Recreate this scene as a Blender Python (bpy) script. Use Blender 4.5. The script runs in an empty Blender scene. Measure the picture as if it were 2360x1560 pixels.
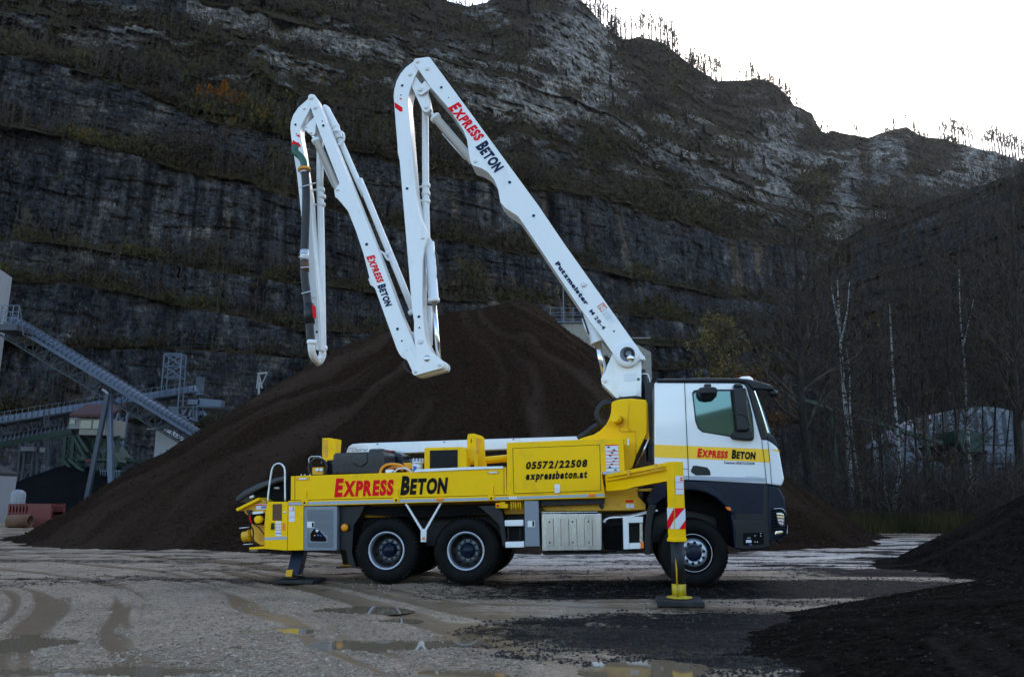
import bpy, bmesh, math, random
import numpy as np
from math import radians, sin, cos, tan, atan2, pi, sqrt
from mathutils import Vector, Matrix
random.seed(7); RNG = np.random.default_rng(11)
SC = bpy.context.scene
COL = SC.collection
# ------------------------------------------------------------------ camera, sky, sun, exposure
FPX, PCX, PCY, CAMH, PITCH = 1836.0, 1180.0, 780.0, 1.40, radians(11.4)
cam = bpy.data.cameras.new('camera'); camo = bpy.data.objects.new('camera', cam); COL.objects.link(camo)
cam.sensor_width = 36; cam.lens = 36 * FPX / 2360.0; cam.clip_start = 0.1; cam.clip_end = 4000
camo.location = (0, 0, CAMH); camo.rotation_euler = (pi / 2 + PITCH, 0, 0)
SC.camera = camo
SUN_AZ, SUN_EL = radians(18.5), radians(23.0)      # azimuth from +Y towards +X
wd = bpy.data.worlds.new('World'); SC.world = wd; wd.use_nodes = True
wn = wd.node_tree.nodes; bg = wn['Background']
sky = wn.new('ShaderNodeTexSky'); sky.sky_type = 'NISHITA'; sky.sun_disc = False
sky.sun_elevation = SUN_EL; sky.sun_rotation = SUN_AZ; sky.air_density = 1.0; sky.dust_density = 0.9; sky.ozone_density = 1.0
wd.node_tree.links.new(sky.outputs[0], bg.inputs[0]); bg.inputs[1].default_value = 0.12
sl = bpy.data.lights.new('sun', 'SUN'); sl.energy = 3.0; sl.angle = radians(0.5); sl.color = (1, .93, .82)
so = bpy.data.objects.new('sun', sl); COL.objects.link(so)
sdir = Vector((sin(SUN_AZ) * cos(SUN_EL), cos(SUN_AZ) * cos(SUN_EL), sin(SUN_EL)))
so.rotation_euler = (-sdir).to_track_quat('-Z', 'Y').to_euler(); so.location = sdir * 50
SC.view_settings.view_transform = 'Standard'; SC.view_settings.look = 'None'
SC.view_settings.exposure = 2.05; SC.view_settings.gamma = 1.0
SC.cycles.max_bounces = 5; SC.cycles.diffuse_bounces = 3; SC.cycles.glossy_bounces = 3
SC.cycles.transmission_bounces = 3; SC.cycles.transparent_max_bounces = 6
SC.cycles.use_denoising = True; SC.cycles.caustics_reflective = False; SC.cycles.caustics_refractive = False

# ------------------------------------------------------------------ projection helpers (design grid of the photograph)
CAMP = Vector((0, 0, CAMH))
def ray(px, py):
    a = px - PCX; b = PCY - py
    return Vector((a, FPX * cos(PITCH) - b * sin(PITCH), FPX * sin(PITCH) + b * cos(PITCH)))
def at(px, py, Y):
    r = ray(px, py); return CAMP + r * (Y / r.y)
def ground(px, py, z=0.0):
    r = ray(px, py); return CAMP + r * ((z - CAMH) / r.z)
CR = {0: (0, 0, 1), 1: (520, 860, 2.888), 2: (1000, 860, 2.888), 3: (1380, 820, 2.5167), 4: (640, 190, 2.2286), 5: (880, 110, 3.0583),
      6: (1220, 560, 4.106), 7: (530, 1040, 4.877), 8: (690, 990, 7.375), 9: (900, 980, 7.375), 10: (1480, 860, 5.777),
      11: (1480, 1080, 5.571), 12: (650, 210, 6.239), 13: (900, 120, 8.669), 14: (860, 680, 7.8), 15: (660, 380, 3.25),
      16: (1320, 880, 5.2), 17: (1130, 1130, 5.488), 18: (0, 700, 4.538), 19: (0, 920, 4.876), 20: (1800, 880, 3.391)}
def K(c, x, y):
    b = CR[c]; return (b[0] + x / b[2], b[1] + y / b[2])

# ------------------------------------------------------------------ noise
def _h(ix, iy, seed):
    n = (ix.astype(np.int64) * 374761393 + iy.astype(np.int64) * 668265263 + seed * 1442695041) & 0xffffffff
    n = ((n ^ (n >> 13)) * 1274126177) & 0xffffffff
    n = (n ^ (n >> 16)) & 0xffffffff
    return n / 4294967295.0
def vnoise(x, y, seed=0):
    x = np.asarray(x, float); y = np.asarray(y, float)
    ix = np.floor(x); iy = np.floor(y); fx = x - ix; fy = y - iy
    fx = fx * fx * (3 - 2 * fx); fy = fy * fy * (3 - 2 * fy)
    a = _h(ix, iy, seed); b = _h(ix + 1, iy, seed); c = _h(ix, iy + 1, seed); d = _h(ix + 1, iy + 1, seed)
    return (a * (1 - fx) + b * fx) * (1 - fy) + (c * (1 - fx) + d * fx) * fy
def fbm(x, y, seed=0, oct=4, gain=.5):
    t = 0; amp = 1; s = 0
    for i in range(oct):
        t = t + amp * vnoise(x * 2 ** i, y * 2 ** i, seed + i * 17); s += amp; amp *= gain
    return t / s
def sstep(e0, e1, x):
    t = np.clip((x - e0) / (e1 - e0), 0, 1); return t * t * (3 - 2 * t)

# ------------------------------------------------------------------ tagging
def tag(o, label=None, cat=None, group=None, kind=None):
    if label: o['label'] = label
    if cat: o['category'] = cat
    if group: o['group'] = group
    if kind: o['kind'] = kind
    return o
def empty(name, loc=(0, 0, 0), rz=0.0, parent=None):
    o = bpy.data.objects.new(name, None); COL.objects.link(o); o.location = loc; o.rotation_euler = (0, 0, rz)
    o.empty_display_size = .3
    if parent: o.parent = parent
    return o
def link(name, me, mats, parent=None):
    o = bpy.data.objects.new(name, me); COL.objects.link(o)
    for m in (mats if isinstance(mats, (list, tuple)) else [mats]): me.materials.append(m)
    if parent: o.parent = parent
    return o
def np_mesh(name, V, F, smooth=True):
    """V (n,3), F (m,k) constant k"""
    me = bpy.data.meshes.new(name); V = np.asarray(V, np.float32); F = np.asarray(F, np.int32)
    me.vertices.add(len(V)); me.vertices.foreach_set('co', V.ravel())
    m, k = F.shape
    me.loops.add(m * k); me.loops.foreach_set('vertex_index', F.ravel())
    me.polygons.add(m); me.polygons.foreach_set('loop_start', np.arange(0, m * k, k, dtype=np.int32))
    me.polygons.foreach_set('use_smooth', np.full(m, smooth, dtype=bool))
    me.update(); me.validate(); return me
def grid_faces(nr, nc):
    i = np.arange(nr - 1)[:, None] * nc + np.arange(nc - 1)[None, :]
    return np.stack([i, i + 1, i + nc + 1, i + nc], -1).reshape(-1, 4)

class MB:
    """collects boxes, bars, tubes, prisms; build() links them as one mesh object"""
    def __init__(s): s.v = []; s.f = []; s.sm = []
    def add(s, vs, fs, smooth=False):
        n = len(s.v); s.v += [tuple(v) for v in vs]; s.f += [tuple(i + n for i in f) for f in fs]; s.sm += [smooth] * len(fs); return s
    def box(s, a, b):
        x0, x1 = sorted((a[0], b[0])); y0, y1 = sorted((a[1], b[1])); z0, z1 = sorted((a[2], b[2]))
        return s.add([(x0, y0, z0), (x1, y0, z0), (x1, y1, z0), (x0, y1, z0), (x0, y0, z1), (x1, y0, z1), (x1, y1, z1), (x0, y1, z1)],
                     [(0, 3, 2, 1), (4, 5, 6, 7), (0, 1, 5, 4), (1, 2, 6, 5), (2, 3, 7, 6), (3, 0, 4, 7)])
    def bar(s, p, q, w, h=None):
        p = Vector(p); q = Vector(q); d = (q - p).normalized(); h = h or w
        up = Vector((0, 0, 1)) if abs(d.z) < .9 else Vector((0, 1, 0))
        x = d.cross(up).normalized() * (w / 2); y = x.cross(d).normalized() * (h / 2)
        vs = [p - x - y, p + x - y, p + x + y, p - x + y, q - x - y, q + x - y, q + x + y, q - x + y]
        return s.add(vs, [(0, 3, 2, 1), (4, 5, 6, 7), (0, 1, 5, 4), (1, 2, 6, 5), (2, 3, 7, 6), (3, 0, 4, 7)])
    def prism(s, front, dv):
        n = len(front); dv = Vector(dv); b = [Vector(p) + dv for p in front]
        fs = [tuple(range(n)), tuple(range(2 * n - 1, n - 1, -1))]
        fs += [(i, i + n, (i + 1) % n + n, (i + 1) % n) for i in range(n)]
        return s.add(list(front) + b, fs)
    def tube(s, pts, r, sides=10, caps=True):
        pts = [Vector(p) for p in pts]; n = len(pts); rr = r if isinstance(r, (list, tuple)) else [r] * n
        vs = []; ref = None
        for i, p in enumerate(pts):
            d = (pts[min(i + 1, n - 1)] - pts[max(i - 1, 0)])
            if d.length < 1e-9: d = Vector((0, 0, 1))
            d.normalize()
            if ref is None: ref = Vector((0, 0, 1)) if abs(d.z) < .9 else Vector((0, 1, 0))
            x = (ref - d * ref.dot(d))
            if x.length < 1e-6: x = d.orthogonal()
            x.normalize(); ref = x; y = d.cross(x)
            for k in range(sides):
                t = 2 * pi * k / sides; vs.append(p + (x * cos(t) + y * sin(t)) * rr[i])
        fs = []
        for i in range(n - 1):
            for k in range(sides):
                fs.append((i * sides + k, i * sides + (k + 1) % sides, (i + 1) * sides + (k + 1) % sides, (i + 1) * sides + k))
        s.add(vs, fs, True)
        if caps:
            b = len(s.v) - len(vs)
            s.f.append(tuple(b + k for k in range(sides - 1, -1, -1))); s.f.append(tuple(b + (n - 1) * sides + k for k in range(sides))); s.sm += [False, False]
        return s
    def lathe(s, c, axis, prof, sides=32):
        """prof: list of (radius, offset along axis)"""
        c = Vector(c); d = Vector(axis).normalized(); x = d.orthogonal().normalized(); y = d.cross(x)
        vs = []; n = len(prof)
        for r, o in prof:
            for k in range(sides):
                t = 2 * pi * k / sides; vs.append(c + d * o + (x * cos(t) + y * sin(t)) * r)
        fs = [(i * sides + k, i * sides + (k + 1) % sides, (i + 1) * sides + (k + 1) % sides, (i + 1) * sides + k) for i in range(n - 1) for k in range(sides)]
        return s.add(vs, fs, True)
    def build(s, name, m, parent=None, bevel=0, autosmooth=True):
        me = bpy.data.meshes.new(name); me.from_pydata(s.v, [], s.f)
        me.polygons.foreach_set('use_smooth', np.array(s.sm, dtype=bool)); me.update()
        bm = bmesh.new(); bm.from_mesh(me); bmesh.ops.recalc_face_normals(bm, faces=bm.faces); bm.to_mesh(me); bm.free()
        o = link(name, me, m, parent)
        if bevel:
            b = o.modifiers.new('bevel', 'BEVEL'); b.width = bevel; b.segments = 2; b.limit_method = 'ANGLE'; b.angle_limit = radians(38)
            b.use_clamp_overlap = True
            me.polygons.foreach_set('use_smooth', np.ones(len(me.polygons), dtype=bool)); 
            w = o.modifiers.new('wn', 'WEIGHTED_NORMAL'); w.keep_sharp = True
        return o
def spline(pts, n=6):
    pts = [Vector(p) for p in pts]; out = []
    for i in range(len(pts) - 1):
        p0 = pts[max(i - 1, 0)]; p1 = pts[i]; p2 = pts[i + 1]; p3 = pts[min(i + 2, len(pts) - 1)]
        for k in range(n):
            t = k / n
            out.append(.5 * ((2 * p1) + (-p0 + p2) * t + (2 * p0 - 5 * p1 + 4 * p2 - p3) * t * t + (-p0 + 3 * p1 - 3 * p2 + p3) * t ** 3))
    out.append(pts[-1]); return out

# ------------------------------------------------------------------ materials
def new_mat(name):
    m = bpy.data.materials.new(name); m.use_nodes = True
    return m, m.node_tree.nodes, m.node_tree.links, m.node_tree.nodes['Principled BSDF']
def mat(name, col, rough=.5, metal=0, var=.12, scale=6, coat=0, dirt=0, dirtcol=(.06, .045, .03), bump=0, rv=.15, spec=.5, stretch=(1, 1, 1)):
    m, N, L, P = new_mat(name)
    tc = N.new('ShaderNodeTexCoord'); mp = N.new('ShaderNodeMapping'); mp.inputs['Scale'].default_value = stretch
    L.new(tc.outputs['Object'], mp.inputs[0])
    nz = N.new('ShaderNodeTexNoise'); nz.inputs['Scale'].default_value = scale; nz.inputs['Detail'].default_value = 5; nz.inputs['Roughness'].default_value = .65
    L.new(mp.outputs[0], nz.inputs['Vector'])
    mx = N.new('ShaderNodeMix'); mx.data_type = 'RGBA'
    mx.inputs[6].default_value = (*[c * (1 - var) for c in col], 1); mx.inputs[7].default_value = (*[min(1, c * (1 + var)) for c in col], 1)
    L.new(nz.outputs[0], mx.inputs[0]); out = mx.outputs[2]
    mr = N.new('ShaderNodeMapRange'); mr.inputs[1].default_value = .3; mr.inputs[2].default_value = .7
    mr.inputs[3].default_value = max(.02, rough - rv * rough); mr.inputs[4].default_value = min(1, rough + rv * rough)
    L.new(nz.outputs[0], mr.inputs[0]); ro = mr.outputs[0]
    if dirt:
        n2 = N.new('ShaderNodeTexNoise'); n2.inputs['Scale'].default_value = 2.3; n2.inputs['Detail'].default_value = 9; n2.inputs['Roughness'].default_value = .72
        L.new(mp.outputs[0], n2.inputs['Vector'])
        r2 = N.new('ShaderNodeMapRange'); r2.inputs[1].default_value = .56 - dirt * .14; r2.inputs[2].default_value = .74; r2.inputs[4].default_value = min(1, .25 + dirt)
        L.new(n2.outputs[0], r2.inputs[0])
        m2 = N.new('ShaderNodeMix'); m2.data_type = 'RGBA'; m2.inputs[7].default_value = (*dirtcol, 1)
        L.new(out, m2.inputs[6]); L.new(r2.outputs[0], m2.inputs[0]); out = m2.outputs[2]
    L.new(out, P.inputs['Base Color']); L.new(ro, P.inputs['Roughness'])
    P.inputs['Metallic'].default_value = metal; P.inputs['Coat Weight'].default_value = coat; P.inputs['Coat Roughness'].default_value = .06
    P.inputs['Specular IOR Level'].default_value = spec
    if bump:
        b = N.new('ShaderNodeBump'); b.inputs['Strength'].default_value = bump; b.inputs['Distance'].default_value = .02
        L.new(nz.outputs[0], b.inputs['Height']); L.new(b.outputs[0], P.inputs['Normal'])
    return m
M = {}
M['yellow'] = mat('yellow_paint', (1.0, .56, .0), .42, var=.03, scale=1.5, coat=.0, spec=.15, dirt=.10, dirtcol=(.25, .18, .05))
M['yellow_worn'] = mat('worn_yellow_paint', (.75, .38, .0), .45, var=.1, dirt=.32, dirtcol=(.06, .04, .02))
M['white'] = mat('white_paint', (.80, .80, .79), .32, var=.03, scale=2, coat=.3, dirt=.07, dirtcol=(.46, .43, .38), stretch=(1.5, 1.5, .6))
M['cabwhite'] = mat('white_cab_paint', (.78, .80, .82), .18, var=.02, scale=1, coat=.9)
M['stripe_yellow'] = mat('yellow_film', (1.0, .56, .0), .3, var=.02, coat=.5)
M['red'] = mat('red_film', (.80, .004, .012), .5, var=.05, spec=.1)
M['black_film'] = mat('black_film', (.004, .004, .005), .5, var=.05, spec=.12)
M['navy'] = mat('navy_film', (.006, .016, .055), .5, var=.05, spec=.15)
M['grey_film'] = mat('reflective_grey_film', (.36, .40, .45), .4, var=.06)
M['plastic'] = mat('black_plastic', (.006, .007, .009), .42, var=.2, rv=.2, spec=.35)
M['darkblue'] = mat('dark_blue_grey_paint', (.004, .009, .024), .3, var=.06, scale=2, coat=.0, spec=.22, dirt=.1, dirtcol=(.012, .011, .010))
M['black'] = mat('black_underside', (.002, .002, .002), .85, var=.3, spec=.2)
M['frame_black'] = mat('chassis_black', (.005, .005, .005), .6, var=.3, dirt=.3, dirtcol=(.03, .025, .02))
M['chrome'] = mat('chrome', (.85, .86, .88), .09, metal=1, var=.03)
M['steel'] = mat('brushed_steel', (.46, .46, .47), .27, metal=1, var=.22, scale=3, dirt=.10, dirtcol=(.10, .085, .075), stretch=(2.4, 2.4, .35))
M['alu'] = mat('aluminium', (.62, .64, .67), .42, metal=.7, var=.1, scale=4, dirt=.1, dirtcol=(.3, .28, .26))
M['grey_box'] = mat('grey_metal_cabinet', (.20, .225, .26), .42, metal=.3, var=.08, scale=3, stretch=(8, 8, .5))
M['rubber'] = mat('tyre_rubber', (.004, .004, .004), .62, var=.3, scale=14, dirt=.12, dirtcol=(.03, .027, .024), bump=.3, spec=.12)
M['tread'] = mat('muddy_tyre_tread', (.006, .005, .0045), .85, var=.3, scale=12, dirt=.55, dirtcol=(.035, .028, .021), bump=.8, spec=.05)
M['rim'] = mat('silver_wheel_paint', (.42, .45, .50), .33, metal=.6, var=.1, dirt=.15)
M['rim_dark'] = mat('dirty_wheel_dish', (.015, .014, .0135), .6, metal=.3, var=.3, dirt=.35)
M['orange'] = mat('orange_lens', (.95, .20, .005), .2, var=.05, coat=.8)
M['orange_hose'] = mat('orange_hose', (.80, .28, .004), .4, var=.1, dirt=.2)
M['green_hose'] = mat('green_hose', (.008, .085, .055), .4, var=.1)
M['hose_black'] = mat('black_hose', (.005, .005, .006), .5, var=.2, dirt=.15, dirtcol=(.05, .04, .035))
M['sticker'] = mat('white_sticker', (.70, .72, .75), .4, var=.06, scale=40)
M['sticker_blue'] = mat('blue_sticker', (.03, .12, .45), .4)
M['rust'] = mat('rusty_metal', (.12, .055, .025), .8, var=.4, scale=12, dirt=.4, dirtcol=(.03, .02, .015))
M['tank_black'] = mat('black_tank_plastic', (.006, .008, .013), .3, var=.15, scale=3, rv=.25)
M['pad'] = mat('black_outrigger_pad', (.010, .0095, .009), .75, var=.3, dirt=.3, dirtcol=(.08, .07, .06))
def glass_mat(name, col, tint, mt=0):
    m, N, L, P = new_mat(name)
    P.inputs['Base Color'].default_value = (*col, 1); P.inputs['Roughness'].default_value = .03; P.inputs['Metallic'].default_value = mt
    P.inputs['IOR'].default_value = 1.52; P.inputs['Specular IOR Level'].default_value = .4; P.inputs['Coat Weight'].default_value = .1; P.inputs['Coat Roughness'].default_value = .02
    nz = N.new('ShaderNodeTexNoise'); nz.inputs['Scale'].default_value = 3
    mx = N.new('ShaderNodeMix'); mx.data_type = 'RGBA'; mx.inputs[6].default_value = (*col, 1); mx.inputs[7].default_value = (*tint, 1)
    L.new(nz.outputs[0], mx.inputs[0]); L.new(mx.outputs[2], P.inputs['Base Color'])
    return m
M['glass'] = glass_mat('cab_glass', (.05, .11, .13), (.06, .13, .15), .7)
M['pane'] = glass_mat('window_pane', (.06, .09, .09), (.09, .12, .12))
# ------------------------------------------------------------------ quarry wall and mountain (one sheet)
def ipl(px, *pts):
    return np.interp(px, [p[0] for p in pts], [p[1] for p in pts])
def tmat_cliff(name):
    m, N, L, P = new_mat(name)
    at_ = N.new('ShaderNodeAttribute'); at_.attribute_name = 'surf'
    sp = N.new('ShaderNodeSeparateColor'); L.new(at_.outputs['Color'], sp.inputs[0])
    tc = N.new('ShaderNodeTexCoord')
    def noise(scale, stretch, det=6, rough=.65, w=0):
        mp = N.new('ShaderNodeMapping'); mp.inputs['Scale'].default_value = stretch; mp.inputs['Rotation'].default_value = (0, radians(w), 0)
        L.new(tc.outputs['Object'], mp.inputs[0])
        n = N.new('ShaderNodeTexNoise'); n.inputs['Scale'].default_value = scale; n.inputs['Detail'].default_value = det; n.inputs['Roughness'].default_value = rough
        L.new(mp.outputs[0], n.inputs['Vector']); return n.outputs[0]
    def rng(src, a, b, c=0, d=1):
        r = N.new('ShaderNodeMapRange'); r.inputs[1].default_value = a; r.inputs[2].default_value = b; r.inputs[3].default_value = c; r.inputs[4].default_value = d
        L.new(src, r.inputs[0]); return r.outputs[0]
    def mixc(f, a, b, mode='MIX'):
        x = N.new('ShaderNodeMix'); x.data_type = 'RGBA'; x.blend_type = mode
        for s, i in ((f, 0), (a, 6), (b, 7)):
            if isinstance(s, tuple): x.inputs[i].default_value = (*s, 1)
            elif isinstance(s, float): x.inputs[i].default_value = s
            else: L.new(s, x.inputs[i])
        return x.outputs[2]
    streak = noise(.6, (1, 1, .16), 7, .72)
    fine = noise(2.2, (1, 1, .45), 6, .75)
    bed = noise(.35, (.06, .06, 2.2), 5, .7, 4)
    blot = noise(.07, (1, 1, 1), 5, .6)
    c = mixc(rng(streak, .36, .66), (.0028, .0029, .0036), (.052, .052, .058))
    c = mixc(rng(bed, .36, .62, .0, .5), c, mixc(rng(fine, .4, .62), (.0018, .0019, .0023), (.031, .032, .036)))
    c = mixc(rng(blot, .46, .68, 0, .6), c, mixc(rng(fine, .38, .62), (.016, .015, .0155), (.085, .080, .077)))
    c = mixc(rng(fine, .58, .69, 0, .9), c, (.17, .158, .146))
    pale = mixc(rng(streak, .38, .62), (.045, .042, .039), (.34, .31, .275))
    bed2 = noise(.9, (.14, .14, 1.6), 5, .7, 5)
    mid = noise(.35, (1, 1, .6), 6, .75)
    pale = mixc(rng(fine, .35, .6), mixc(.6, pale, (.012, .012, .012)), pale)
    pale = mixc(rng(bed2, .38, .52, .75, 0), pale, (.022, .021, .021))
    pale = mixc(rng(mid, .35, .50, .8, 0), pale, (.018, .016, .012))
    c = mixc(sp.outputs[1], c, pale)
    tanc = mixc(rng(streak, .35, .7), (.028, .018, .012), (.13, .092, .06))
    c = mixc(sp.outputs[2], c, tanc)
    tm = N.new('ShaderNodeVectorMath'); tm.operation = 'SCALE'; L.new(c, tm.inputs[0]); L.new(at_.outputs['Alpha'], tm.inputs[3]); c = tm.outputs[0]
    vfine = noise(1.1, (1, 1, .5), 8, .8)
    veg = mixc(rng(vfine, .35, .68), (.007, .0048, .0028), (.072, .050, .025))
    veg = mixc(rng(noise(.09, (1, 1, 1), 4, .6), .5, .68, 0, .6), veg, (.021, .022, .004))
    veg = mixc(rng(noise(.13, (1, 1, 1), 5, .7), .6, .74, 0, .5), veg, (.05, .024, .006))
    mk = N.new('ShaderNodeMath'); mk.operation = 'MULTIPLY_ADD'; L.new(rng(noise(.8, (1, 1, 1), 6, .7), .3, .7, -.35, .35), mk.inputs[0]); mk.inputs[1].default_value = 1; L.new(sp.outputs[0], mk.inputs[2])
    c = mixc(rng(mk.outputs[0], .35, .65), c, veg)
    L.new(c, P.inputs['Base Color']); P.inputs['Roughness'].default_value = .9; P.inputs['Specular IOR Level'].default_value = .06
    b = N.new('ShaderNodeBump'); b.inputs['Strength'].default_value = .9; b.inputs['Distance'].default_value = .9
    L.new(mixc(.5, streak, fine), b.inputs['Height'])
    b2 = N.new('ShaderNodeBump'); b2.inputs['Strength'].default_value = .8; b2.inputs['Distance'].default_value = .8
    L.new(bed, b2.inputs['Height']); L.new(b.outputs[0], b2.inputs['Normal']); L.new(b2.outputs[0], P.inputs['Normal'])
    return m
M['cliff'] = tmat_cliff('quarry_rock')

def sheet(name, px, curves, rows, tan_streaks=(), seed=3, back=True):
    """curves: list of (y array, depth array, type of the band above it, amplitude)"""
    nc = len(px); Y = []; D = []; W = []; S = []
    for k in range(len(curves) - 1):
        (y0, d0, ty, amp), (y1, d1, _, amp1) = curves[k], curves[k + 1]
        n = rows[k]
        for i in range(n + (k == len(curves) - 2)):
            t = i / n; Y.append(y0 * (1 - t) + y1 * t); D.append(d0 * (1 - t) + d1 * t); W.append(np.full(nc, t)); S.append(np.full(nc, k))
    Y = np.array(Y); D = np.array(D); Wt = np.array(W); S = np.array(S); nr = len(Y)
    PX = np.broadcast_to(px, Y.shape)
    amps = np.array([c[3] for c in curves] ); A = amps[S] * (1 - Wt) + amps[np.minimum(S + 1, len(amps) - 1)] * Wt
    a = PX - PCX; b = PCY - Y
    rx, ry, rz = a, FPX * cos(PITCH) - b * sin(PITCH), FPX * sin(PITCH) + b * cos(PITCH)
    X0 = rx / ry * D; Z0 = CAMH + rz / ry * D
    U = X0 + .35 * D
    ty = np.array([c[2] for c in curves])[S]
    face = (ty == 0)
    rib = (fbm(U * .16, Z0 * .02, seed, 5, .6) - .5) * 2
    ledg = (fbm(U * .012, Z0 * .42 + U * .02, seed + 5, 4, .6) - .5) * 2
    lump = (fbm(U * .05, Z0 * .07, seed + 9, 6, .58) - .5) * 2
    fine = (fbm(U * .8, Z0 * .6, seed + 23, 3, .6) - .5) * 2
    disp = np.where(face, rib * 3.0 + ledg * .8 + fine * .5, lump * 2.2 + fine * .8 + rib * .5) * A
    def cell(su, sz, sd, skew=.5):
        iz = np.floor(Z0 * sz + (fbm(U * .05, Z0 * .05, sd, 2) - .5) * 1.5); iu = np.floor(U * su + iz * skew + (fbm(U * .11, iz * .37, sd + 1, 2) - .5) * 1.5)
        return _h(iu, iz, sd + 3), (Z0 * sz + (fbm(U * .05, Z0 * .05, sd, 2) - .5) * 1.5) - iz
    c1_, f1_ = cell(.16, .22, seed + 31); c2_, f2_ = cell(.42, .62, seed + 37); c3_, f3_ = cell(1.1, 1.5, seed + 41)
    hb = np.where(fbm(U * .03, Z0 * .06, seed + 43, 3) > .5, 1.0, .55)
    disp = disp + np.where(face, (c1_ - .5) * 1.0 + (c2_ - .5) * .8 * hb + (c3_ - .5) * .45, (c1_ - .5) * 2.6 + (c2_ - .5) * 1.7 + (c3_ - .5) * .6) * np.minimum(A * 1.3, 1.2)
    wz = Z0 / 15.0 + (fbm(U * .012, Z0 * .01, seed + 51, 4) - .5) * 3.0 - U * .004; fr = wz - np.floor(wz)      # natural beds on the upper mountain: riser then ledge
    disp = disp + np.where(face, 0, (sstep(.55, 1.0, fr) * 5 - fr * 5) * np.minimum(A, 1.6) * .8 * (.3 + 1.4 * fbm(U * .02, Z0 * .02, seed + 57, 3)))
    tone = .85 + .6 * c2_ + .35 * (c3_ - .5) + .35 * (c1_ - .5)
    tone = tone * (1 - np.where(face, .35, .55) * (f1_ < .07)) * (1 - np.where(face, .22, .4) * (f2_ < .10) * hb)
    vs_ = fbm(U * .55, Z0 * .025, seed + 61, 5, .7); mk_ = sstep(.35, .65, fbm(U * .035, Z0 * .045, seed + 71, 4)); tone = tone * np.where(face, (.22 + 1.55 * sstep(.22, .78, vs_)) * mk_ + (1 - mk_) * (.65 + .6 * fbm(U * .3, Z0 * .3, seed + 73, 5, .7)) , .8 + .4 * vs_)
    tone = tone * np.where(face, 1.05, 1.3); sheet.tone = np.clip(tone, .2, 2.6); sheet.ledge = fr
    D2 = D + disp
    V = np.stack([rx / ry * D2, D2, CAMH + rz / ry * D2], -1)
    return V, PX, Y, S, Wt, ty, U, Z0, D
pxs = np.concatenate([np.linspace(-1100, -30, 110, endpoint=False), np.linspace(-30, 2390, 1250), np.linspace(2420, 3600, 110)])
def jit(amp, sc, seed): return (fbm(pxs / sc, np.zeros_like(pxs), seed, 4) - .5) * 2 * amp
Y0 = ipl(pxs, (-1100, 95), (0, 112), (700, 138), (1200, 160), (1800, 205), (2360, 235), (3600, 280))
kb = {}
kb[1] = ipl(pxs, (-1100, 930), (0, 955), (350, 968), (700, 1000), (1200, 1010), (1800, 975), (2360, 930), (3600, 900)) + jit(10, 60, 1)
kb[3] = ipl(pxs, (-1100, 760), (0, 790), (600, 815), (1000, 835), (1400, 845), (1800, 860), (2360, 850), (3600, 840)) + jit(9, 90, 2)
kb[5] = ipl(pxs, (-1100, 560), (0, 645), (130, 652), (250, 668), (400, 702), (600, 742), (690, 762), (1000, 775), (1400, 790), (1700, 805), (2000, 800), (3600, 790)) + jit(4, 50, 3)
kb[7] = ipl(pxs, (-1100, 500), (0, 553), (130, 560), (300, 590), (450, 620), (640, 648), (1000, 690), (1300, 705), (1700, 762), (2000, 760), (3600, 740)) + jit(4, 60, 4)
kb[8] = kb[7] - ipl(pxs, (-1100, 20), (0, 14), (300, 22), (540, 40), (700, 20), (1000, 45), (1280, 55), (1350, 30), (1700, 12), (3600, 10))
kb[9] = ipl(pxs, (-1100, 220), (0, 296), (112, 310), (202, 332), (314, 359), (449, 404), (583, 431), (673, 458), (850, 510), (1019, 552), (1253, 598), (1350, 618), (1705, 692), (1950, 720), (3600, 700)) + jit(4, 55, 5)
kb[10] = kb[9] - ipl(pxs, (-1100, 45), (0, 45), (180, 40), (314, 28), (449, 63), (538, 68), (673, 70), (850, 50), (1019, 26), (1253, 22), (1705, 10), (3600, 10))
kb[11] = ipl(pxs, (-1100, 60), (0, 126), (112, 143), (215, 177), (314, 204), (368, 229), (449, 269), (529, 291), (628, 305), (673, 323), (800, 345), (988, 403), (1222, 438), (1370, 454), (1487, 493), (1682, 548), (1800, 567), (1950, 595), (2360, 640), (3600, 650)) + jit(5, 60, 6)
kb[12] = ipl(pxs, (-1100, 10), (0, 85), (134, 103), (269, 135), (359, 153), (449, 180), (583, 182), (673, 215), (800, 250), (988, 310), (1200, 355), (1330, 385), (1400, 402), (1500, 440), (1640, 495), (1760, 532), (1950, 570), (2360, 600), (3600, 610)) + jit(8, 70, 7)
kb[13] = ipl(pxs, (-1100, -120), (0, -20), (300, 10), (449, 42), (560, 72), (690, 103), (800, 122), (988, 170), (1200, 228), (1330, 265), (1440, 310), (1500, 362), (1640, 415), (1760, 462), (1950, 500), (2360, 520), (3600, 540)) + jit(8, 60, 8)
kb[14] = kb[13] - ipl(pxs, (-1100, 30), (300, 35), (560, 52), (690, 46), (900, 40), (1200, 36), (1500, 26), (1950, 22), (3600, 20)) + jit(5, 30, 9)
ridge_pts = [(-1100, -760), (0, -520), (500, -330), (900, -70), (1000, -12), (1050, 10), (1080, 14), (1120, 6), (1150, -14), (1240, -30), (1320, -12), (1345, 8), (1365, 30), (1395, 62), (1440, 95), (1470, 87), (1500, 90), (1530, 100), (1580, 140), (1620, 168), (1650, 187), (1700, 188), (1760, 182), (1790, 195), (1815, 222), (1830, 242), (1856, 254), (1872, 262), (1882, 285), (1893, 303), (1905, 308), (1920, 300), (1960, 310), (2000, 317), (2050, 300), (2090, 294), (2120, 311), (2180, 322), (2240, 340), (2300, 352), (2360, 375), (2800, 470), (3600, 560)]
kr = ipl(pxs, *ridge_pts) + jit(3, 22, 10)
kb[14] = np.maximum(kb[14], kr + 12); kb[13] = np.maximum(kb[13], kb[14] + 6)
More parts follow.
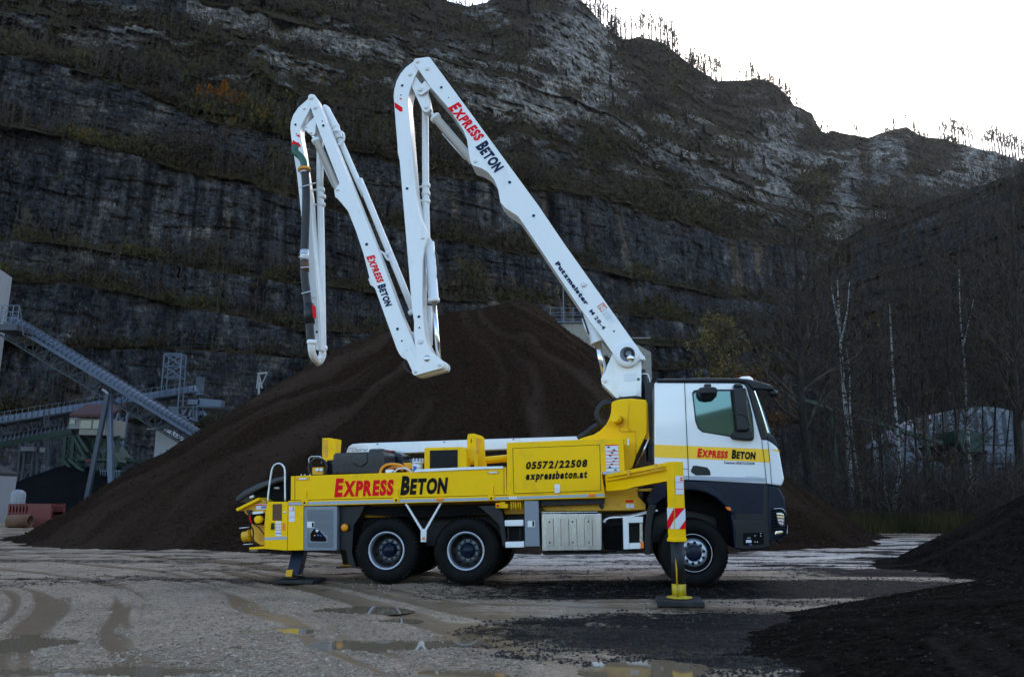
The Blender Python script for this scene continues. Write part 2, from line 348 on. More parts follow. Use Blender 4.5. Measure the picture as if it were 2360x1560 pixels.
kb[15] = kr * .5 + kb[14] * .5 + jit(10, 70, 12); kb[15] = np.clip(kb[15], kr + 4, kb[14] - 3)
def nb_(sc, sd, lo=.35, hi=1.75): return lo + (hi - lo) * sstep(.3, .7, fbm(pxs / sc, pxs * 0 + .5, sd, 3))
kb[8] = kb[7] - (kb[7] - kb[8]) * nb_(90, 301); kb[10] = kb[9] - (kb[9] - kb[10]) * nb_(110, 303, .45, 1.4); kb[12] = kb[11] - (kb[11] - kb[12]) * nb_(120, 305, .6, 1.25); kb[12] = np.maximum(kb[12], kb[13] + 8)
curves = [(np.full_like(pxs, 1185.), Y0, 0, .2), (kb[1], Y0 * 1.01, 1, .6), (kb[1] - 14, Y0 * 1.03, 0, .6), (kb[3], Y0 * 1.045, 1, .7), (kb[3] - 7, Y0 * 1.06, 0, .7),
          (kb[5], Y0 * 1.075, 1, .6), (kb[5] - 20, Y0 * 1.12, 0, .6), (kb[7], Y0 * 1.135, 1, .7), (kb[8], Y0 * 1.2, 0, .8), (kb[9], Y0 * 1.22, 1, .8), (kb[10], Y0 * 1.275, 0, .8),
          (kb[11], Y0 * 1.295, 1, .9), (kb[12], Y0 * 1.38, 2, 1.6), (kb[13], Y0 * 1.47, 0, 1.2), (kb[14], Y0 * 1.5, 2, 2.0), (kb[15], Y0 * 1.72, 2, 2.6), (kr, Y0 * 1.95, 2, .8)]
rows = [60, 8, 50, 5, 52, 12, 40, 24, 74, 20, 60, 34, 60, 22, 36, 44]
V, PX, PY, S, Wt, TY, UU, ZZ, DD = sheet('quarry', pxs, curves, rows)
tone = sheet.tone; led = sheet.ledge
veg = np.where(TY == 1, .95, 0.12); veg = np.where(TY == 2, 1.0 + (fbm(PX / 60, PY / 34, 31, 6, .68) - .5) * 3.6, veg)
veg = veg + (fbm(PX / 45, PY / 14, 35, 4, .6) - .52) * np.where(TY == 0, 1.3, .5)
veg = np.where(TY == 2, veg + (sstep(.5, .75, led) - .45) * .9, veg)
veg = np.where((TY == 2) & (S == 15), np.maximum(veg, 1.0 + (fbm(PX / 40, PY / 30, 41, 4) - .5) * 1.8), veg)
pale = np.where(TY == 2, np.clip(.42 + (fbm(PX / 60, PY / 40, 51, 4) - .5) * 2.0, 0, 1), 0)
pale = np.where((S == 13) & (PX > 430) & (PX < 1060), 1.0, pale); pale = np.where((S == 13) & (PX >= 1060), .7, pale)
veg = np.where((S == 13) & (PX > 430) & (PX < 980), -.2, veg)
# pale natural outcrops seen on the upper mountain
for (cx, cy, rx_, ry_, s_) in [(1330, 110, 95, 85, 1.3), (1255, 240, 130, 40, 1.0), (1130, 40, 60, 40, .6), (1790, 330, 50, 75, 1.0), (1640, 225, 60, 30, .4), (1890, 370, 45, 22, .9), (1965, 400, 30, 22, .9), (2050, 355, 60, 45, .9), (2260, 380, 60, 60, 1.0), (2160, 420, 50, 20, .8), (1950, 480, 30, 60, .7), (620, 165, 150, 40, .45), (240, 90, 90, 35, .6), (1160, 320, 120, 40, .5), (1700, 440, 120, 40, .5)]:
    e = np.exp(-(((PX - cx) / rx_) ** 2 + ((PY - cy) / ry_) ** 2)) * s_
    nn = fbm(PX / 16, PY / 22, 61, 4, .6)
    veg = veg - e * 1.5 * (.55 + nn) * (TY != 1); pale = np.clip(pale + e * (.3 + nn), 0, 1)
pale = np.where((TY == 0) & (S < 13), np.clip((fbm(PX / 40, PY / 60, 71, 4, .6) - .56) * 2.2, 0, .5), pale)
tn = np.zeros_like(PX)
for (x0, y0, x1, y1, w) in [(1420, 470, 1462, 672, 5), (1684, 555, 1712, 690, 8), (1042, 440, 1062, 560, 5), (1128, 632, 1142, 730, 13), (1188, 640, 1198, 720, 6), (1262, 650, 1275, 740, 8), (1283, 660, 1300, 740, 7), (1305, 665, 1318, 740, 6), (980, 655, 985, 740, 6), (1046, 640, 1052, 700, 5), (885, 880, 890, 930, 12), (170, 845, 172, 940, 8), (150, 850, 152, 930, 5), (1352, 460, 1358, 520, 4), (452, 300, 455, 360, 5), (520, 270, 524, 330, 6), (524, 470, 526, 560, 5), (1250, 440, 1262, 500, 5), (60, 480, 70, 520, 10), (1742, 560, 1748, 640, 7)]:
    t = np.clip((PY - y0) / (y1 - y0), -.1, 1.1); xc = x0 + (x1 - x0) * t + (fbm(PY / 20, PX * 0, 81, 2) - .5) * 8
    inside = sstep(-.05, .03, (PY - y0) / (y1 - y0)) * (1 - sstep(.9, 1.06, (PY - y0) / (y1 - y0)))
    tn = np.maximum(tn, np.exp(-((PX - xc) / w) ** 2) * inside * (.55 + .6 * fbm(PX / 5, PY / 30, 83, 3)))
veg = veg - tn * .8
bk = []
last = V[-1]
for q, (dy, dz) in enumerate([(25, -6), (90, -40), (260, -160)]):
    bk.append(last + np.array([0, dy, dz]))
V2 = np.concatenate([V] + [b[None] for b in bk], 0)
ext = lambda a: np.concatenate([a, np.repeat(a[-1:], 3, 0)], 0)
me = np_mesh('mountain', V2.reshape(-1, 3), grid_faces(V2.shape[0], V2.shape[1]))
ca = me.color_attributes.new('surf', 'FLOAT_COLOR', 'POINT')
rgba = np.stack([np.clip(ext(veg), 0, 1), np.clip(ext(pale), 0, 1), np.clip(ext(tn), 0, 1), ext(tone)], -1).astype(np.float32)
ca.data.foreach_set('color', rgba.ravel())
tag(link('mountain', me, M['cliff']), kind='structure')
# nearer dark rock shoulder on the right
px2 = np.linspace(1840, 3700, 420)
yt = ipl(px2, (1840, 760), (1905, 640), (1945, 548), (2000, 520), (2060, 500), (2130, 470), (2200, 450), (2280, 420), (2360, 395), (2600, 330), (3700, 100)) + (fbm(px2 / 30, px2 * 0, 5, 4) - .5) * 12
d2 = ipl(px2, (1840, 190), (2000, 165), (2360, 130), (3700, 90))
cv2 = [(np.full_like(px2, 1185.), d2, 0, .5), (yt * .35 + 1185 * .65 - 60, d2 * 1.05, 0, 1.2), (yt * .7 + 1185 * .3 - 40, d2 * 1.12, 1, 1.2), (yt, d2 * 1.2, 2, .6)]
Vb, PXb, PYb, Sb, Wb, Tb, Ub, Zb, Db = sheet('shoulder', px2, cv2, [50, 60, 60])
bk2 = [Vb[-1] + np.array([0, 15, -3]), Vb[-1] + np.array([0, 60, -40])]
Vb2 = np.concatenate([Vb] + [b[None] for b in bk2], 0)
me = np_mesh('hill', Vb2.reshape(-1, 3), grid_faces(Vb2.shape[0], Vb2.shape[1]))
vg = np.clip(.35 + (fbm(PXb / 50, PYb / 60, 91, 4) - .5) * 2.2 + .6 * (Sb == 2) * (Wb > .8), 0, 1); vg = np.concatenate([vg, np.repeat(vg[-1:], 2, 0)], 0)
ca = me.color_attributes.new('surf', 'FLOAT_COLOR', 'POINT'); z = np.zeros_like(vg)
ca.data.foreach_set('color', np.stack([vg, z, z, np.concatenate([sheet.tone, np.repeat(sheet.tone[-1:], 2, 0)], 0)], -1).astype(np.float32).ravel())
tag(link('hill', me, M['cliff']), kind='structure')
# low green hillside behind the camera (the far side of the valley)
hx = np.linspace(-500, 500, 80); hr = 14
Vh = np.array([[(x, -190 - 12 * j, -1 + (36 - x * .012 + 3 * sin(x * .013) + 5 * sin(x * .041)) * sin(min(1, j / 9) * pi / 2) - max(0, j - 9) * 2) for x in hx] for j in range(hr)])
me = np_mesh('far_hillside', Vh.reshape(-1, 3), grid_faces(hr, 80)[:, ::-1])
M['field'] = mat('olive_field', (.12, .115, .03), .9, var=.35, scale=.06)
tag(link('far_hillside', me, M['field']), kind='structure')

# ------------------------------------------------------------------ ground
dark_spots = []      # filled with the piles' feet
PUD = [  # px, py, half width px, half height px (photo) -> world ellipses
    (815, 1403, 88, 5.5, 0), (625, 1450, 85, 6, 0), (85, 1475, 110, 12, 0), (880, 1478, 150, 11, 0), (300, 1540, 190, 9, 0), (1490, 1538, 120, 17, 0), (1060, 1552, 105, 14, 0),
    (880, 1425, 60, 4, 0)]
pud = []
for (x, y, hw, hh, _) in PUD:
    c = ground(x, y); a = (ground(x + hw, y) - ground(x - hw, y)).length / 2; b = abs(ground(x, y - hh).y - ground(x, y + hh).y) / 2
    pud.append((c.x, c.y, a, b))
def gheight(X, Y, full=True, tracks=False):
    X = np.asarray(X, float); Y = np.asarray(Y, float)
    h = (fbm(X * .35, Y * .35, 101, 4) - .5) * .05
    # tyre tracks: long arcs sweeping from the right foreground to the left distance
    q = np.hypot(X + 1.5 + 26, Y + 6) + (fbm(X * .12, Y * .12, 103, 3) - .5) * 2.2
    tr = (fbm(q * 2.6, np.arctan2(Y + 6, X + 27.5) * 3.2, 105, 4, .6) - .5)
    q2 = Y + .12 * X + (fbm(X * .1, Y * .2, 107, 3) - .5) * 1.6
    tr2 = (fbm(q2 * 2.2, X * .12, 109, 4, .6) - .5)
    wl = sstep(2.0, -2.5, X - (Y - 8) * .1)
    h = h + (tr * wl * .085 + tr2 * (1 - wl) * .075) * sstep(60, 25, Y) * 1.4
    if tracks: return tr * wl + tr2 * (1 - wl)
    h = h + (fbm(X * 3, Y * 3, 111, 3) - .5) * .018
    dip = np.zeros_like(h)
    for (cx, cy, a, b) in pud:
        e = ((X - cx) / (a * 1.1)) ** 2 + ((Y - cy) / (b * 1.25)) ** 2
        dip = np.maximum(dip, np.exp(-e * .8) )
    h = h * (1 - .7 * dip) - dip * .085
    return h
def nonuni(segs):
    out = []
    for a, b, s in segs: out.append(np.arange(a, b, s))
    return np.concatenate(out + [[segs[-1][1]]])
gx = nonuni([(-900, -200, 60), (-200, -60, 10), (-60, -24, 1.2), (-24, -10, .22), (-10, 12, .055), (12, 26, .22), (26, 70, 1.2), (70, 200, 10), (200, 900, 60)])
gy = nonuni([(-400, -60, 40), (-60, 0, 4), (0, 5, .4), (5, 11, .035), (11, 22, .06), (22, 40, .25), (40, 70, 1.5), (70, 130, 6), (130, 1100, 60)])
GX, GY = np.meshgrid(gx, gy)
GZ = gheight(GX, GY)
me = np_mesh('ground', np.stack([GX, GY, GZ], -1).reshape(-1, 3), grid_faces(len(gy), len(gx)))
def pxrow(X, Y):    # where a ground point shows in the design grid
    dz = -CAMH; dep = Y * cos(PITCH) + dz * sin(PITCH); up = -Y * sin(PITCH) + dz * cos(PITCH)
    dep = np.maximum(dep, .1); return PCX + FPX * X / dep, PCY - FPX * up / dep
gpx, gpy = pxrow(GX, GY)
n1 = fbm(GX * .5, GY * .9, 121, 5, .6); n2 = fbm(GX * .25, GY * 1.6, 123, 5, .6)
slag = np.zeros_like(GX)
# dark ground: slag spilled beside the foreground heaps, truck shade painted in as well
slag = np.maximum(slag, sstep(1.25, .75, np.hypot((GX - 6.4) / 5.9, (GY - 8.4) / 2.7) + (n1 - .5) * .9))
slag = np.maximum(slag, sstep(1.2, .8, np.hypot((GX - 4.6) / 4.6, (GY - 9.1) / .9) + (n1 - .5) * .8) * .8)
slag = np.maximum(slag, sstep(1.2, .6, np.abs(GY - 13.2 - .02 * GX) / 1.5 + (n2 - .5) * 1.3) * sstep(-3.2, 1.5, GX) * .85)  # dark soil along the truck, with its shadow painted in
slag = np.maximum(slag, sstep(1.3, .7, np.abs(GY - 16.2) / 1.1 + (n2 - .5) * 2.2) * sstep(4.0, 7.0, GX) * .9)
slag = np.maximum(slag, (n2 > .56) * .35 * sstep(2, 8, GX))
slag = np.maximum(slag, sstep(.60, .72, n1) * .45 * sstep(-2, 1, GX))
n3 = fbm(GX * .35 + 3, GY * 2.6, 125, 5, .62)  # elongated noise for dark streaks between the painted glare
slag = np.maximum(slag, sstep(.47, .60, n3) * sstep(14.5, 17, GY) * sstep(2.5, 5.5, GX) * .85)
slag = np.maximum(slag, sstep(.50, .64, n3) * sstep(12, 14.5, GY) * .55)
glare = sstep(15.5, 18.0, GY) * sstep(32, 27, GY) * sstep(-3.5, 0, GX)  # sky glare on the wet yard, painted in as paler gravel
ca = me.color_attributes.new('surf', 'FLOAT_COLOR', 'POINT')
TRK = gheight(GX, GY, tracks=True)
wet = np.clip(sstep(.0, -.03, GZ) * .5 + sstep(.01, -.07, TRK) * .85 + sstep(.52, .66, fbm(GX * .8, GY * .8, 131, 4)) * .3 - slag * .9, 0, 1)
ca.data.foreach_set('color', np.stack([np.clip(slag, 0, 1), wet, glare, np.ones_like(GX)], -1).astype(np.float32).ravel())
def tmat_ground():
    m, N, L, P = new_mat('wet_gravel')
    at_ = N.new('ShaderNodeAttribute'); at_.attribute_name = 'surf'; sp = N.new('ShaderNodeSeparateColor'); L.new(at_.outputs['Color'], sp.inputs[0])
    tc = N.new('ShaderNodeTexCoord')
    def tex(kind, scale, det=5, rough=.65, stretch=(1, 1, 1)):
        mp = N.new('ShaderNodeMapping'); mp.inputs['Scale'].default_value = stretch; L.new(tc.outputs['Object'], mp.inputs[0])
        if kind == 'v':
            n = N.new('ShaderNodeTexVoronoi'); n.inputs['Scale'].default_value = scale; L.new(mp.outputs[0], n.inputs['Vector']); return n
        n = N.new('ShaderNodeTexNoise'); n.inputs['Scale'].default_value = scale; n.inputs['Detail'].default_value = det; n.inputs['Roughness'].default_value = rough
        L.new(mp.outputs[0], n.inputs['Vector']); return n.outputs[0]
    def rng(src, a, b, c=0, d=1):
        r = N.new('ShaderNodeMapRange'); r.inputs[1].default_value = a; r.inputs[2].default_value = b; r.inputs[3].default_value = c; r.inputs[4].default_value = d
        L.new(src, r.inputs[0]); return r.outputs[0]
    def mixc(f, a, b, mode='MIX'):
        x = N.new('ShaderNodeMix'); x.data_type = 'RGBA'; x.blend_type = mode
        for s, i in ((f, 0), (a, 6), (b, 7)):
            if isinstance(s, tuple): x.inputs[i].default_value = (*s, 1)
            elif isinstance(s, float): x.inputs[i].default_value = s
            else: L.new(s, x.inputs[i])
        return x.outputs[2]
    vor = tex('v', 34); vor2 = tex('v', 11)
    big = tex('n', .7, 6); fine = tex('n', 26, 4, .7)
    st = mixc(rng(vor.outputs['Color'], 0, 1), (.06, .042, .028), (.56, .44, .32))
    c = mixc(rng(big, .35, .65), (.135, .086, .050), (.34, .232, .145))
    c = mixc(rng(fine, .42, .58, 0, .7), c, st)
    mud = mixc(rng(fine, .3, .7), (.150, .096, .056), (.22, .146, .088))
    c = mixc(rng(sp.outputs[1], .25, .8, 0, .9), c, mud)
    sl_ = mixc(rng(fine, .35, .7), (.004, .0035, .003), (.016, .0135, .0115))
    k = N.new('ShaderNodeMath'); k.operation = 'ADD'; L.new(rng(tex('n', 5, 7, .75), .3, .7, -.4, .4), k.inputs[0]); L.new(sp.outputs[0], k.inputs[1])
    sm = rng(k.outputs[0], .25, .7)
    c = mixc(rng(sp.outputs[2], 0, 1, 0, .8), c, mixc(rng(fine, .35, .65), (.30, .25, .21), (.72, .62, .53)))  # painted glare goes into the base colour here
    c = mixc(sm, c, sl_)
    L.new(c, P.inputs['Base Color'])
    r = N.new('ShaderNodeMix'); r.data_type = 'FLOAT'; r.inputs[2].default_value = .7; r.inputs[3].default_value = .30
    L.new(rng(sp.outputs[1], .3, .9), r.inputs[0])
    L.new(r.outputs[0], P.inputs['Roughness']); L.new(rng(sm, 0, 1, .28, .05), P.inputs['Specular IOR Level'])
    h = N.new('ShaderNodeMath'); h.operation = 'MULTIPLY_ADD'; L.new(rng(vor.outputs['Distance'], 0, .5, 1, 0), h.inputs[0]); h.inputs[1].default_value = .6; L.new(fine, h.inputs[2])
    b = N.new('ShaderNodeBump'); b.inputs['Distance'].default_value = .018
    L.new(rng(sp.outputs[1], .2, .85, .9, .12), b.inputs['Strength']); L.new(h.outputs[0], b.inputs['Height']); L.new(b.outputs[0], P.inputs['Normal'])
    return m
M['ground'] = tmat_ground()
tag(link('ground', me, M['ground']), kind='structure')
# puddles: still brown water lying in the dips
def tmat_water():
    m, N, L, P = new_mat('muddy_water')
    nz = N.new('ShaderNodeTexNoise'); nz.inputs['Scale'].default_value = 1.2
    mx = N.new('ShaderNodeMix'); mx.data_type = 'RGBA'; mx.inputs[6].default_value = (.16, .115, .07, 1); mx.inputs[7].default_value = (.20, .145, .09, 1)
    L.new(nz.outputs[0], mx.inputs[0]); L.new(mx.outputs[2], P.inputs['Base Color']); P.inputs['Roughness'].default_value = .035; P.inputs['IOR'].default_value = 1.33
    return m
M['water'] = tmat_water()
for pi_, (cx, cy, a, b) in enumerate(pud):
    n = 40; zw = -.022 - .004 * (pi_ % 4); vs = [(cx, cy, zw)]; fs = []
    for i in range(n):
        t = 2 * pi * i / n; vs.append((cx + a * 1.7 * cos(t), cy + b * 2.0 * sin(t), zw))
    fs = [(0, 1 + i, 1 + (i + 1) % n) for i in range(n)]
    me = bpy.data.meshes.new('puddle'); me.from_pydata(vs, [], fs); me.update()
    tag(link('puddle', me, M['water']), kind='structure')

# ------------------------------------------------------------------ slag heaps
def tmat_pile(name, c0, c1, c2):
    m, N, L, P = new_mat(name)
    tc = N.new('ShaderNodeTexCoord')
    def noise(scale, det, rough, stretch=(1, 1, 1)):
        mp = N.new('ShaderNodeMapping'); mp.inputs['Scale'].default_value = stretch; L.new(tc.outputs['Object'], mp.inputs[0])
        n = N.new('ShaderNodeTexNoise'); n.inputs['Scale'].default_value = scale; n.inputs['Detail'].default_value = det; n.inputs['Roughness'].default_value = rough
        L.new(mp.outputs[0], n.inputs['Vector']); return n.outputs[0]
    at_ = N.new('ShaderNodeAttribute'); at_.attribute_name = 'surf'; sp = N.new('ShaderNodeSeparateColor'); L.new(at_.outputs['Color'], sp.inputs[0])
    f = noise(9, 8, .8); g = noise(28, 4, .7)
    r = N.new('ShaderNodeMapRange'); r.inputs[1].default_value = .35; r.inputs[2].default_value = .66; L.new(f, r.inputs[0])
    a = N.new('ShaderNodeMix'); a.data_type = 'RGBA'; a.inputs[6].default_value = (*c0, 1); a.inputs[7].default_value = (*c1, 1); L.new(r.outputs[0], a.inputs[0])
    b = N.new('ShaderNodeMix'); b.data_type = 'RGBA'; b.inputs[7].default_value = (*c2, 1); L.new(a.outputs[2], b.inputs[6]); L.new(sp.outputs[0], b.inputs[0])
    r3 = N.new('ShaderNodeMapRange'); r3.inputs[1].default_value = .3; r3.inputs[2].default_value = .75; r3.inputs[3].default_value = .55; r3.inputs[4].default_value = 1.5; L.new(g, r3.inputs[0])
    hs = N.new('ShaderNodeMix'); hs.data_type = 'RGBA'; hs.blend_type = 'MULTIPLY'; hs.inputs[0].default_value = 1; L.new(b.outputs[2], hs.inputs[6]); L.new(r3.outputs[0], hs.inputs[7])
    L.new(hs.outputs[2], P.inputs['Base Color']); P.inputs['Roughness'].default_value = .95; P.inputs['Specular IOR Level'].default_value = 0
    bp = N.new('ShaderNodeBump'); bp.inputs['Strength'].default_value = .8; bp.inputs['Distance'].default_value = .10; L.new(f, bp.inputs['Height'])
    bq = N.new('ShaderNodeBump'); bq.inputs['Strength'].default_value = .7; bq.inputs['Distance'].default_value = .03; L.new(g, bq.inputs['Height']); L.new(bp.outputs[0], bq.inputs['Normal'])
    L.new(bq.outputs[0], P.inputs['Normal']); return m
M['pile'] = tmat_pile('dark_brown_slag', (.0100, .0058, .0037), (.0430, .0255, .0165), (.068, .044, .030))
M['pile_near'] = tmat_pile('dark_grit', (.0042, .0033, .0026), (.029, .0225, .0178), (.040, .031, .025))
M['pile_blue'] = tmat_pile('blue_grey_grit', (.006, .0065, .007), (.012, .0125, .013), (.016, .016, .017))
def heap(name, segs, bounds, res, slope, m, label, group=None, rough=.25, seed=5, round_=.8, gully=1.0, skirt=.25, side=1.0):
    """segs: (x0,y0,h0,x1,y1,h1) ridge lines; height falls away at the angle of repose"""
    x0, x1, y0, y1 = bounds
    xs = np.arange(x0, x1 + res, res); ys = np.arange(y0, y1 + res, res); X, Y = np.meshgrid(xs, ys)
    wx = X + (fbm(X * .25, Y * .25, seed, 3) - .5) * 1.6 * rough * 2; wy = Y + (fbm(X * .25 + 9, Y * .25, seed + 3, 3) - .5) * 1.6 * rough * 3
    H = np.full(X.shape, -9.)
    for (ax, ay, ah, bx, by, bh) in segs:
        dx, dy = bx - ax, by - ay; l2 = dx * dx + dy * dy + 1e-9
        t = np.clip(((wx - ax) * dx + (wy - ay) * dy) / l2, 0, 1)
        ex = wx - ax - t * dx; ex = np.where(ex > 0, ex * side, ex); d = np.hypot(ex, wy - ay - t * dy); d = np.sqrt(d * d + round_ ** 2) - round_ * .6
        th = np.arctan2(wy - ay - t * dy, wx - ax - t * dx)
        hh = ah + (bh - ah) * t - slope * d + gully * (fbm(th * 5 + t * 7, d * .12, seed + 7, 4, .6) - .5) * np.minimum(d * .12, .55)
        H = np.maximum(H, hh)
    t9 = np.arctan2(Y - segs[0][1], X - segs[0][0]); H = H + (fbm(t9 * 11, np.hypot(X - segs[0][0], Y - segs[0][1]) * .09, seed + 9, 4, .6) - .5) * rough * .9 * np.clip(H * .6, 0, 1) * sstep(.8, 6, np.hypot(X - segs[0][0], Y - segs[0][1]))
    H = H + (fbm(X * .6, Y * .6, seed + 11, 5, .55) - .5) * rough + (fbm(X * 3, Y * 3, seed + 13, 3) - .5) * .08 * min(1, rough * 4)
    # soft foot spreading on to the ground
    H = np.where(H < skirt, skirt * np.exp(np.clip((H - skirt) / max(skirt, .01) * .55, -6, 0)) * 1.0 - .04, H - .04)
    edge = np.minimum(np.minimum(X - x0, x1 - X), np.minimum(Y - y0, y1 - Y)); H = H - sstep(1.5 * res * 4, 0, edge) * .3
    keep = H > -.035
    V = np.stack([X, Y, H], -1)
    F = grid_faces(len(ys), len(xs)); kf = keep.ravel()[F].any(1); F = F[kf]
    used = np.unique(F); mp = np.full(X.size, -1); mp[used] = np.arange(len(used))
    V = V.reshape(-1, 3)[used]; F = mp[F]
    base = Vector((float(V[:, 0].mean()), float(V[:, 1].mean()), 0))
    V = V - np.array(base)
    me = np_mesh(name, V, F)
    (ax, ay, ah, _, _, _) = segs[0]; TH = np.arctan2(Y - ay, X - ax); RD = np.hypot(X - ax, Y - ay); TH = TH * sstep(-2, 7, RD) + X * .25 * (1 - sstep(-2, 7, RD))
    g = np.clip((fbm(TH * 9 + fbm(X * .3, Y * .3, seed + 25, 3) * 1.5, RD * .10, seed + 21, 5, .68) - .47) * 3.2, 0, 1) * .75 * (.35 + 1.1 * fbm(X * .2, Y * .2, seed + 27, 3))
    ca = me.color_attributes.new('surf', 'FLOAT_COLOR', 'POINT'); g = g.ravel()[used]
    ca.data.foreach_set('color', np.stack([g, g, g, g * 0 + 1], -1).astype(np.float32).ravel())
    o = link(name, me, m); o.location = base; tag(o, label, 'heap', group); return o
heap('slag_heap', [(.2, 36.3, 10.75, -1.2, 36.1, 10.3), (-1.2, 36.1, 10.3, -7.2, 35.2, 8.5), (-7.2, 35.2, 8.5, -12.0, 33.8, 4.9)], (-28, 20, 16, 56), .14, .72, M['pile'],
     'huge dark brown heap of slag rising behind the pump truck', rough=.34, seed=5, skirt=.18, round_=.3, side=1.05)
heap('slag_heap', [(7.9, 6.9, 1.32, 13, 6.0, 2.0)], (1.2, 17, 2.2, 13), .05, .25, M['pile_near'], 'nearest dark grit heap filling the lower right corner', rough=.035, seed=25, round_=1.0, gully=.12, skirt=.03)
heap('slag_heap', [(13.3, 16.4, 2.8, 17, 15.7, 4.4)], (7, 24, 10, 23), .07, .60, M['pile_near'], 'steep dark heap at the right edge behind the nearest one', rough=.13, seed=35, gully=1.2, skirt=.15)
heap('slag_heap', [(-38, 70, 4.6, -30, 76, 4.4), (-30, 76, 4.4, -18, 74, 3.2)], (-52, -8, 60, 86), .3, .5, M['pile_blue'], 'low blue grey grit heap behind the shed and red crates', rough=.3, seed=45, skirt=.3)
heap('slag_heap', [(44.5, 60, 6.6, 58, 60, 11)], (30, 74, 46, 76), .3, .6, M['pile_blue'], 'grey grit heap leaning against the domed hall', rough=.25, seed=55, skirt=.2)
# ------------------------------------------------------------------ the concrete pump truck
TA = radians(7.5)
TP0 = ground(895, 1346); TU = Vector((cos(TA), -sin(TA), 0)); TN = Vector((-sin(TA), -cos(TA), 0))
truck = empty('concrete_pump_truck', TP0, -TA)
tag(truck, 'yellow and white concrete pump truck with its folded white boom raised, standing on outriggers', 'pump truck')
def T(px, py, off=0.0):
    r = ray(px, py); t = (off - (CAMP - TP0).dot(TN)) / r.dot(TN); W = CAMP + r * t - TP0
    return Vector((W.dot(TU), -off, W.z))
def TG(px, py, z=0.0):
    W = ground(px, py, z) - TP0; return Vector((W.dot(TU), -W.dot(TN), W.z))
def depth(p):     # metres along the optical axis of a truck point
    W = TP0 + TU * p.x - TN * p.y + Vector((0, 0, p.z)) - CAMP
    return W.y * cos(PITCH) + W.z * sin(PITCH)
def PT(c, pts, off):
    offs = off if isinstance(off, (list, tuple)) else [off] * len(pts)
    return [T(*K(c, *p), o) for p, o in zip(pts, offs)]
def rad(c, p, off, rpx):       # crop-pixel radius -> metres
    return rpx / CR[c][2] * depth(T(*K(c, *p), off)) / FPX
def poly(name, c, pts, off, th, m, par=None, bevel=.006):
    par = par or truck
    return MB().prism(PT(c, pts, off), (0, th, 0)).build(name, M[m], par, bevel)
def pipe(name, c, pts, off, rpx, m, par=None, n=5, sides=14, sp=True):
    par = par or truck; P = PT(c, pts, off); o0 = off if not isinstance(off, (list, tuple)) else off[0]
    rr = rad(c, pts[0], o0, rpx)
    return MB().tube(spline(P, n) if sp and len(P) > 2 else P, rr, sides).build(name, M[m], par)
def cyl(name, c, p, off, rpx, th, m, par=None, sides=28, bevel=0):
    par = par or truck; P = T(*K(c, *p), off); r = rad(c, p, off, rpx)
    return MB().lathe(P, (0, 1, 0), [(0, 0), (r * .94, 0), (r, r * .06), (r, th), (0, th)], sides).build(name, M[m], par)
def pin(c, p, off, rpx, par, th=.05):
    P = T(*K(c, *p), off); r = rad(c, p, off, rpx)
    o = MB().lathe(P, (0, 1, 0), [(0, -.012), (r * .12, -.012), (r * .16, -.03), (r * .62, -.03), (r * .68, -.022), (r * .7, -.012), (r * .97, -.010), (r, 0), (r, th)], 20).build('pin', M['white'], par)
    return o
def hole(c, p, off, rpx, par):
    P = T(*K(c, *p), off); r = rad(c, p, off, rpx)
    MB().lathe(P, (0, 1, 0), [(r, -.004), (r * 1.45, -.008), (r * 1.5, 0), (r * 1.5, .01)], 20).build('hole_rim', M['white'], par)
    return MB().lathe(P, (0, 1, 0), [(0, -.0035), (r, -.0035), (r, .01)], 20).build('hole', M['navy'], par)
# --- lettering
_fc = {}
def glyphs(s, bold):
    cu = bpy.data.curves.new('t', 'FONT'); cu.body = s; cu.offset = bold; cu.resolution_u = 3
    o = bpy.data.objects.new('t', cu); COL.objects.link(o); bpy.context.view_layer.update()
    me = bpy.data.meshes.new_from_object(o.evaluated_get(bpy.context.evaluated_depsgraph_get())); bpy.data.objects.remove(o); bpy.data.curves.remove(cu)
    v = np.array([x.co[:2] for x in me.vertices]); f = [tuple(p.vertices) for p in me.polygons]; bpy.data.meshes.remove(me); return v, f
def text(name, segs, c, bl, br, tl, off, m, par=None, bold=.035, gap=.06, proud=.006, space=0, box=None):
    """segs: [(string, size)], laid along the baseline bl->br with cap height to tl (crop pixels)"""
    par = par or truck; vs = []; fs = []; x = 0
    for s, size in segs:
        for ch in s:
            if ch == ' ': x += .30 * size; continue
            v, f = glyphs(ch, bold); w0, w1 = v[:, 0].min(), v[:, 0].max()
            n = len(vs); vs += [((q[0] - w0) * size + x, q[1] * size) for q in v]; fs += [tuple(i + n for i in g) for g in f]
            x += (w1 - w0) * size + gap + space
    vs = np.array(vs); W = vs[:, 0].max(); Hh = vs[:, 1].max()
    A, B, Cc = [T(*K(c, *p), off + proud) for p in (bl, br, tl)]
    P = [A + (B - A) * (q[0] / W) + (Cc - A) * (q[1] / Hh) for q in vs]
    me = bpy.data.meshes.new(name); me.from_pydata(P, [], fs); me.update()
    o = link(name, me, M[m], par); sd = o.modifiers.new('solid', 'SOLIDIFY'); sd.thickness = .003; sd.offset = 0
    return o
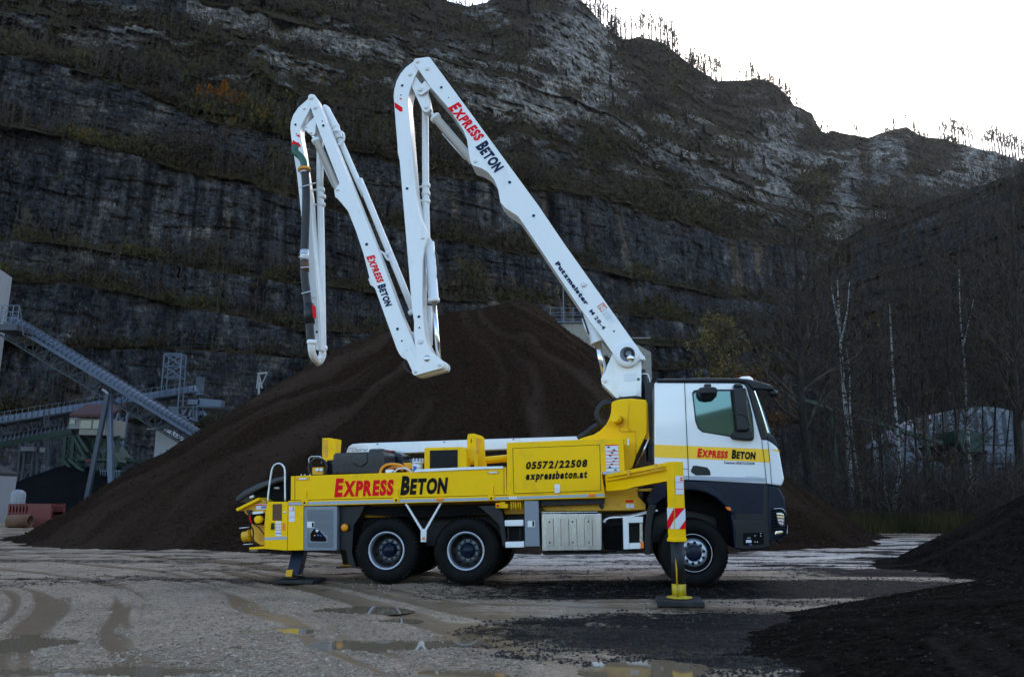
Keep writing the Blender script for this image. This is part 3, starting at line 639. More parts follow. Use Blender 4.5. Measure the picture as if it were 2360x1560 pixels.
# ================= chassis, underside
ch = poly('chassis_frame', 0, [(640, 1185), (1480, 1172), (1700, 1180), (1760, 1180), (1760, 1240), (1480, 1250), (640, 1262)], -.62, .12, 'frame_black', bevel=0)
poly('chassis_frame', 0, [(640, 1185), (1480, 1172), (1700, 1180), (1760, 1180), (1760, 1240), (1480, 1250), (640, 1262)], -1.55, .12, 'frame_black', bevel=0)
poly('subframe', 0, [(700, 1140), (1470, 1120), (1470, 1178), (700, 1196)], -.45, 1.55, 'yellow_worn', bevel=.01)
poly('underbody', 0, [(775, 1168), (1240, 1160), (1240, 1250), (775, 1262)], -.75, .9, 'black', bevel=0)
poly('engine_shade_block', 0, [(1380, 1160), (1700, 1150), (1750, 1160), (1750, 1250), (1640, 1250), (1560, 1236), (1380, 1252)], -.66, 1.0, 'black', bevel=0)  # black block added to darken the space under the cab
poly('wheel_arch_shade', 0, [(1486, 1120), (1690, 1120), (1690, 1245), (1660, 1245), (1650, 1190), (1560, 1165), (1510, 1190), (1500, 1245), (1486, 1245)], -.50, 1.5, 'black', bevel=0)  # black filler standing in for the deep shade of the wheel arch
# axle beams
for cx, cy, w in ((890, 1273, 0), (1073, 1274, 0), (1598, 1276, 0)):
    A = T(cx, cy, -.2); B = T(cx, cy, -.2); B.y += 2.0
    MB().tube([A, B], .09, 12).build('axle', M['frame_black'], truck)
# ================= wheels
def wheel(c, px, py, Rpx, kind, y0=0.0, width=.30, far=False):
    P = T(px, py, -y0); P = Vector((P.x, P.y, P.z)); R = Rpx * depth(P) / FPX
    P.z = max(P.z, R * .995)
    w = empty('wheel', P, 0, truck)
    prof = [(R * .56, .02), (R * .60, -.005), (R * .72, -.022), (R * .86, -.018), (R * .93, .0)]
    tyre = MB().lathe((0, 0, 0), (0, 1, 0), prof + [(R * .945, .012), (R * .945, width - .012), (R * .93, width), (R * .86, width + .02), (R * .6, width + .005), (R * .56, width - .02)], 56)
    tyre.build('tyre', M['rubber'], w)
    tr = MB(); nb = 46
    for k in range(nb):      # tread blocks
        for j, (a0, a1) in enumerate(((.0, .30), (.36, .64), (.70, 1.0))):
            t = 2 * pi * (k + (.5 if j == 1 else 0)) / nb; dt = 2 * pi / nb * .36
            vs = []
            for rr in (R * .93, R * 1.0 if j == 1 else R * .992):
                for yy in (a0, a1):
                    for s in (-1, 1): vs.append((rr * cos(t + s * dt), .004 + yy * (width - .008), rr * sin(t + s * dt)))
            tr.add(vs, [(0, 1, 3, 2), (4, 6, 7, 5), (0, 4, 5, 1), (2, 3, 7, 6), (0, 2, 6, 4), (1, 5, 7, 3)])
    tr.build('tread', M['tread'], w)
    if kind == 'rear':
        MB().lathe((0, 0, 0), (0, 1, 0), [(R * .57, .02), (R * .575, -.012), (R * .55, -.018), (R * .52, -.006), (R * .505, .02), (R * .50, .10)], 48).build('rim', M['rim'], w)
        MB().lathe((0, 0, 0), (0, 1, 0), [(R * .50, .10), (R * .47, .15), (R * .40, .20), (R * .34, .21), (0, .21)], 48).build('rim_dish', M['rim_dark'], w)
        MB().lathe((0, 0, 0), (0, 1, 0), [(R * .34, .205), (R * .335, .195), (R * .24, .19), (R * .23, .2)], 40).build('bolt_ring', M['grey_box'], w)
        for k in range(10):
            t = 2 * pi * k / 10; MB().lathe((R * .285 * cos(t), .165, R * .285 * sin(t)), (0, 1, 0), [(0, 0), (.016, 0), (.018, .004), (.018, .03)], 8).build('wheel_nut', M['frame_black'], w)
            t = 2 * pi * (k + .5) / 10; MB().lathe((R * .43 * cos(t), .168, R * .43 * sin(t)), (0, 1, 0), [(0, 0), (.026, 0), (.028, .02)], 10).build('vent_hole', M['black'], w)
        MB().lathe((0, 0, 0), (0, 1, 0), [(0, .075), (R * .12, .075), (R * .13, .085), (R * .19, .09), (R * .215, .11), (R * .225, .2)], 32).build('hub', M['darkblue'], w)
    elif kind == 'front':
        MB().lathe((0, 0, 0), (0, 1, 0), [(R * .56, .02), (R * .55, -.012), (R * .535, -.012), (R * .53, .02), (R * .50, .06), (R * .41, .05)], 48).build('rim', M['rubber'], w)
        MB().lathe((0, 0, 0), (0, 1, 0), [(R * .535, -.014), (R * .527, -.017), (R * .52, -.012)], 48).build('rim_edge', M['alu'], w)
        MB().lathe((0, 0, 0), (0, 1, 0), [(R * .41, .05), (R * .40, .02), (R * .38, -.035), (R * .355, -.06), (R * .23, -.062), (R * .225, -.05)], 48).build('rim_disc', M['rim'], w)
        for k in range(10):
            t = 2 * pi * (k + .3) / 10; MB().lathe((R * .292 * cos(t), -.07, R * .292 * sin(t)), (0, 1, 0), [(0, -.012), (.014, -.012), (.019, 0), (.026, .001), (.026, .02)], 12).build('wheel_nut', M['rim_dark'], w)
        MB().lathe((0, 0, 0), (0, 1, 0), [(0, -.085), (R * .13, -.085), (R * .17, -.08), (R * .215, -.07), (R * .232, -.055)], 36).build('hub', M['darkblue'], w)
    else:
        MB().lathe((0, 0, 0), (0, 1, 0), [(R * .57, .1), (R * .3, .15), (0, .15)], 24).build('rim', M['rim_dark'], w)
    return w
wheel(0, 890.5, 1272.5, 75, 'rear'); wheel(0, 1073.5, 1272.5, 76.5, 'rear'); wheel(0, 1598, 1273.5, 79.5, 'front', -.02)
for p in ((890.5, 1272.5), (1073.5, 1272.5)):
    Pc = T(*p, 0)
    for yy in (.33, 1.85, 2.18):
        q = wheel(0, p[0], p[1], 75, 'plain', 0); q.location = (Pc.x, yy, q.location.z)
Pc = T(1598, 1273.5, 0); q = wheel(0, 1598, 1273.5, 79.5, 'plain'); q.location = (Pc.x, 2.15, q.location.z)
# ================= low side panel and rail
Bx = truck
poly('side_panel', 0, [(670.6, 1097), (1120, 1081.6), (1166, 1076.4), (1168, 1140.2), (669.8, 1152.6)], 0, .10, 'yellow')
poly('deck', 0, [(672, 1099), (1166, 1078), (1168, 1090), (672, 1110)], -.10, 2.2, 'yellow_worn', bevel=0)
rail = poly('side_rail', 0, [(664, 1153.6), (1168, 1141), (1394, 1134.6), (1394.2, 1146.8), (664, 1166.6)], .012, .14, 'yellow')
poly('reflective_strip', 0, [(665.5, 1157.3), (790, 1153.8), (1120, 1146.2), (1393, 1137.3), (1393, 1143.8), (1120, 1152.4), (790, 1161), (665.5, 1163.8)], .017, .004, 'grey_film', rail, 0)
poly('panel_seam', 0, [(670.6, 1152.2), (1168, 1139.8), (1168, 1141.6), (670.6, 1154)], .002, .02, 'black', rail, 0)
for x in (679, 1161): poly('panel_seam', 0, [(x, 1096 if x < 700 else 1078), (x + 1.1, 1096 if x < 700 else 1078), (x + 1.1, 1152 if x < 700 else 1140), (x, 1152 if x < 700 else 1140)], .003, .003, 'black_film', rail, 0)
for (x, y) in ((701.5, 1157), (912.7, 1151.2), (1132, 1147)):
    h = poly('hinge', 0, [(x - 4.5, y - 26), (x + 4.5, y - 26), (x + 4.5, y - 7), (x + 7.5, y - 6), (x + 7.5, y + 2), (x + 5, y + 5), (x - 5, y + 5), (x - 7.5, y + 2), (x - 7.5, y - 6), (x - 4.5, y - 7)], .03, .03, 'yellow', bevel=.003)
    cyl('hinge_bolt', 0, (x, y + 1), .035, 2.6, .02, 'black_film', h, 14)
for pts in ([(683, 1099.6), (714, 1098.4), (714, 1106.6), (683, 1107.8)], [(1121.5, 1085.5), (1153, 1084.2), (1153, 1091.8), (1121.5, 1093)]):
    l = poly('latch', 0, pts, .004, .004, 'yellow_worn', bevel=0)
    cx = (pts[0][0] + pts[1][0]) / 2; cy = (pts[0][1] + pts[2][1]) / 2
    poly('latch_handle', 0, [(cx - 10, cy - 1.3), (cx + 8, cy - 2), (cx + 8, cy + 1), (cx - 10, cy + 1.7)], .018, .012, 'alu', l, .002)
for x, y in ((1013.5, 1150.6), (1364, 1141)):
    o = poly('side_marker_lamp', 0, [(x - 7.5, y - 2.8), (x + 7.5, y - 3.2), (x + 7.5, y + 2.8), (x - 7.5, y + 3.2)], .035, .025, 'orange', bevel=.004)
poly('reflector_plate', 0, [(1173, 1144.2), (1192, 1143.4), (1192, 1149.2), (1173, 1150)], .02, .006, 'sticker', rail, 0)
tp = poly('tread_plate', 9, [(385, 795), (440, 745), (1350, 705), (1905, 692), (1920, 730), (1350, 750)], .02, .35, 'alu', bevel=0)
ex = [(770.7, 1142.6), (905.6, 1138.4), (774.9, 1102.2)]
text('lettering', [('E', 1.2), ('XPRESS', 1.0)], 0, ex[0], ex[1], ex[2], 0, 'red', None, .055, .05)
text('lettering', [('B', 1.2), ('ETON', 1.0)], 0, (922.6, 1137.8), (1029, 1134.4), (927.4, 1096.5), 0, 'black_film', None, .055, .05)
# ================= tall side box
box = poly('side_box', 0, [(1168, 1020), (1385, 1010.8), (1436.3, 1008.8), (1440.5, 1086), (1387, 1092.4), (1393.5, 1135), (1168, 1141)], .01, .62, 'yellow', bevel=.012)
poly('door_gap', 2, [(523, 498), (1105, 474), (1113, 782), (531, 802)], .0145, .004, 'black_film', box, 0)
door = poly('box_door', 2, [(526.5, 501), (1102, 477.5), (1109.5, 779), (534, 798.5)], .02, .01, 'yellow', box, .004)
lk = poly('door_lock', 2, [(802, 738), (840, 737), (840, 795), (803, 797)], .026, .01, 'alu', box, .003)
poly('strip_lower', 2, [(1115, 655), (1238, 648), (1270, 655), (1130, 674)], .016, .004, 'grey_film', box, 0).name = 'reflective_strip'
text('lettering', [('05572/22508', 1)], 2, (610, 636), (1018, 620), (617, 588), .02, 'black_film', box, .05, .10)
text('lettering', [('expressbeton.at', 1)], 2, (610, 707), (1018, 693), (617, 657), .02, 'black_film', box, .05, .09)
st = poly('warning_sticker', 2, [(1140, 478), (1226, 474), (1234, 648), (1148, 652)], .016, .006, 'sticker', box, 0)
for k, (y, m) in enumerate(((518, 'red'), (542, 'red'), (566, 'red'), (588, 'red'), (607, 'red'), (630, 'sticker_blue'), (476, 'red'))):
    poly('sticker_line', 2, [(1141 + (y - 478) * .045, y), (1227 + (y - 478) * .045, y - 3), (1227 + (y - 478) * .045, y + (1 if k != 6 else 3)), (1141 + (y - 478) * .045, y + (4 if k != 6 else 7))], .019, .002, m, box, 0)
for k in range(9):
    y = 488 + k * 19; x = 1152 + (k * 37) % 50; poly('sticker_line', 2, [(x, y), (x + 16, y - 3), (x + 20, y + 7), (x + 4, y + 8)], .019, .002, 'frame_black', box, 0)
bk_ = poly('latch_bracket', 2, [(1263, 430), (1308, 432), (1308, 480), (1265, 478)], -.05, .04, 'yellow'); poly('latch_handle', 2, [(1286, 434), (1299, 434), (1299, 480), (1286, 480)], -.035, .02, 'alu', bk_)
# ================= pedestal (yellow turret support)
ped = poly('pedestal', 16, [(465, 245), (500, 226), (560, 207), (700, 197), (840, 210), (886, 216), (891, 610), (765, 880), (715, 1030), (600, 1090), (420, 1160), (100, 1160), (60, 690), (120, 668), (250, 630), (330, 580), (400, 510), (440, 430), (460, 360)], -.62, 1.25, 'yellow', bevel=.02)
poly('pedestal_shaded_side', 16, [(886, 240), (900, 250), (912, 600), (925, 680), (800, 930), (730, 1040), (700, 1040), (765, 880), (891, 610)], -.72, 1.0, 'yellow_worn', ped, .01)  # right side of the pedestal, its shading painted as darker yellow
pipe('pedestal_cap', 16, [(550, 455), (495, 425)], [-.60, -.30], 52, 'yellow', ped, 1, 28)
b = MB(); C0 = T(*K(16, 556, 470), -.60); R0 = rad(16, (556, 470), -.6, 62)
b.lathe(C0, (0, 1, 0), [(R0 * .7, -.05), (R0 * .95, -.05), (R0, -.03), (R0, 0)], 24)
for k in range(16): b.lathe(C0 + Vector((R0 * .9 * cos(k * pi / 8), -.06, R0 * .9 * sin(k * pi / 8))), (0, 1, 0), [(0, -.01), (.014, -.01), (.016, .02)], 8)
b.build('flange', M['yellow_worn'], ped)
pipe('small_pipe', 16, [(555, 520), (558, 580), (590, 592), (730, 592), (752, 610), (756, 880)], -.60, 4, 'yellow_worn', ped, 3, 8)
pipe('small_pipe', 16, [(676, 250), (662, 470), (672, 560), (700, 585)], -.60, 4, 'yellow_worn', ped, 3, 8)
pipe('hose', 16, [(470, 245), (360, 275), (300, 370), (330, 470), (400, 520)], -1.1, 44, 'hose_black', None, 6, 16)
pipe('hose', 16, [(340, 505), (240, 555), (170, 610), (60, 680)], -1.2, 36, 'hose_black', None, 6, 16)
pipe('damper_rod', 16, [(905, 690), (815, 905)], -.66, 13, 'chrome', None, 1, 12)
pipe('damper', 16, [(880, 690), (775, 905), (735, 1030)], -.72, 22, 'frame_black', None, 1, 12, False)
pipe('damper', 16, [(800, 930), (745, 1040)], -.62, 20, 'rust', None, 1, 12)
# ================= outrigger front: swung arm, leg, foot
legG = TG(1566, 1390); offL = -legG.y
arm = MB()
fl = [(1394, 1093.5), (1543, 1063.7), (1543, 1109.8), (1533.5, 1108.8), (1462, 1122), (1443, 1128), (1397, 1132)]
fo = [-.02, offL - .12, offL - .12, offL - .14, .95, .75, -.0]
arm.prism([T(x, y, o) for (x, y), o in zip(fl, fo)], Vector((.05, .22, 0)))
oarm = arm.build('outrigger_arm', M['yellow'], truck, .008)
for yy in (0, 1):
    a = T(1401, 1101 + yy * 8, .06); b_ = T(1533, 1074 + yy * 7, offL - .1); MB().tube([a, b_], .012, 8).build('hydraulic_line', M['yellow_worn'], oarm)
for x, y, t in ((1448, 1091, .40), (1512, 1078, .82)):
    p = T(x, y, offL * t + .02); MB().box(p - Vector((.02, .03, .05)), p + Vector((.02, .0, .06))).build('line_clamp', M['yellow_worn'], oarm, .004)
def legbox(name, x0, y0, x1, y1, s, m, off=0, extra=0, par=None):
    top = T(x0, y0, offL); bot = T(x1, y1, offL); ph = radians(30); vs = []
    h = s / 2 * sqrt(2) + extra
    for P in (top, bot):
        for k in range(4):
            t = ph + pi / 4 + k * pi / 2; vs.append(P + Vector((h * cos(t), h * sin(t), 0)))
    return MB().add(vs, [(0, 1, 2, 3), (7, 6, 5, 4), (0, 4, 5, 1), (1, 5, 6, 2), (2, 6, 7, 3), (3, 7, 4, 0)]).build(name, M[m], par or truck, .006)
leg = legbox('outrigger_leg', 1555, 1064, 1558.5, 1170, .172, 'yellow')
legbox('leg_lower_sleeve', 1558.3, 1168, 1560.5, 1246, .172, 'yellow', par=leg, extra=.004)
legbox('collar', 1560, 1239, 1560.3, 1247.5, .172, 'yellow', par=leg, extra=.018)
def striped(name, c, quad, off, par, flip=False, m2='sticker', n=3):
    """red and white diagonal warning board"""
    poly(name, c, quad, off, .004, m2, par, 0)
# warning stripes wrap both visible faces of the leg
def legpt(u, v, face, lift=.012):
    """u 0..1 across a face, v = photo row; on the leg surface"""
    f = (v - 1064) / (1246 - 1064); cxx = 1555 + 5.5 * f; P = T(cxx, v, offL); ph = radians(30); h = .172 / 2
    ex_ = Vector((cos(ph), sin(ph), 0)); ey_ = Vector((-sin(ph), cos(ph), 0))
    if face == 0: return P - ey_ * (h + lift) + ex_ * (h * (2 * u - 1))      # right, front-facing
    return P - ex_ * (h + lift) - ey_ * (h * (2 * u - 1))                    # left face, u from back to front
for face in (0, 1):
    MB().add([legpt(0, 1170, face, .009), legpt(1, 1170, face, .009), legpt(1, 1218, face, .009), legpt(0, 1218, face, .009)], [(0, 1, 2, 3)]).build('warning_board', M['sticker'], leg)
    for (a, b2) in ((.0, .0),):
        pass
def tri(pts, face): MB().add([legpt(u, v, face, .012) for u, v in pts], [tuple(range(len(pts)))]).build('red_stripe', M['red'], leg)
tri([(.05, 1170), (.98, 1170), (0, 1196), (0, 1172)], 0); tri([(1, 1197), (1, 1218), (.35, 1218)], 0)
tri([(.95, 1172), (1, 1170), (1, 1196), (.25, 1218), (0, 1218), (0, 1200)], 1)
for face, u0, u1, y0, y1 in ((0, .12, .86, 1097, 1139),):
    MB().add([legpt(u0, y0, face), legpt(u1, y0, face), legpt(u1, y1, face), legpt(u0, y1, face)], [(0, 1, 2, 3)]).build('warning_sticker', M['sticker'], leg)
    for v in (1111, 1126): MB().add([legpt(u0, v, face, .015), legpt(u1, v, face, .015), legpt(u1, v + 1, face, .015), legpt(u0, v + 1, face, .015)], [(0, 1, 2, 3)]).build('sticker_line', M['red'], leg)
    for v in (1100, 1105): MB().add([legpt(.6, v, face, .015), legpt(.8, v, face, .015), legpt(.8, v + 3.4, face, .015), legpt(.6, v + 3.4, face, .015)], [(0, 1, 2, 3)]).build('sticker_line', M['red'], leg)
a = T(1560.5, 1246, offL); b_ = Vector((legG.x, legG.y, .10)); r_ = .093
MB().tube([a, a.lerp(b_, .78)], r_, 28).build('support_ram', M['frame_black'], truck)
def tmat_scuff():
    m = mat('scuffed_yellow_ram', (.55, .38, .01), .55, var=.2, scale=4, dirt=.75, dirtcol=(.02, .018, .016), stretch=(8, 8, .6)); return m
M['scuff'] = tmat_scuff()
MB().tube([a.lerp(b_, .78), b_], r_ + .003, 28).build('ram_foot', M['scuff'], truck)
MB().tube([a.lerp(b_, .30) + Vector((-.035, -.082, 0)), a.lerp(b_, .5) + Vector((-.028, -.086, 0)), a.lerp(b_, .80) + Vector((-.03, -.084, 0))], [.003, .011, .014], 6).build('bare_paint_streak', M['yellow_worn'], truck)
MB().lathe(b_ - Vector((0, 0, 0)), (0, 0, 1), [(0, -.028), (.17, -.028), (.18, -.022), (.175, -.012), (.12, -.006), (.10, .006)], 28).build('foot_plate', M['scuff'], truck)
# pads are separate things under the feet
def pad(P, sx, sy, h, rz, label, m='pad'):
    W = TP0 + TU * P.x - TN * P.y
    o = MB().box((-sx / 2, -sy / 2, 0), (sx / 2, sy / 2, h)).build('outrigger_pad', M[m], None, .012); o.location = (W.x, W.y, -.012); o.rotation_euler = (0, 0, rz)
    return tag(o, label, 'outrigger pad', 'pads under the outriggers')
pad(legG, .62, .60, .075, -TA, 'black square pad under the front outrigger leg with red and white stripes')
# ================= outriggers rear
rg = TG(678, 1462 / 4.877 + 1040); 
ro = MB(); Pt = T(*K(7, 765, 1115), -.3); Pb = Vector((rg.x, rg.y, .12))
rl = MB().prism([Pt + Vector((-.11, -.02, 0)), Pt + Vector((.12, -.02, 0)), Pb + Vector((.10, -.08, 0)), Pb + Vector((-.115, -.08, 0))], (0, .2, 0)).build('rear_outrigger_leg', M['darkblue'], truck, .008)
MB().prism([Pb + Vector((-.118, -.084, .08)), Pb + Vector((.0, -.084, .09)), Pb + Vector((-.02, -.084, -.03)), Pb + Vector((-.13, -.084, -.03))], (0, .2, 0)).build('yellow_foot', M['yellow_worn'], truck, .004)
MB().lathe(Pb + Vector((-.03, .02, -.03)), (0, 0, 1), [(0, -.03), (.2, -.03), (.2, -.01), (.1, 0)], 20).build('foot_plate', M['frame_black'], truck)
pad(Vector((rg.x + .10, rg.y + .02, 0)), .70, .62, .06, -TA, 'black pad under the rear outrigger beside the rear yellow door')
fp = TG(800, 1309); Pt = T(805, 1200, -2.0)
MB().prism([Vector((fp.x - .09, fp.y, .06)), Vector((fp.x + .09, fp.y, .06)), Vector((fp.x + .07, 2.3, 1.15)), Vector((fp.x - .11, 2.3, 1.15))], (0, .18, 0)).build('rear_outrigger_leg', M['frame_black'], truck, .005)
MB().box((fp.x - .12, fp.y - .1, .055), (fp.x + .2, fp.y + .15, .075)).build('foot_plate', M['yellow_worn'], truck)
pad(Vector((fp.x + .08, fp.y + .05, 0)), .5, .5, .055, -TA, 'black pad seen under the truck at the far rear outrigger')
# ================= rear end
doorA = poly('rear_cabinet', 7, [(420, 566), (650, 566), (640, 1114), (386, 1094), (386, 820), (398, 690), (412, 600)], .02, .45, 'yellow', bevel=.008)
poly('gauge_window', 7, [(478, 592), (586, 586), (584, 778), (476, 776)], .022, .01, 'rust', doorA, .003)
poly('reflective_strip', 7, [(388, 966), (640, 954), (640, 988), (388, 996)], .024, .004, 'grey_film', doorA, 0)
poly('side_marker_lamp', 7, [(588, 806), (617, 803), (617, 884), (588, 886)], .03, .012, 'orange', doorA, .003)
poly('door_handle', 7, [(460, 805), (490, 800), (494, 876), (456, 878)], .05, .03, 'frame_black', doorA, .006)
poly('warning_sticker', 7, [(512, 786), (574, 784), (574, 952), (508, 950)], .024, .003, 'sticker', doorA, 0)
for y in (818, 852, 884): poly('sticker_line', 7, [(512, y), (574, y - 2), (574, y + 3), (512, y + 5)], .026, .002, 'red', doorA, 0)
poly('sticker_line', 7, [(512, 915), (574, 913), (574, 922), (512, 924)], .026, .002, 'sticker_blue', doorA, 0)
cyl('lock', 7, (614, 684), .026, 14, .012, 'alu', doorA, 16)
for x, y in ((398, 846), (416, 722), (414, 762), (400, 1034), (450, 1032), (466, 620), (604, 616)): cyl('rivet', 7, (x, y), .026, 4, .01, 'frame_black', doorA, 8)
doorB = poly('rear_post', 7, [(656, 562), (825, 556), (822, 1110), (646, 1112)], .012, .45, 'yellow', bevel=.008)
poly('warning_sticker', 7, [(664, 622), (728, 620), (727, 790), (662, 788)], .016, .003, 'sticker', doorB, 0)
for y in (666, 732): poly('sticker_line', 7, [(664, y), (728, y), (728, y + 4), (664, y + 4)], .018, .002, 'red', doorB, 0)
for y in (626, 648): poly('sticker_line', 7, [(702, y), (722, y), (722, y + 13), (702, y + 13)], .018, .002, 'red', doorB, 0)
gc = poly('mesh_cabinet', 7, [(832, 618), (1205, 612), (1200, 1110), (824, 1114)], -.01, .5, 'grey_box', bevel=.008)
slots = MB()
for r_i in range(34):
    y = 660 + r_i * 12.6
    for k in range(15):
        x = 868 + k * 21 + (10.5 if r_i % 2 else 0)
        if x > 1158: continue
        if 862 < x + 8 < 955 and 775 < y < 868: continue
        if 885 < x + 8 < 1100 and 850 < y < 1025 and (x - 905) < 60 + (y - 850) * 1.35 and x > 880: continue
        P = PT(7, [(x, y), (x + 14, y), (x + 14, y + 5.5), (x, y + 5.5)], -.0075); slots.add(P, [(0, 1, 2, 3)])
slots.build('mesh_slots', M['black'], gc)
poly('control_opening', 7, [(905, 920), (940, 872), (985, 868), (1080, 975), (1084, 1000), (1070, 1012), (915, 1008), (902, 995)], -.004, .01, 'black', gc, .002)
poly('handle_plate', 7, [(866, 788), (944, 790), (944, 858), (866, 856)], .0, .01, 'alu', gc, .003); poly('door_handle', 7, [(920, 800), (938, 800), (938, 850), (920, 850)], .006, .01, 'black', gc, 0)
cyl('gauge', 7, (978, 892), .002, 17, .01, 'alu', gc, 18); cyl('button', 7, (990, 942), .006, 11, .01, 'sticker_blue', gc, 14); cyl('button', 7, (952, 944), .006, 9, .01, 'orange', gc, 12); cyl('button', 7, (1020, 946), .006, 9, .01, 'sticker_blue', gc, 12)
pipe('handrail', 7, [(425, 566), (436, 440), (462, 260), (478, 190), (505, 150), (548, 135), (590, 155), (615, 205), (618, 330), (620, 562)], .0, 10, 'chrome' if 0 else 'alu', None, 5, 12)
pipe('handrail', 7, [(552, 560), (575, 470), (600, 438), (608, 560)], -.5, 6, 'alu', None, 4, 10)
poly('hopper_cover', 7, [(62, 560), (72, 510), (150, 440), (300, 362), (450, 310), (600, 272), (684, 262), (684, 330), (560, 350), (400, 400), (200, 500), (90, 575)], -.35, 1.7, 'tank_black', bevel=.03)
poly('hopper_rear_panel', 7, [(200, 520), (400, 400), (684, 320), (684, 590), (420, 600), (330, 560)], -.45, 1.5, 'black', bevel=.01)
hl = poly('hopper_lid', 7, [(62, 645), (318, 518), (328, 545), (78, 672)], -.02, 1.9, 'yellow', bevel=.006)
hp = poly('hopper', 7, [(130, 640), (330, 520), (405, 560), (398, 690), (388, 820), (270, 800), (235, 740), (170, 700)], -.12, 1.7, 'yellow_worn', bevel=.02)
poly('warning_sticker', 7, [(295, 592), (408, 588), (408, 648), (293, 652)], -.11, .004, 'sticker', hp, 0); poly('sticker_line', 7, [(296, 598), (406, 594), (406, 606), (296, 610)], -.108, .002, 'red', hp, 0)
poly('sticker_line', 7, [(350, 616), (406, 614), (406, 638), (350, 640)], -.108, .002, 'sticker_blue', hp, 0)
poly('rating_plate', 7, [(246, 680), (372, 670), (372, 694), (248, 706)], -.10, .01, 'alu', hp, 0)
poly('hopper_recess', 7, [(215, 700), (395, 690), (386, 820), (300, 822), (225, 790)], -.118, .02, 'black', hp, 0)
cyl('gear_motor', 7, (310, 765), -.02, 42, .25, 'yellow', None, 24)
poly('gate_plate', 7, [(240, 812), (386, 822), (386, 1055), (340, 1050), (268, 1000), (232, 930)], -.25, .5, 'yellow_worn', bevel=.01)
pipe('outlet', 7, [(150, 960), (245, 940)], -.35, 58, 'yellow_worn', None, 1, 24)
pipe('outlet_clamp', 7, [(215, 948), (235, 943)], -.35, 68, 'yellow_worn', None, 1, 24)
pipe('hydraulic_hose', 7, [(215, 690), (225, 760), (260, 810), (330, 860), (380, 930)], -.15, 7, 'hose_black', None, 4, 8); pipe('hydraulic_hose', 7, [(232, 700), (226, 760), (245, 800)], -.1, 10, 'red', None, 4, 8)
pipe('hydraulic_hose', 7, [(240, 840), (262, 900), (262, 990), (300, 1045)], -.12, 9, 'frame_black', None, 4, 8)
poly('bracket', 7, [(180, 660), (240, 655), (245, 700), (235, 725), (205, 720)], -.08, .1, 'frame_black', bevel=.004)
poly('rear_step', 7, [(216, 1080), (385, 1068), (388, 1094), (216, 1102)], .0, .35, 'yellow', bevel=.004)
pipe('rod', 7, [(105, 862), (215, 850)], -.3, 6, 'alu'); pipe('rod', 7, [(150, 1046), (260, 1036)], -.3, 6, 'alu'); pipe('valve', 7, [(225, 520), (272, 500)], -.25, 16, 'alu'); pipe('valve', 7, [(498, 410), (560, 412)], -.45, 14, 'alu')
poly('end_panel', 7, [(640, 262), (688, 262), (686, 560), (640, 575)], -.25, 1.8, 'black', bevel=0)
# ================= equipment on the deck
tk = poly('water_tank', 8, [(572, 430), (600, 395), (840, 385), (1400, 366), (1440, 400), (1448, 750), (540, 760), (540, 545), (565, 500)], -.22, .75, 'tank_black', bevel=.04)
poly('tank_rib', 8, [(870, 385), (1140, 378), (1150, 560), (1050, 640), (880, 570)], -.19, .04, 'tank_black', tk, .015)
poly('water_tank', 8, [(1180, 345), (1220, 325), (1430, 322), (1440, 345), (1600, 352), (1640, 385), (1740, 415), (1760, 470), (1760, 620), (1180, 620)], -1.1, .6, 'tank_black', bevel=.04)
poly('tank_cap', 8, [(1500, 355), (1560, 352), (1560, 366), (1500, 368)], -.95, .1, 'red', bevel=.004)
poly('tank_base', 8, [(470, 515), (560, 515), (545, 770), (470, 770)], -.3, .6, 'plastic', bevel=.01)
br = poly('boom_rest_post', 8, [(388, 145), (516, 138), (520, 155), (626, 155), (605, 470), (590, 490), (385, 490)], -1.0, .3, 'yellow', bevel=.008)
poly('post_recess', 8, [(398, 165), (480, 162), (478, 470), (398, 468)], -.99, .02, 'yellow_worn', br, 0)
poly('boom_rest_foot', 8, [(228, 480), (560, 472), (560, 520), (450, 540), (228, 520)], -.9, .4, 'yellow', bevel=.01)
ring_c = T(*K(8, 312, 650), -.15); rr = rad(8, (312, 650), -.15, 160)
b = MB()
for k in range(3):
    b.tube([ring_c + Vector((rr * (1 - .12 * k) * cos(t), .05 * k, rr * (1 - .12 * k) * sin(t))) for t in np.linspace(-.9, pi + .9, 28)], .022, 8)
b.build('coiled_hose', M['hose_black'], truck)
cb = poly('gauge_box', 8, [(218, 640), (408, 634), (410, 760), (215, 760)], -.16, .2, 'yellow_worn', bevel=.006)
for x in (300, 368): cyl('gauge', 8, (x, 685), -.14, 27, .03, 'sticker', cb, 20); cyl('gauge_rim', 8, (x, 685), -.136, 31, .02, 'alu', cb, 20)
pipe('frame_tube', 8, [(162, 560), (165, 490), (205, 456), (260, 455), (330, 455), (370, 480), (375, 570)], -.2, 9, 'alu', None, 4, 8)
pipe('valve_block', 8, [(260, 500), (370, 520)], -.2, 32, 'frame_black', None, 1, 12)
bm_ = poly('long_white_beam', 0, [(798, 1042), (803, 1029), (812, 1023), (830, 1021.2), (1110, 1012), (1345, 1004.6), (1345, 1030), (1170, 1035), (977, 1042), (800, 1049)], -1.75, .3, 'alu', bevel=.01)
for x, y in ((870, 1023), (1024, 1018.5), (1183, 1012.5)): poly('beam_slot', 0, [(x - 2.5, y - .8), (x + 2.5, y - 1), (x + 2, y + 1), (x - 2, y + 1.2)], -1.745, .004, 'black', bm_, 0)
poly('beam_rail', 0, [(925, 1058), (1170, 1050), (1170, 1056), (925, 1065)], -1.6, .1, 'grey_box', bevel=0)
for k, (x, y, r0) in enumerate(((1000, 340, 26), (1060, 330, 20), (1130, 335, 24), (860, 345, 12), (940, 350, 14))): pipe('fitting', 8, [(x - 35, y + 8), (x + 30, y - 6)], -.55, r0 * .7, 'alu', None, 1, 10)
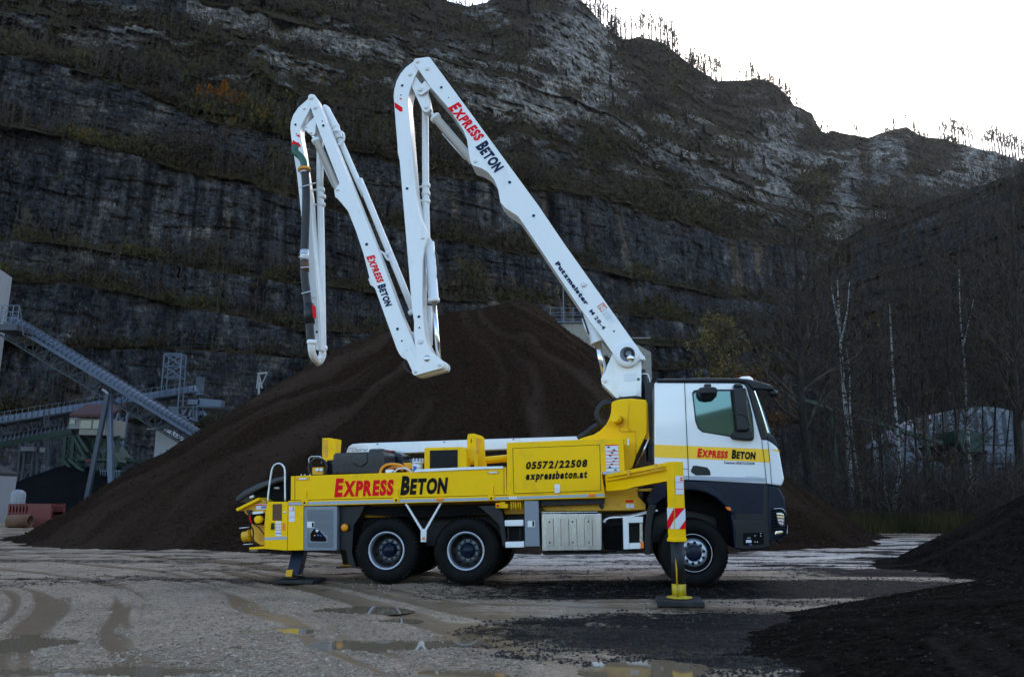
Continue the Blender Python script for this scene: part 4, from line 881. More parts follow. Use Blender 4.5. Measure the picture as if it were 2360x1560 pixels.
pipe('cable_frame', 8, [(775, 350), (780, 318), (860, 316), (1000, 325)], -.6, 4, 'frame_black', None, 3, 6)
cool = poly('oil_cooler', 9, [(575, 388), (600, 378), (1230, 364), (1262, 385), (1285, 460), (1300, 735), (572, 745)], -.05, .35, 'yellow', bevel=.012)
poly('cooler_recess', 9, [(668, 426), (1142, 414), (1142, 720), (668, 733)], -.046, .01, 'black', cool, 0)
gr = MB()
for k in range(22):
    y = 430 + k * 13.6; a, b2 = T(*K(9, 672, y), -.038), T(*K(9, 1138, y - 10), -.038); gr.bar(a, b2, .012, .007)
gr.build('cooler_fins', M['plastic'], cool)
rest = poly('boom_rest', 9, [(1300, 250), (1312, 160), (1330, 145), (1425, 138), (1448, 160), (1450, 460), (1485, 520), (1485, 705), (1420, 710), (1418, 570), (1340, 570), (1338, 712), (1268, 716), (1268, 480), (1300, 470)], -.25, .05, 'yellow', bevel=.008)
poly('boom_rest_back', 9, [(1425, 140), (1560, 185), (1588, 215), (1602, 470), (1632, 700), (1490, 706), (1488, 480), (1552, 250), (1452, 208)], -.5, .05, 'yellow', rest, .008)
poly('boom_rest_inner', 9, [(1452, 210), (1585, 250), (1600, 470), (1600, 640), (1490, 640), (1460, 460)], -.85, .04, 'yellow_worn', rest, .004)
poly('slot', 9, [(1366, 225), (1378, 225), (1378, 300), (1366, 300)], -.247, .004, 'black', rest, 0)
pipe('delivery_pipe', 9, [(1340, 610), (1640, 590), (1990, 560)], -.8, 62, 'yellow', None, 1, 24, False)
flt = pipe('filter', 9, [(450, 790), (465, 640)], -.2, 88, 'white', None, 1, 24, False)
pipe('filter_head', 9, [(468, 650), (470, 615)], -.2, 100, 'sticker', flt, 1, 24, False)
for x in (385, 440, 500, 545): pipe('fitting', 9, [(x, 620), (x + 5, 560)], -.2, 14, 'alu', flt, 1, 8, False)
poly('label', 9, [(385, 690), (440, 690), (440, 780), (385, 785)], -.085, .004, 'sticker_blue', flt, 0)
poly('bracket', 9, [(205, 640), (340, 630), (362, 660), (362, 740), (300, 745)], -.3, .2, 'yellow_worn', bevel=.01)
pipe('orange_hose', 8, [(1370, 745), (1400, 660), (1480, 600), (1600, 585), (1720, 605), (1820, 660), (1870, 730)], -.15, 24, 'orange_hose', None, 6, 14)
pipe('orange_hose', 8, [(1440, 745), (1500, 680), (1600, 640), (1700, 650), (1760, 690)], -.3, 22, 'orange_hose', None, 6, 14)
pipe('hose_ring', 8, [(1610, 745), (1640, 690), (1700, 660), (1770, 654), (1850, 676), (1915, 725)], -.05, 14, 'sticker', None, 6, 12)
poly('bracket', 8, [(1460, 680), (1570, 670), (1600, 700), (1560, 740), (1460, 740)], -.12, .1, 'alu', bevel=.01)
for x in (20, 80, 170): pipe('fitting', 8, [(x, 775), (x + 22, 762)], -.08, 10, 'alu', None, 1, 8)
# ================= under the body
poly('front_strut', 1, [(1192, 868), (1206, 866), (1310, 1035), (1300, 1050)], -.02, .04, 'alu', bevel=.003)
poly('front_strut', 1, [(1425, 864), (1440, 862), (1338, 1045), (1322, 1040)], -.02, .04, 'alu', bevel=.003)
poly('strut_foot', 1, [(1298, 1035), (1338, 1035), (1334, 1122), (1298, 1122)], -.015, .05, 'alu', bevel=.003); cyl('side_marker_lamp', 1, (1316, 1098), .0, 10, .02, 'orange', None, 16)
mk = pipe('round_marker', 1, [(790, 1026), (790, 1027)], -.1, 26, 'orange', None, 1, 16)
MB().lathe(T(*K(1, 790, 1026), -.06), (0, 1, 0), [(0, -.03), (rad(1, (790, 1026), -.06, 15), -.025), (rad(1, (790, 1026), -.06, 24), -.005), (rad(1, (790, 1026), -.06, 26), .03), (0, .06)], 20).build('marker_ball', M['orange_hose'], truck)
poly('mudguard', 1, [(742, 884), (930, 880), (890, 960), (852, 1010), (842, 1200), (870, 1290), (815, 1270), (800, 1180), (742, 1170)], -.14, .5, 'plastic', bevel=.01)
poly('mudguard', 0, [(1100, 1165), (1150, 1163), (1160, 1190), (1168, 1250), (1158, 1262), (1150, 1210), (1125, 1185)], -.14, .5, 'plastic', bevel=.01)
poly('mudguard', 0, [(842, 1167), (1145, 1160), (1140, 1182), (1000, 1192), (960, 1192), (845, 1186)], -.25, .5, 'black', bevel=0)
eb = poly('switch_box', 17, [(66, 158), (132, 156), (132, 218), (68, 220)], -.03, .1, 'yellow', bevel=.004); cyl('emergency_button', 17, (92, 190), -.01, 17, .03, 'red', eb, 16)
poly('switch_box', 17, [(125, 142), (185, 140), (188, 170), (220, 168), (220, 220), (125, 225)], -.05, .1, 'yellow', bevel=.004)
for k, x in enumerate((262, 290, 318, 350, 378)): pipe('lever', 17, [(x, 140), (x + 6, 245 - (k % 2) * 20)], -.06, 8, 'yellow', None, 1, 8)
cab2 = poly('tool_cabinet', 17, [(430, 130), (608, 128), (625, 704), (440, 707)], -.01, .5, 'grey_box', bevel=.006)
poly('handle_plate', 17, [(470, 382), (565, 380), (565, 460), (472, 462)], -.006, .004, 'alu', cab2, .002); poly('door_handle', 17, [(532, 386), (555, 386), (555, 452), (532, 452)], -.002, .004, 'black', cab2, 0)
s1 = poly('step', 17, [(180, 376), (417, 370), (417, 448), (183, 452)], .01, .22, 'white', bevel=.01); poly('step', 17, [(188, 650), (427, 644), (427, 720), (190, 723)], .01, .22, 'white', bevel=.01)
for x in (225, 375): pipe('step_bracket', 17, [(x, 450), (x + 5, 650)], -.1, 12, 'frame_black', None, 1, 8)
ft = poly('fuel_tank', 17, [(640, 300), (660, 284), (1398, 282), (1410, 300), (1417, 740), (1405, 768), (662, 776), (650, 760)], -.03, .6, 'steel', bevel=.035)
for x0_, x1_ in ((738, 795), (832, 888), (935, 988), (1030, 1088), (1130, 1185), (1228, 1285)):
    poly('tank_panel', 17, [(x0_, 358), (x1_, 355), (x1_ + 8, 700), (x0_ + 4, 704)], -.022, .01, 'steel', ft, .004)
    poly('panel_slot', 17, [(x1_ + 1, 356), (x1_ + 5, 356), (x1_ + 13, 698), (x1_ + 9, 700)], -.026, .006, 'black', ft, 0)
for x, y in ((748, 398), (1040, 396), (1240, 394), (752, 658), (1044, 656), (1248, 654)): cyl('bolt', 17, (x, y), -.018, 11, .01, 'frame_black', ft, 12)
poly('tank_top_edge', 17, [(655, 272), (1355, 266), (1358, 276), (655, 290)], .0, .3, 'steel', ft, .003)
poly('tank_bracket', 17, [(662, 778), (1395, 776), (1395, 795), (1250, 805), (760, 815), (670, 812)], -.2, .3, 'frame_black', bevel=.003)
poly('skid_bar', 17, [(1395, 788), (1600, 776), (1600, 760), (1870, 755), (1870, 795), (1600, 800), (1395, 800)], -.3, .3, 'frame_black', bevel=.003)
sl_ = poly('ladder_post', 17, [(1675, 336), (1750, 334), (1757, 744), (1686, 747)], .0, .1, 'white', bevel=.012)
poly('ladder_step', 17, [(1748, 334), (1932, 330), (1932, 408), (1750, 410)], .0, .2, 'white', sl_, .01); poly('ladder_step', 17, [(1755, 665), (1905, 660), (1905, 737), (1757, 742)], .0, .2, 'white', sl_, .01)
poly('side_marker_lamp', 17, [(1903, 648), (1940, 645), (1943, 728), (1905, 732)], .015, .05, 'orange', sl_, .004); poly('ladder_rail', 17, [(1888, 415), (1926, 413), (1928, 650), (1888, 655)], -.05, .04, 'steel', sl_, .003)
pipe('exhaust_pipe', 17, [(1435, 410), (1470, 365), (1540, 345), (1640, 340), (1800, 325), (1960, 290), (2120, 250)], -.28, 34, 'steel', None, 4, 18)
poly('exhaust_box', 17, [(1430, 470), (1660, 440), (1660, 760), (1440, 745)], -.35, .4, 'black', bevel=.02)
yf = poly('support_frame', 17, [(620, 175), (1440, 160), (1450, 50), (1700, 55), (1850, 55), (1965, 175), (1965, 245), (1620, 252), (700, 262)], -.30, .12, 'yellow_worn', bevel=.006)
poly('warning_plate', 17, [(1710, 122), (1810, 120), (1812, 148), (1712, 150)], -.296, .004, 'red', yf, 0)
for x in (1716, 1770): poly('warning_sticker', 17, [(x, 168), (x + 48, 167), (x + 50, 220), (x, 222)], -.296, .004, 'sticker', yf, 0)
poly('cross_beam', 17, [(640, 135), (1440, 110), (1440, 165), (640, 190)], -.12, .5, 'frame_black', bevel=0)
pipe('air_hose', 17, [(1380, 130), (1385, 180), (1410, 225), (1425, 200), (1400, 170)], -.02, 14, 'frame_black', None, 4, 10)
poly('gearbox_housing', 16, [(780, 1285), (960, 1270), (990, 1290), (940, 1310), (800, 1310)], -.4, .6, 'yellow_worn', bevel=.01)
# ================= cab
cabb = poly('cab_body', 10, [(163, 120), (570, 124), (1300, 130), (1368, 150), (1400, 200), (1480, 480), (1592, 880), (1670, 888), (1745, 935), (1790, 975), (1815, 1010), (1828, 1045), (1893, 1400), (1888, 1430), (1858, 1500), (1650, 1475), (620, 1422), (520, 1418), (163, 1415)], .0, 2.35, 'cabwhite', bevel=.03)
poly('roof_cap', 10, [(190, 72), (900, 62), (1300, 64), (1430, 78), (1550, 105), (1690, 148), (1752, 180), (1772, 232), (1660, 226), (1510, 214), (1470, 226), (1420, 160), (1365, 128), (1300, 122), (190, 128)], .02, 2.39, 'plastic', bevel=.03)
poly('a_pillar', 10, [(1340, 112), (1400, 130), (1440, 180), (1480, 225), (1530, 395), (1600, 620), (1668, 880), (1592, 884), (1480, 480), (1410, 230), (1378, 160)], .012, 2.37, 'plastic', bevel=.012)
ws = poly('windscreen', 10, [(1440, 222), (1522, 226), (1560, 330), (1630, 520), (1690, 700), (1722, 815), (1700, 860), (1600, 860)], -.06, 2.22, 'glass', bevel=.05)
poly('windscreen_edge', 10, [(1482, 228), (1508, 228), (1600, 500), (1690, 790), (1665, 812), (1560, 450)], -.02, .04, 'chrome', bevel=.01)
poly('wiper_cowl', 10, [(1660, 826), (1740, 828), (1780, 880), (1800, 960), (1780, 975), (1700, 905), (1665, 885)], -.02, 2.3, 'plastic', bevel=.02)
pipe('wiper', 10, [(1655, 740), (1720, 735), (1760, 745), (1770, 760)], -.3, 6, 'frame_black', None, 3, 8); pipe('wiper', 10, [(1780, 872), (1840, 878)], -.4, 9, 'frame_black')
MB().lathe(T(*K(10, 1372, 80), -.6), (0, 0, 1), [(.14, -.06), (.135, 0), (.09, .035), (0, .045)], 24).build('beacon', M['cabwhite'], truck)
MB().tube(PT(10, [(1690, 262), (1745, 265), (1800, 275)], -.05), [.045, .07, .04], 16).build('front_view_mirror', M['plastic'], truck)
pipe('mirror_bracket', 10, [(1680, 225), (1720, 255)], -.05, 22, 'plastic')
# yellow band round the cab
band = poly('yellow_band', 10, [(163, 948), (600, 965), (1160, 988), (1690, 1010), (1704, 1186), (1160, 1160), (620, 1134), (163, 1116)], .004, .006, 'stripe_yellow', cabb, 0)
poly('yellow_band', 10, [(1700, 1012), (1812, 1015), (1834, 1050), (1770, 1030)], .004, .006, 'stripe_yellow', cabb, 0)
for pts in ([(561, 126), (569, 126), (586, 560), (612, 1130), (626, 1422), (618, 1422), (604, 1130), (578, 560)], [(1588, 884), (1594, 884), (1632, 1180), (1661, 1476), (1654, 1476), (1625, 1180)], [(1668, 888), (1675, 888), (1702, 1150), (1728, 1480), (1722, 1480), (1696, 1150)], [(163, 1266), (612, 1272), (612, 1277), (163, 1272)]):
    poly('door_seam', 10, pts, .0115, .005, 'black_film', cabb, 0)
poly('grey_trim', 10, [(520, 1362), (625, 1364), (1655, 1394), (1652, 1440), (625, 1416), (520, 1414)], .008, .006, 'grey_film', cabb, 0)
text('lettering', [('E', 1.2), ('XPRESS', 1.0)], 10, (735, 1106), (1136, 1126), (748, 998), .006, 'red', cabb, .055, .05)
text('lettering', [('B', 1.2), ('ETON', 1.0)], 10, (1190, 1128), (1504, 1142), (1202, 1016), .006, 'black_film', cabb, .055, .05)
text('lettering', [('Telefon: 05572/22508', 1)], 10, (1085, 1202), (1494, 1216), (1089, 1170), .002, 'navy', cabb, .02, .14)
text('model_number', [('2636', 1)], 10, (1380, 1378), (1575, 1384), (1398, 1358), .004, 'alu', cabb, .02, .2)
# side window
win = poly('window_frame', 10, [(664, 262), (690, 225), (760, 214), (1205, 214), (1310, 205), (1380, 230), (1425, 360), (1470, 560), (1492, 780), (1490, 870), (1470, 896), (1430, 902), (1200, 880), (1165, 845), (800, 785), (740, 735), (706, 640)], .006, .012, 'plastic', cabb, .004)
poly('window_glass', 10, [(682, 280), (740, 236), (1190, 240), (1205, 400), (1225, 600), (1250, 800), (1170, 824), (830, 772), (765, 730), (728, 660)], .009, .006, 'glass', cabb, 0)
poly('quarter_glass', 10, [(1290, 260), (1365, 240), (1410, 420), (1460, 640), (1475, 770), (1300, 760)], .009, .006, 'glass', cabb, 0)
poly('window_frame_post', 10, [(1172, 236), (1215, 236), (1262, 800), (1235, 812)], .014, .006, 'plastic', cabb, 0)
poly('mirror_housing', 10, [(1210, 195), (1250, 185), (1370, 190), (1392, 205), (1398, 380), (1425, 560), (1440, 740), (1400, 770), (1270, 770), (1248, 560)], .22, .18, 'plastic', bevel=.035)
poly('mirror_seam', 10, [(1262, 545), (1330, 548), (1400, 590), (1432, 700), (1426, 700), (1394, 600), (1328, 556), (1264, 553)], .224, .006, 'black', bevel=0)
poly('mirror_foot', 10, [(1200, 790), (1300, 745), (1440, 735), (1480, 790), (1482, 870), (1440, 890), (1210, 872)], .12, .1, 'plastic', bevel=.02)
poly('mirror_head_bracket', 10, [(1222, 150), (1240, 138), (1310, 138), (1345, 165), (1350, 185), (1222, 182)], .16, .14, 'plastic', bevel=.015)
poly('kerb_mirror', 10, [(745, 215), (770, 188), (840, 182), (960, 180), (1000, 196), (1004, 250), (990, 310), (960, 335), (870, 345), (790, 330), (755, 280)], .25, .16, 'plastic', bevel=.03)
poly('kerb_mirror_glass', 10, [(765, 260), (998, 255), (985, 305), (955, 328), (870, 336), (798, 322)], .253, .01, 'black', bevel=.002)
poly('kerb_mirror_bracket', 10, [(830, 140), (920, 140), (922, 180), (900, 200), (850, 200), (830, 180)], .12, .12, 'plastic', bevel=.015)
poly('door_handle', 10, [(646, 1300), (680, 1228), (740, 1230), (860, 1250), (898, 1285), (916, 1350), (900, 1358), (715, 1358), (665, 1325)], .012, .03, 'plastic', cabb, .012)
# lower cab
low = poly('lower_cab', 11, [(500, 146), (600, 150), (1590, 194), (1610, 208), (1660, 212), (1745, 232), (1800, 330), (1832, 380), (1848, 520), (1866, 740), (1860, 830), (1835, 880), (1645, 935), (1640, 1010), (1540, 1035), (1350, 1046), (1185, 1028), (1165, 800), (1130, 560), (1060, 470), (950, 370), (820, 305), (680, 272), (500, 270)], -.01, 2.3, 'darkblue', bevel=.02)
poly('fender_lip', 11, [(505, 158), (640, 156), (780, 178), (900, 225), (1000, 300), (1100, 420), (1165, 520), (1192, 572), (1140, 566), (1060, 475), (950, 374), (820, 308), (680, 276), (505, 270)], .04, .15, 'darkblue', bevel=.02)
poly('fender_turn_lamp', 11, [(1062, 486), (1130, 492), (1146, 538), (1100, 530)], .045, .01, 'orange', bevel=.004)
poly('fender_rear', 11, [(160, 215), (310, 180), (310, 360), (170, 460), (85, 470), (65, 380), (110, 300)], -.02, .45, 'darkblue', bevel=.02)
poly('mudguard_rear', 11, [(90, 455), (190, 458), (150, 600), (125, 720), (110, 1100), (32, 1100), (35, 760), (60, 560)], .0, .45, 'plastic', bevel=.015)
poly('bumper_inner', 11, [(1140, 640), (1610, 655), (1640, 760), (1640, 1005), (1540, 1032), (1350, 1042), (1190, 1024), (1200, 830)], .0, .05, 'plastic', bevel=.02)
poly('dark_recess', 11, [(1195, 572), (1545, 580), (1560, 200), (1606, 205), (1612, 660), (1215, 655)], -.004, .02, 'plastic', bevel=.004)
pk = poly('socket_panel', 11, [(1290, 825), (1560, 815), (1565, 970), (1300, 985)], .004, .01, 'black', bevel=.004)
poly('rating_plate', 11, [(1334, 912), (1402, 912), (1404, 948), (1334, 948)], .01, .006, 'sticker', pk, .002)
for x, y in ((1360, 886), (1384, 886), (1450, 858), (1524, 828), (1524, 860), (1450, 936), (1480, 938)): cyl('fitting', 11, (x, y), .012, 7, .02, 'alu', pk, 10)
poly('rating_plate', 11, [(1378, 965), (1410, 964), (1412, 978), (1380, 980)], .01, .006, 'sticker_blue', pk, 0)
bc = poly('bumper_corner', 11, [(1616, 220), (1700, 215), (1750, 240), (1800, 320), (1830, 380), (1846, 520), (1866, 740), (1860, 830), (1838, 878), (1650, 900), (1616, 640)], .004, .3, 'darkblue', bevel=.03)
hb = poly('headlamp_recess', 11, [(1655, 530), (1700, 508), (1810, 512), (1846, 560), (1866, 750), (1858, 830), (1830, 862), (1680, 858), (1655, 800)], .01, .2, 'black', bc, .01)
poly('headlamp', 11, [(1720, 560), (1800, 560), (1832, 640), (1838, 740), (1780, 745), (1740, 690)], .016, .05, 'chrome', bc, .015)
poly('headlamp_glass', 11, [(1762, 575), (1815, 570), (1832, 640), (1828, 735), (1790, 740)], .02, .02, 'sticker_blue' if 0 else 'chrome', bc, .01)
poly('fog_lamp', 11, [(1715, 795), (1790, 790), (1812, 805), (1808, 850), (1730, 855), (1700, 842)], .02, .05, 'chrome', bc, .012)
for k, y in enumerate((556, 600, 640, 682, 724, 766)):
    pipe('headlamp_louvre', 11, [(1660, y + 6), (1740, y - 4), (1810, y - 2), (1850, y + 18)], [.03, .05, .04, -.02], 5, 'darkblue', bc, 3, 6)
pipe('chrome_edge', 11, [(1690, 516), (1780, 508), (1830, 540), (1850, 600)], [.03, .04, .02, -.02], 5, 'alu', bc, 3, 6)
poly('chrome_corner', 11, [(1856, 720), (1868, 722), (1868, 830), (1856, 832)], -.02, .3, 'alu', bc, .004)
poly('grille', 0, [(1795, 1120), (1806, 1145), (1812, 1240), (1800, 1250), (1790, 1250)], -.3, 1.7, 'plastic', bevel=.02)
poly('cab_rear_gap', 0, [(1486, 880), (1506, 880), (1506, 1060), (1494, 1060)], -.9, 1.0, 'plastic', bevel=.01)
# ================= boom
OA1, OA2, OA3, OA4 = -.92, -.975, -1.02, -1.06
tb_ = poly('turret', 0, [(1412.4, 812), (1405, 830), (1399, 842.5), (1395.4, 854.7), (1388, 864.4), (1385, 874), (1386.8, 884), (1419.7, 916.8), (1427, 919), (1478, 918), (1478.5, 820), (1445, 808)], -.99, .42, 'white', bevel=.01)
MB().lathe(T(1452, 919, -1.2), (0, 0, 1), [(.30, -.12), (.32, -.10), (.32, -.01), (.26, .02), (0, .02)], 36).build('slewing_ring', M['frame_black'], truck)
pin(6, (717, 1302), -.99, 24, tb_)
poly('type_plate', 6, [(893, 1238), (1008, 1225), (1013, 1300), (898, 1311)], -.985, .004, 'sticker', tb_, 0); cyl('green_badge', 6, (1032, 1288), -.985, 14, .004, 'green_hose', tb_, 20)
pipe('grab_rail', 6, [(850, 1405), (855, 1440), (890, 1450), (1000, 1440), (1022, 1425), (1020, 1390)], -.93, 7, 'white', tb_, 4, 10)
pipe('grab_rail', 6, [(1062, 1238), (1110, 1238), (1130, 1260), (1145, 1330)], -1.1, 5, 'white', tb_, 3, 8); pipe('hose', 6, [(1068, 1200), (1090, 1300), (1100, 1400), (1085, 1480)], -1.25, 34, 'hose_black', None, 4, 14)
A1 = poly('boom_arm', 0, [(954, 146.5), (953, 141), (957, 135.5), (987.7, 131.5), (991.5, 134), (1240, 473), (1299, 560), (1481.8, 818), (1486, 822), (1488, 829), (1484, 833), (1478, 827.5), (1463.5, 837.6), (1444, 843.7), (1427, 838.8), (1416, 825), (1412.4, 814), (1388, 779), (1337, 711), (1235.8, 560), (1210, 522), (1194, 499), (1164.5, 479.5), (1153, 466.4), (1148, 437), (1138.3, 414), (1125, 397.8), (1109, 388), (1089.3, 381.4), (1084.4, 374.9), (1080, 352), (1076.2, 322.5), (1068, 301.3), (1032.6, 248), (993.4, 202.5), (964, 160.4)], OA1, .50, 'white', bevel=.008)
A1.name = 'boom_arm'; tag(A1, 'longest boom arm running from the turret up to the peak')
tc_ = T(1446, 817, OA1); rr = 29 / FPX * depth(tc_)
MB().lathe(tc_, (0, 1, 0), [(rr * .60, -.03), (rr * .98, -.03), (rr, -.02), (rr, .03)], 40).build('joint_ring', M['white'], A1)
MB().lathe(tc_, (0, 1, 0), [(rr * .60, -.03), (rr * .57, -.005), (0, -.005)], 40).build('joint_bore', M['grey_box'], A1)
MB().tube([tc_ + Vector((.0, -.03, -.03)), tc_ + Vector((.09, .02, -.10))], [.06, .075], 20).build('joint_pipe', M['chrome'], A1)
MB().lathe(tc_ + Vector((.02, 0, .02)), (0, 1, 0), [(.05, -.02), (.09, -.02), (.09, 0)], 24).build('joint_collar', M['frame_black'], A1)
for p, r_ in (((540, 190), 52), ((735, 335), 56)): pin(13, p, OA1, r_, A1)
pin(6, (516, 392), OA1, 32, A1); pin(5, (658, 802), OA1, 15, A1)
hole(13, (1015, 712), OA1, 28, A1); cyl('hole', 13, (1160, 913), OA1 + .004, 13, .01, 'navy', A1); hole(5, (901, 950), OA1, 11, A1); hole(5, (1070, 1185), OA1, 11, A1); cyl('hole', 6, (801, 835), OA1 + .004, 9, .01, 'navy', A1); cyl('hole', 6, (1083, 1106), OA1 + .004, 7, .01, 'navy', A1)
text('lettering', [('E', 1.2), ('XPRESS', 1.0)], 5, (470, 424), (666, 660), (542, 384), OA1, 'red', A1, .055, .05)
text('lettering', [('B', 1.2), ('ETON', 1.0)], 5, (664, 698), (800, 880), (738, 652), OA1, 'navy', A1, .055, .05)
text('lettering', [('Putzmeister', 1)], 6, (243, 195), (535, 592), (276, 170), OA1, 'navy', A1, .065, .035)
text('lettering', [('M 28-4', 1)], 6, (565, 645), (697, 823), (594, 624), OA1, 'navy', A1, .03, .06)
lg = poly('dealer_sign', 6, [(640, 600), (700, 560), (741, 615), (682, 658)], OA1 + .004, .004, 'orange_hose', A1, 0)
M['salmon'] = mat('salmon_film', (.72, .22, .10), .4, var=.04); lg.data.materials[0] = M['salmon']
text('lettering', [('HE', 1)], 6, (655, 606), (700, 655), (690, 578), OA1 + .004, 'sticker', A1, .05, .03)
for k in range(4):
    a = K(6, 690 + k * 12, 668 - k * 8); poly('fine_print', 0, [a, (a[0] + 12, a[1] + 17), (a[0] + 12.7, a[1] + 16.5), (a[0] + .7, a[1] - .5)], OA1 + .006, .002, 'grey_film', A1, 0)
poly('service_sticker', 6, [(745, 630), (822, 740), (780, 765), (735, 700)], OA1 + .003, .003, 'sticker', A1, 0)
# arm 2
A2 = poly('boom_arm', 0, [(953, 142), (934.6, 155.8), (923, 169.6), (913.8, 187), (908.7, 205.4), (907, 221.5), (908.7, 245), (911.5, 281.5), (916, 335.6), (916.6, 352), (921, 371.6), (942, 620), (949.6, 715), (954, 740), (954, 763), (956, 795), (958.7, 808), (960, 815), (957, 832), (950, 846.7), (949, 857), (952, 863), (957, 865.3), (1019, 848), (1022.8, 843), (1022, 833.8), (1011, 823.6), (994.6, 809.5), (984, 789), (979, 770), (974, 720), (973, 680), (974, 600), (978, 568), (985.5, 549), (985.5, 542), (966.7, 494), (961.8, 466), (956.8, 437), (943.8, 273.5), (940.5, 240), (940.4, 223.8), (946, 200.7), (957.7, 174), (965, 160), (975, 150), (968, 136)], OA2, .40, 'white', bevel=.008)
tag(A2, 'second boom arm hanging down from the peak')
for p in ((13, (390, 455), 46), (14, (857, 835), 52), (14, (1195, 1252), 40), (14, (762, 1372), 36), (5, (290, 1342), 12)): pin(p[0], p[1], OA2, p[2], A2)
hole(13, (235, 675), OA2, 28, A2); cyl('hole', 13, (207, 865), OA2 + .004, 15, .01, 'navy', A2); hole(5, (178, 994), OA2, 10, A2); hole(14, (823, 390), OA2, 26, A2); cyl('hole', 14, (829, 586), OA2 + .004, 17, .01, 'navy', A2)
cyl('bore', 14, (965, 1138), OA2 + .004, 62, .01, 'steel', A2)
poly('red_mark', 13, [(76, 1003), (235, 1110), (241, 1190), (190, 1195), (88, 1112)], OA2 + .003, .003, 'red', A2, 0); poly('red_mark', 13, [(170, 930), (220, 920), (220, 970)], OA2 + .003, .003, 'red', A2, 0)
poly('end_lugs', 14, [(700, 1300), (1200, 1150), (1280, 1195), (1335, 1230), (1350, 1290), (1330, 1350), (860, 1475), (790, 1450)], OA2 - .20, .22, 'white', A2, .01)
A3 = poly('boom_arm', 0, [(709.5, 226), (711, 219.5), (717, 216.8), (725, 219), (730.5, 227.6), (824, 459), (868.8, 571.4), (927, 728.5), (950, 780), (962, 812), (962, 836), (937, 829.4), (926.7, 823.6), (920.3, 816), (913.8, 803), (892, 742.8), (864.4, 665.6), (851, 638.7), (837.4, 585), (819.5, 531), (801.5, 486), (779, 459), (772, 453.6), (770.2, 439.2), (782, 423), (728.5, 285.3), (710, 231)], OA3, .30, 'white', bevel=.008)
tag(A3, 'third boom arm rising to the left peak')
for p in ((12, (420, 100), 38), (12, (478, 238), 36), (12, (800, 1420), 26), (14, (605, 990), 38)): pin(p[0], p[1], OA3, p[2], A3)
hole(12, (593, 500), OA3, 20, A3); cyl('hole', 12, (579, 434), OA3 + .004, 10, .01, 'navy', A3); hole(4, (457, 832), OA3, 8, A3); hole(14, (438, 610), OA3, 27, A3); cyl('hole', 14, (515, 823), OA3 + .004, 17, .01, 'navy', A3)
text('lettering', [('E', 1.2), ('XPRESS', 1.0)], 4, (457, 896), (514, 1030), (496, 886), OA3, 'red', A3, .055, .05)
text('lettering', [('B', 1.2), ('ETON', 1.0)], 4, (514, 1044), (556, 1152), (552, 1032), OA3, 'navy', A3, .055, .05)
poly('lug', 4, [(465, 1010), (478, 990), (500, 1060), (490, 1048), (476, 1040)], OA3 - .05, .1, 'white', A3, .003)
poly('link_plate', 14, [(545, 1010), (560, 955), (600, 935), (660, 940), (775, 1160), (790, 1380), (740, 1400), (695, 1350), (610, 1170)], OA3 + .02, .018, 'white', A3, .004)
poly('link_plate', 14, [(640, 670), (745, 655), (760, 880), (700, 800)], OA3 - .25, .02, 'white', A3, .004)
pipe('hose', 14, [(600, 1170), (560, 1230), (590, 1330), (680, 1400), (740, 1390)], OA3 - .2, 18, 'hose_black', A3, 4, 10)
A4 = poly('boom_arm', 0, [(709, 229), (686.9, 248.5), (675.6, 266), (670, 282), (669, 297), (672, 325), (676, 350), (684, 400), (695, 503), (707, 600), (716, 680), (724, 760), (728, 806), (741, 806), (739, 740), (732, 648), (722, 540), (715, 451), (706, 395), (699, 345), (696, 330), (692, 306), (693, 293), (698, 282), (714, 252), (722, 238), (716, 224)], OA4, .24, 'white', bevel=.006)
tag(A4, 'last and thinnest boom arm hanging at the left beside the black end hose')
pin(12, (320, 255), OA4, 22, A4); hole(12, (193, 486), OA4, 18, A4); cyl('hole', 12, (206, 618), OA4 + .004, 10, .01, 'navy', A4)
poly('red_mark', 12, [(197, 640), (250, 625), (258, 672)], OA4 + .003, .003, 'red', A4, 0); poly('red_mark', 12, [(155, 705), (262, 770), (272, 812), (215, 800), (140, 760)], OA4 + .003, .003, 'red', A4, 0)
pin(15, (203, 990), OA4, 11, A4); cyl('hole', 15, (227, 1250), OA4 + .02, 9, .01, 'navy', A4)
# links at the two peaks
lk = poly('link_plate', 13, [(505, 488), (610, 632), (690, 700), (748, 800), (802, 1080), (800, 1130), (770, 1180), (725, 1205), (680, 1200), (640, 1170), (612, 1110), (415, 680)], OA2 - .05, .2, 'white', bevel=.006)
pin(13, (715, 1110), OA2 - .05, 46, lk); pl = poly('link_plate', 13, [(600, 655), (690, 572), (812, 715), (750, 772), (625, 856), (570, 850), (530, 810), (525, 745)], OA1 - .04, .03, 'white', bevel=.006); pin(13, (590, 750), OA1 - .04, 62, pl)
lk = poly('link_plate', 12, [(318, 520), (350, 495), (395, 440), (460, 375), (490, 450), (478, 600), (450, 640), (405, 635), (375, 595), (330, 560)], OA3 - .06, .12, 'white', bevel=.005)
pin(12, (345, 520), OA3 - .06, 18, lk); pin(12, (415, 605), OA3 - .06, 24, lk); pipe('link_rod', 12, [(345, 500), (385, 340), (420, 250)], OA3 - .15, 22, 'white', lk, 2, 10)
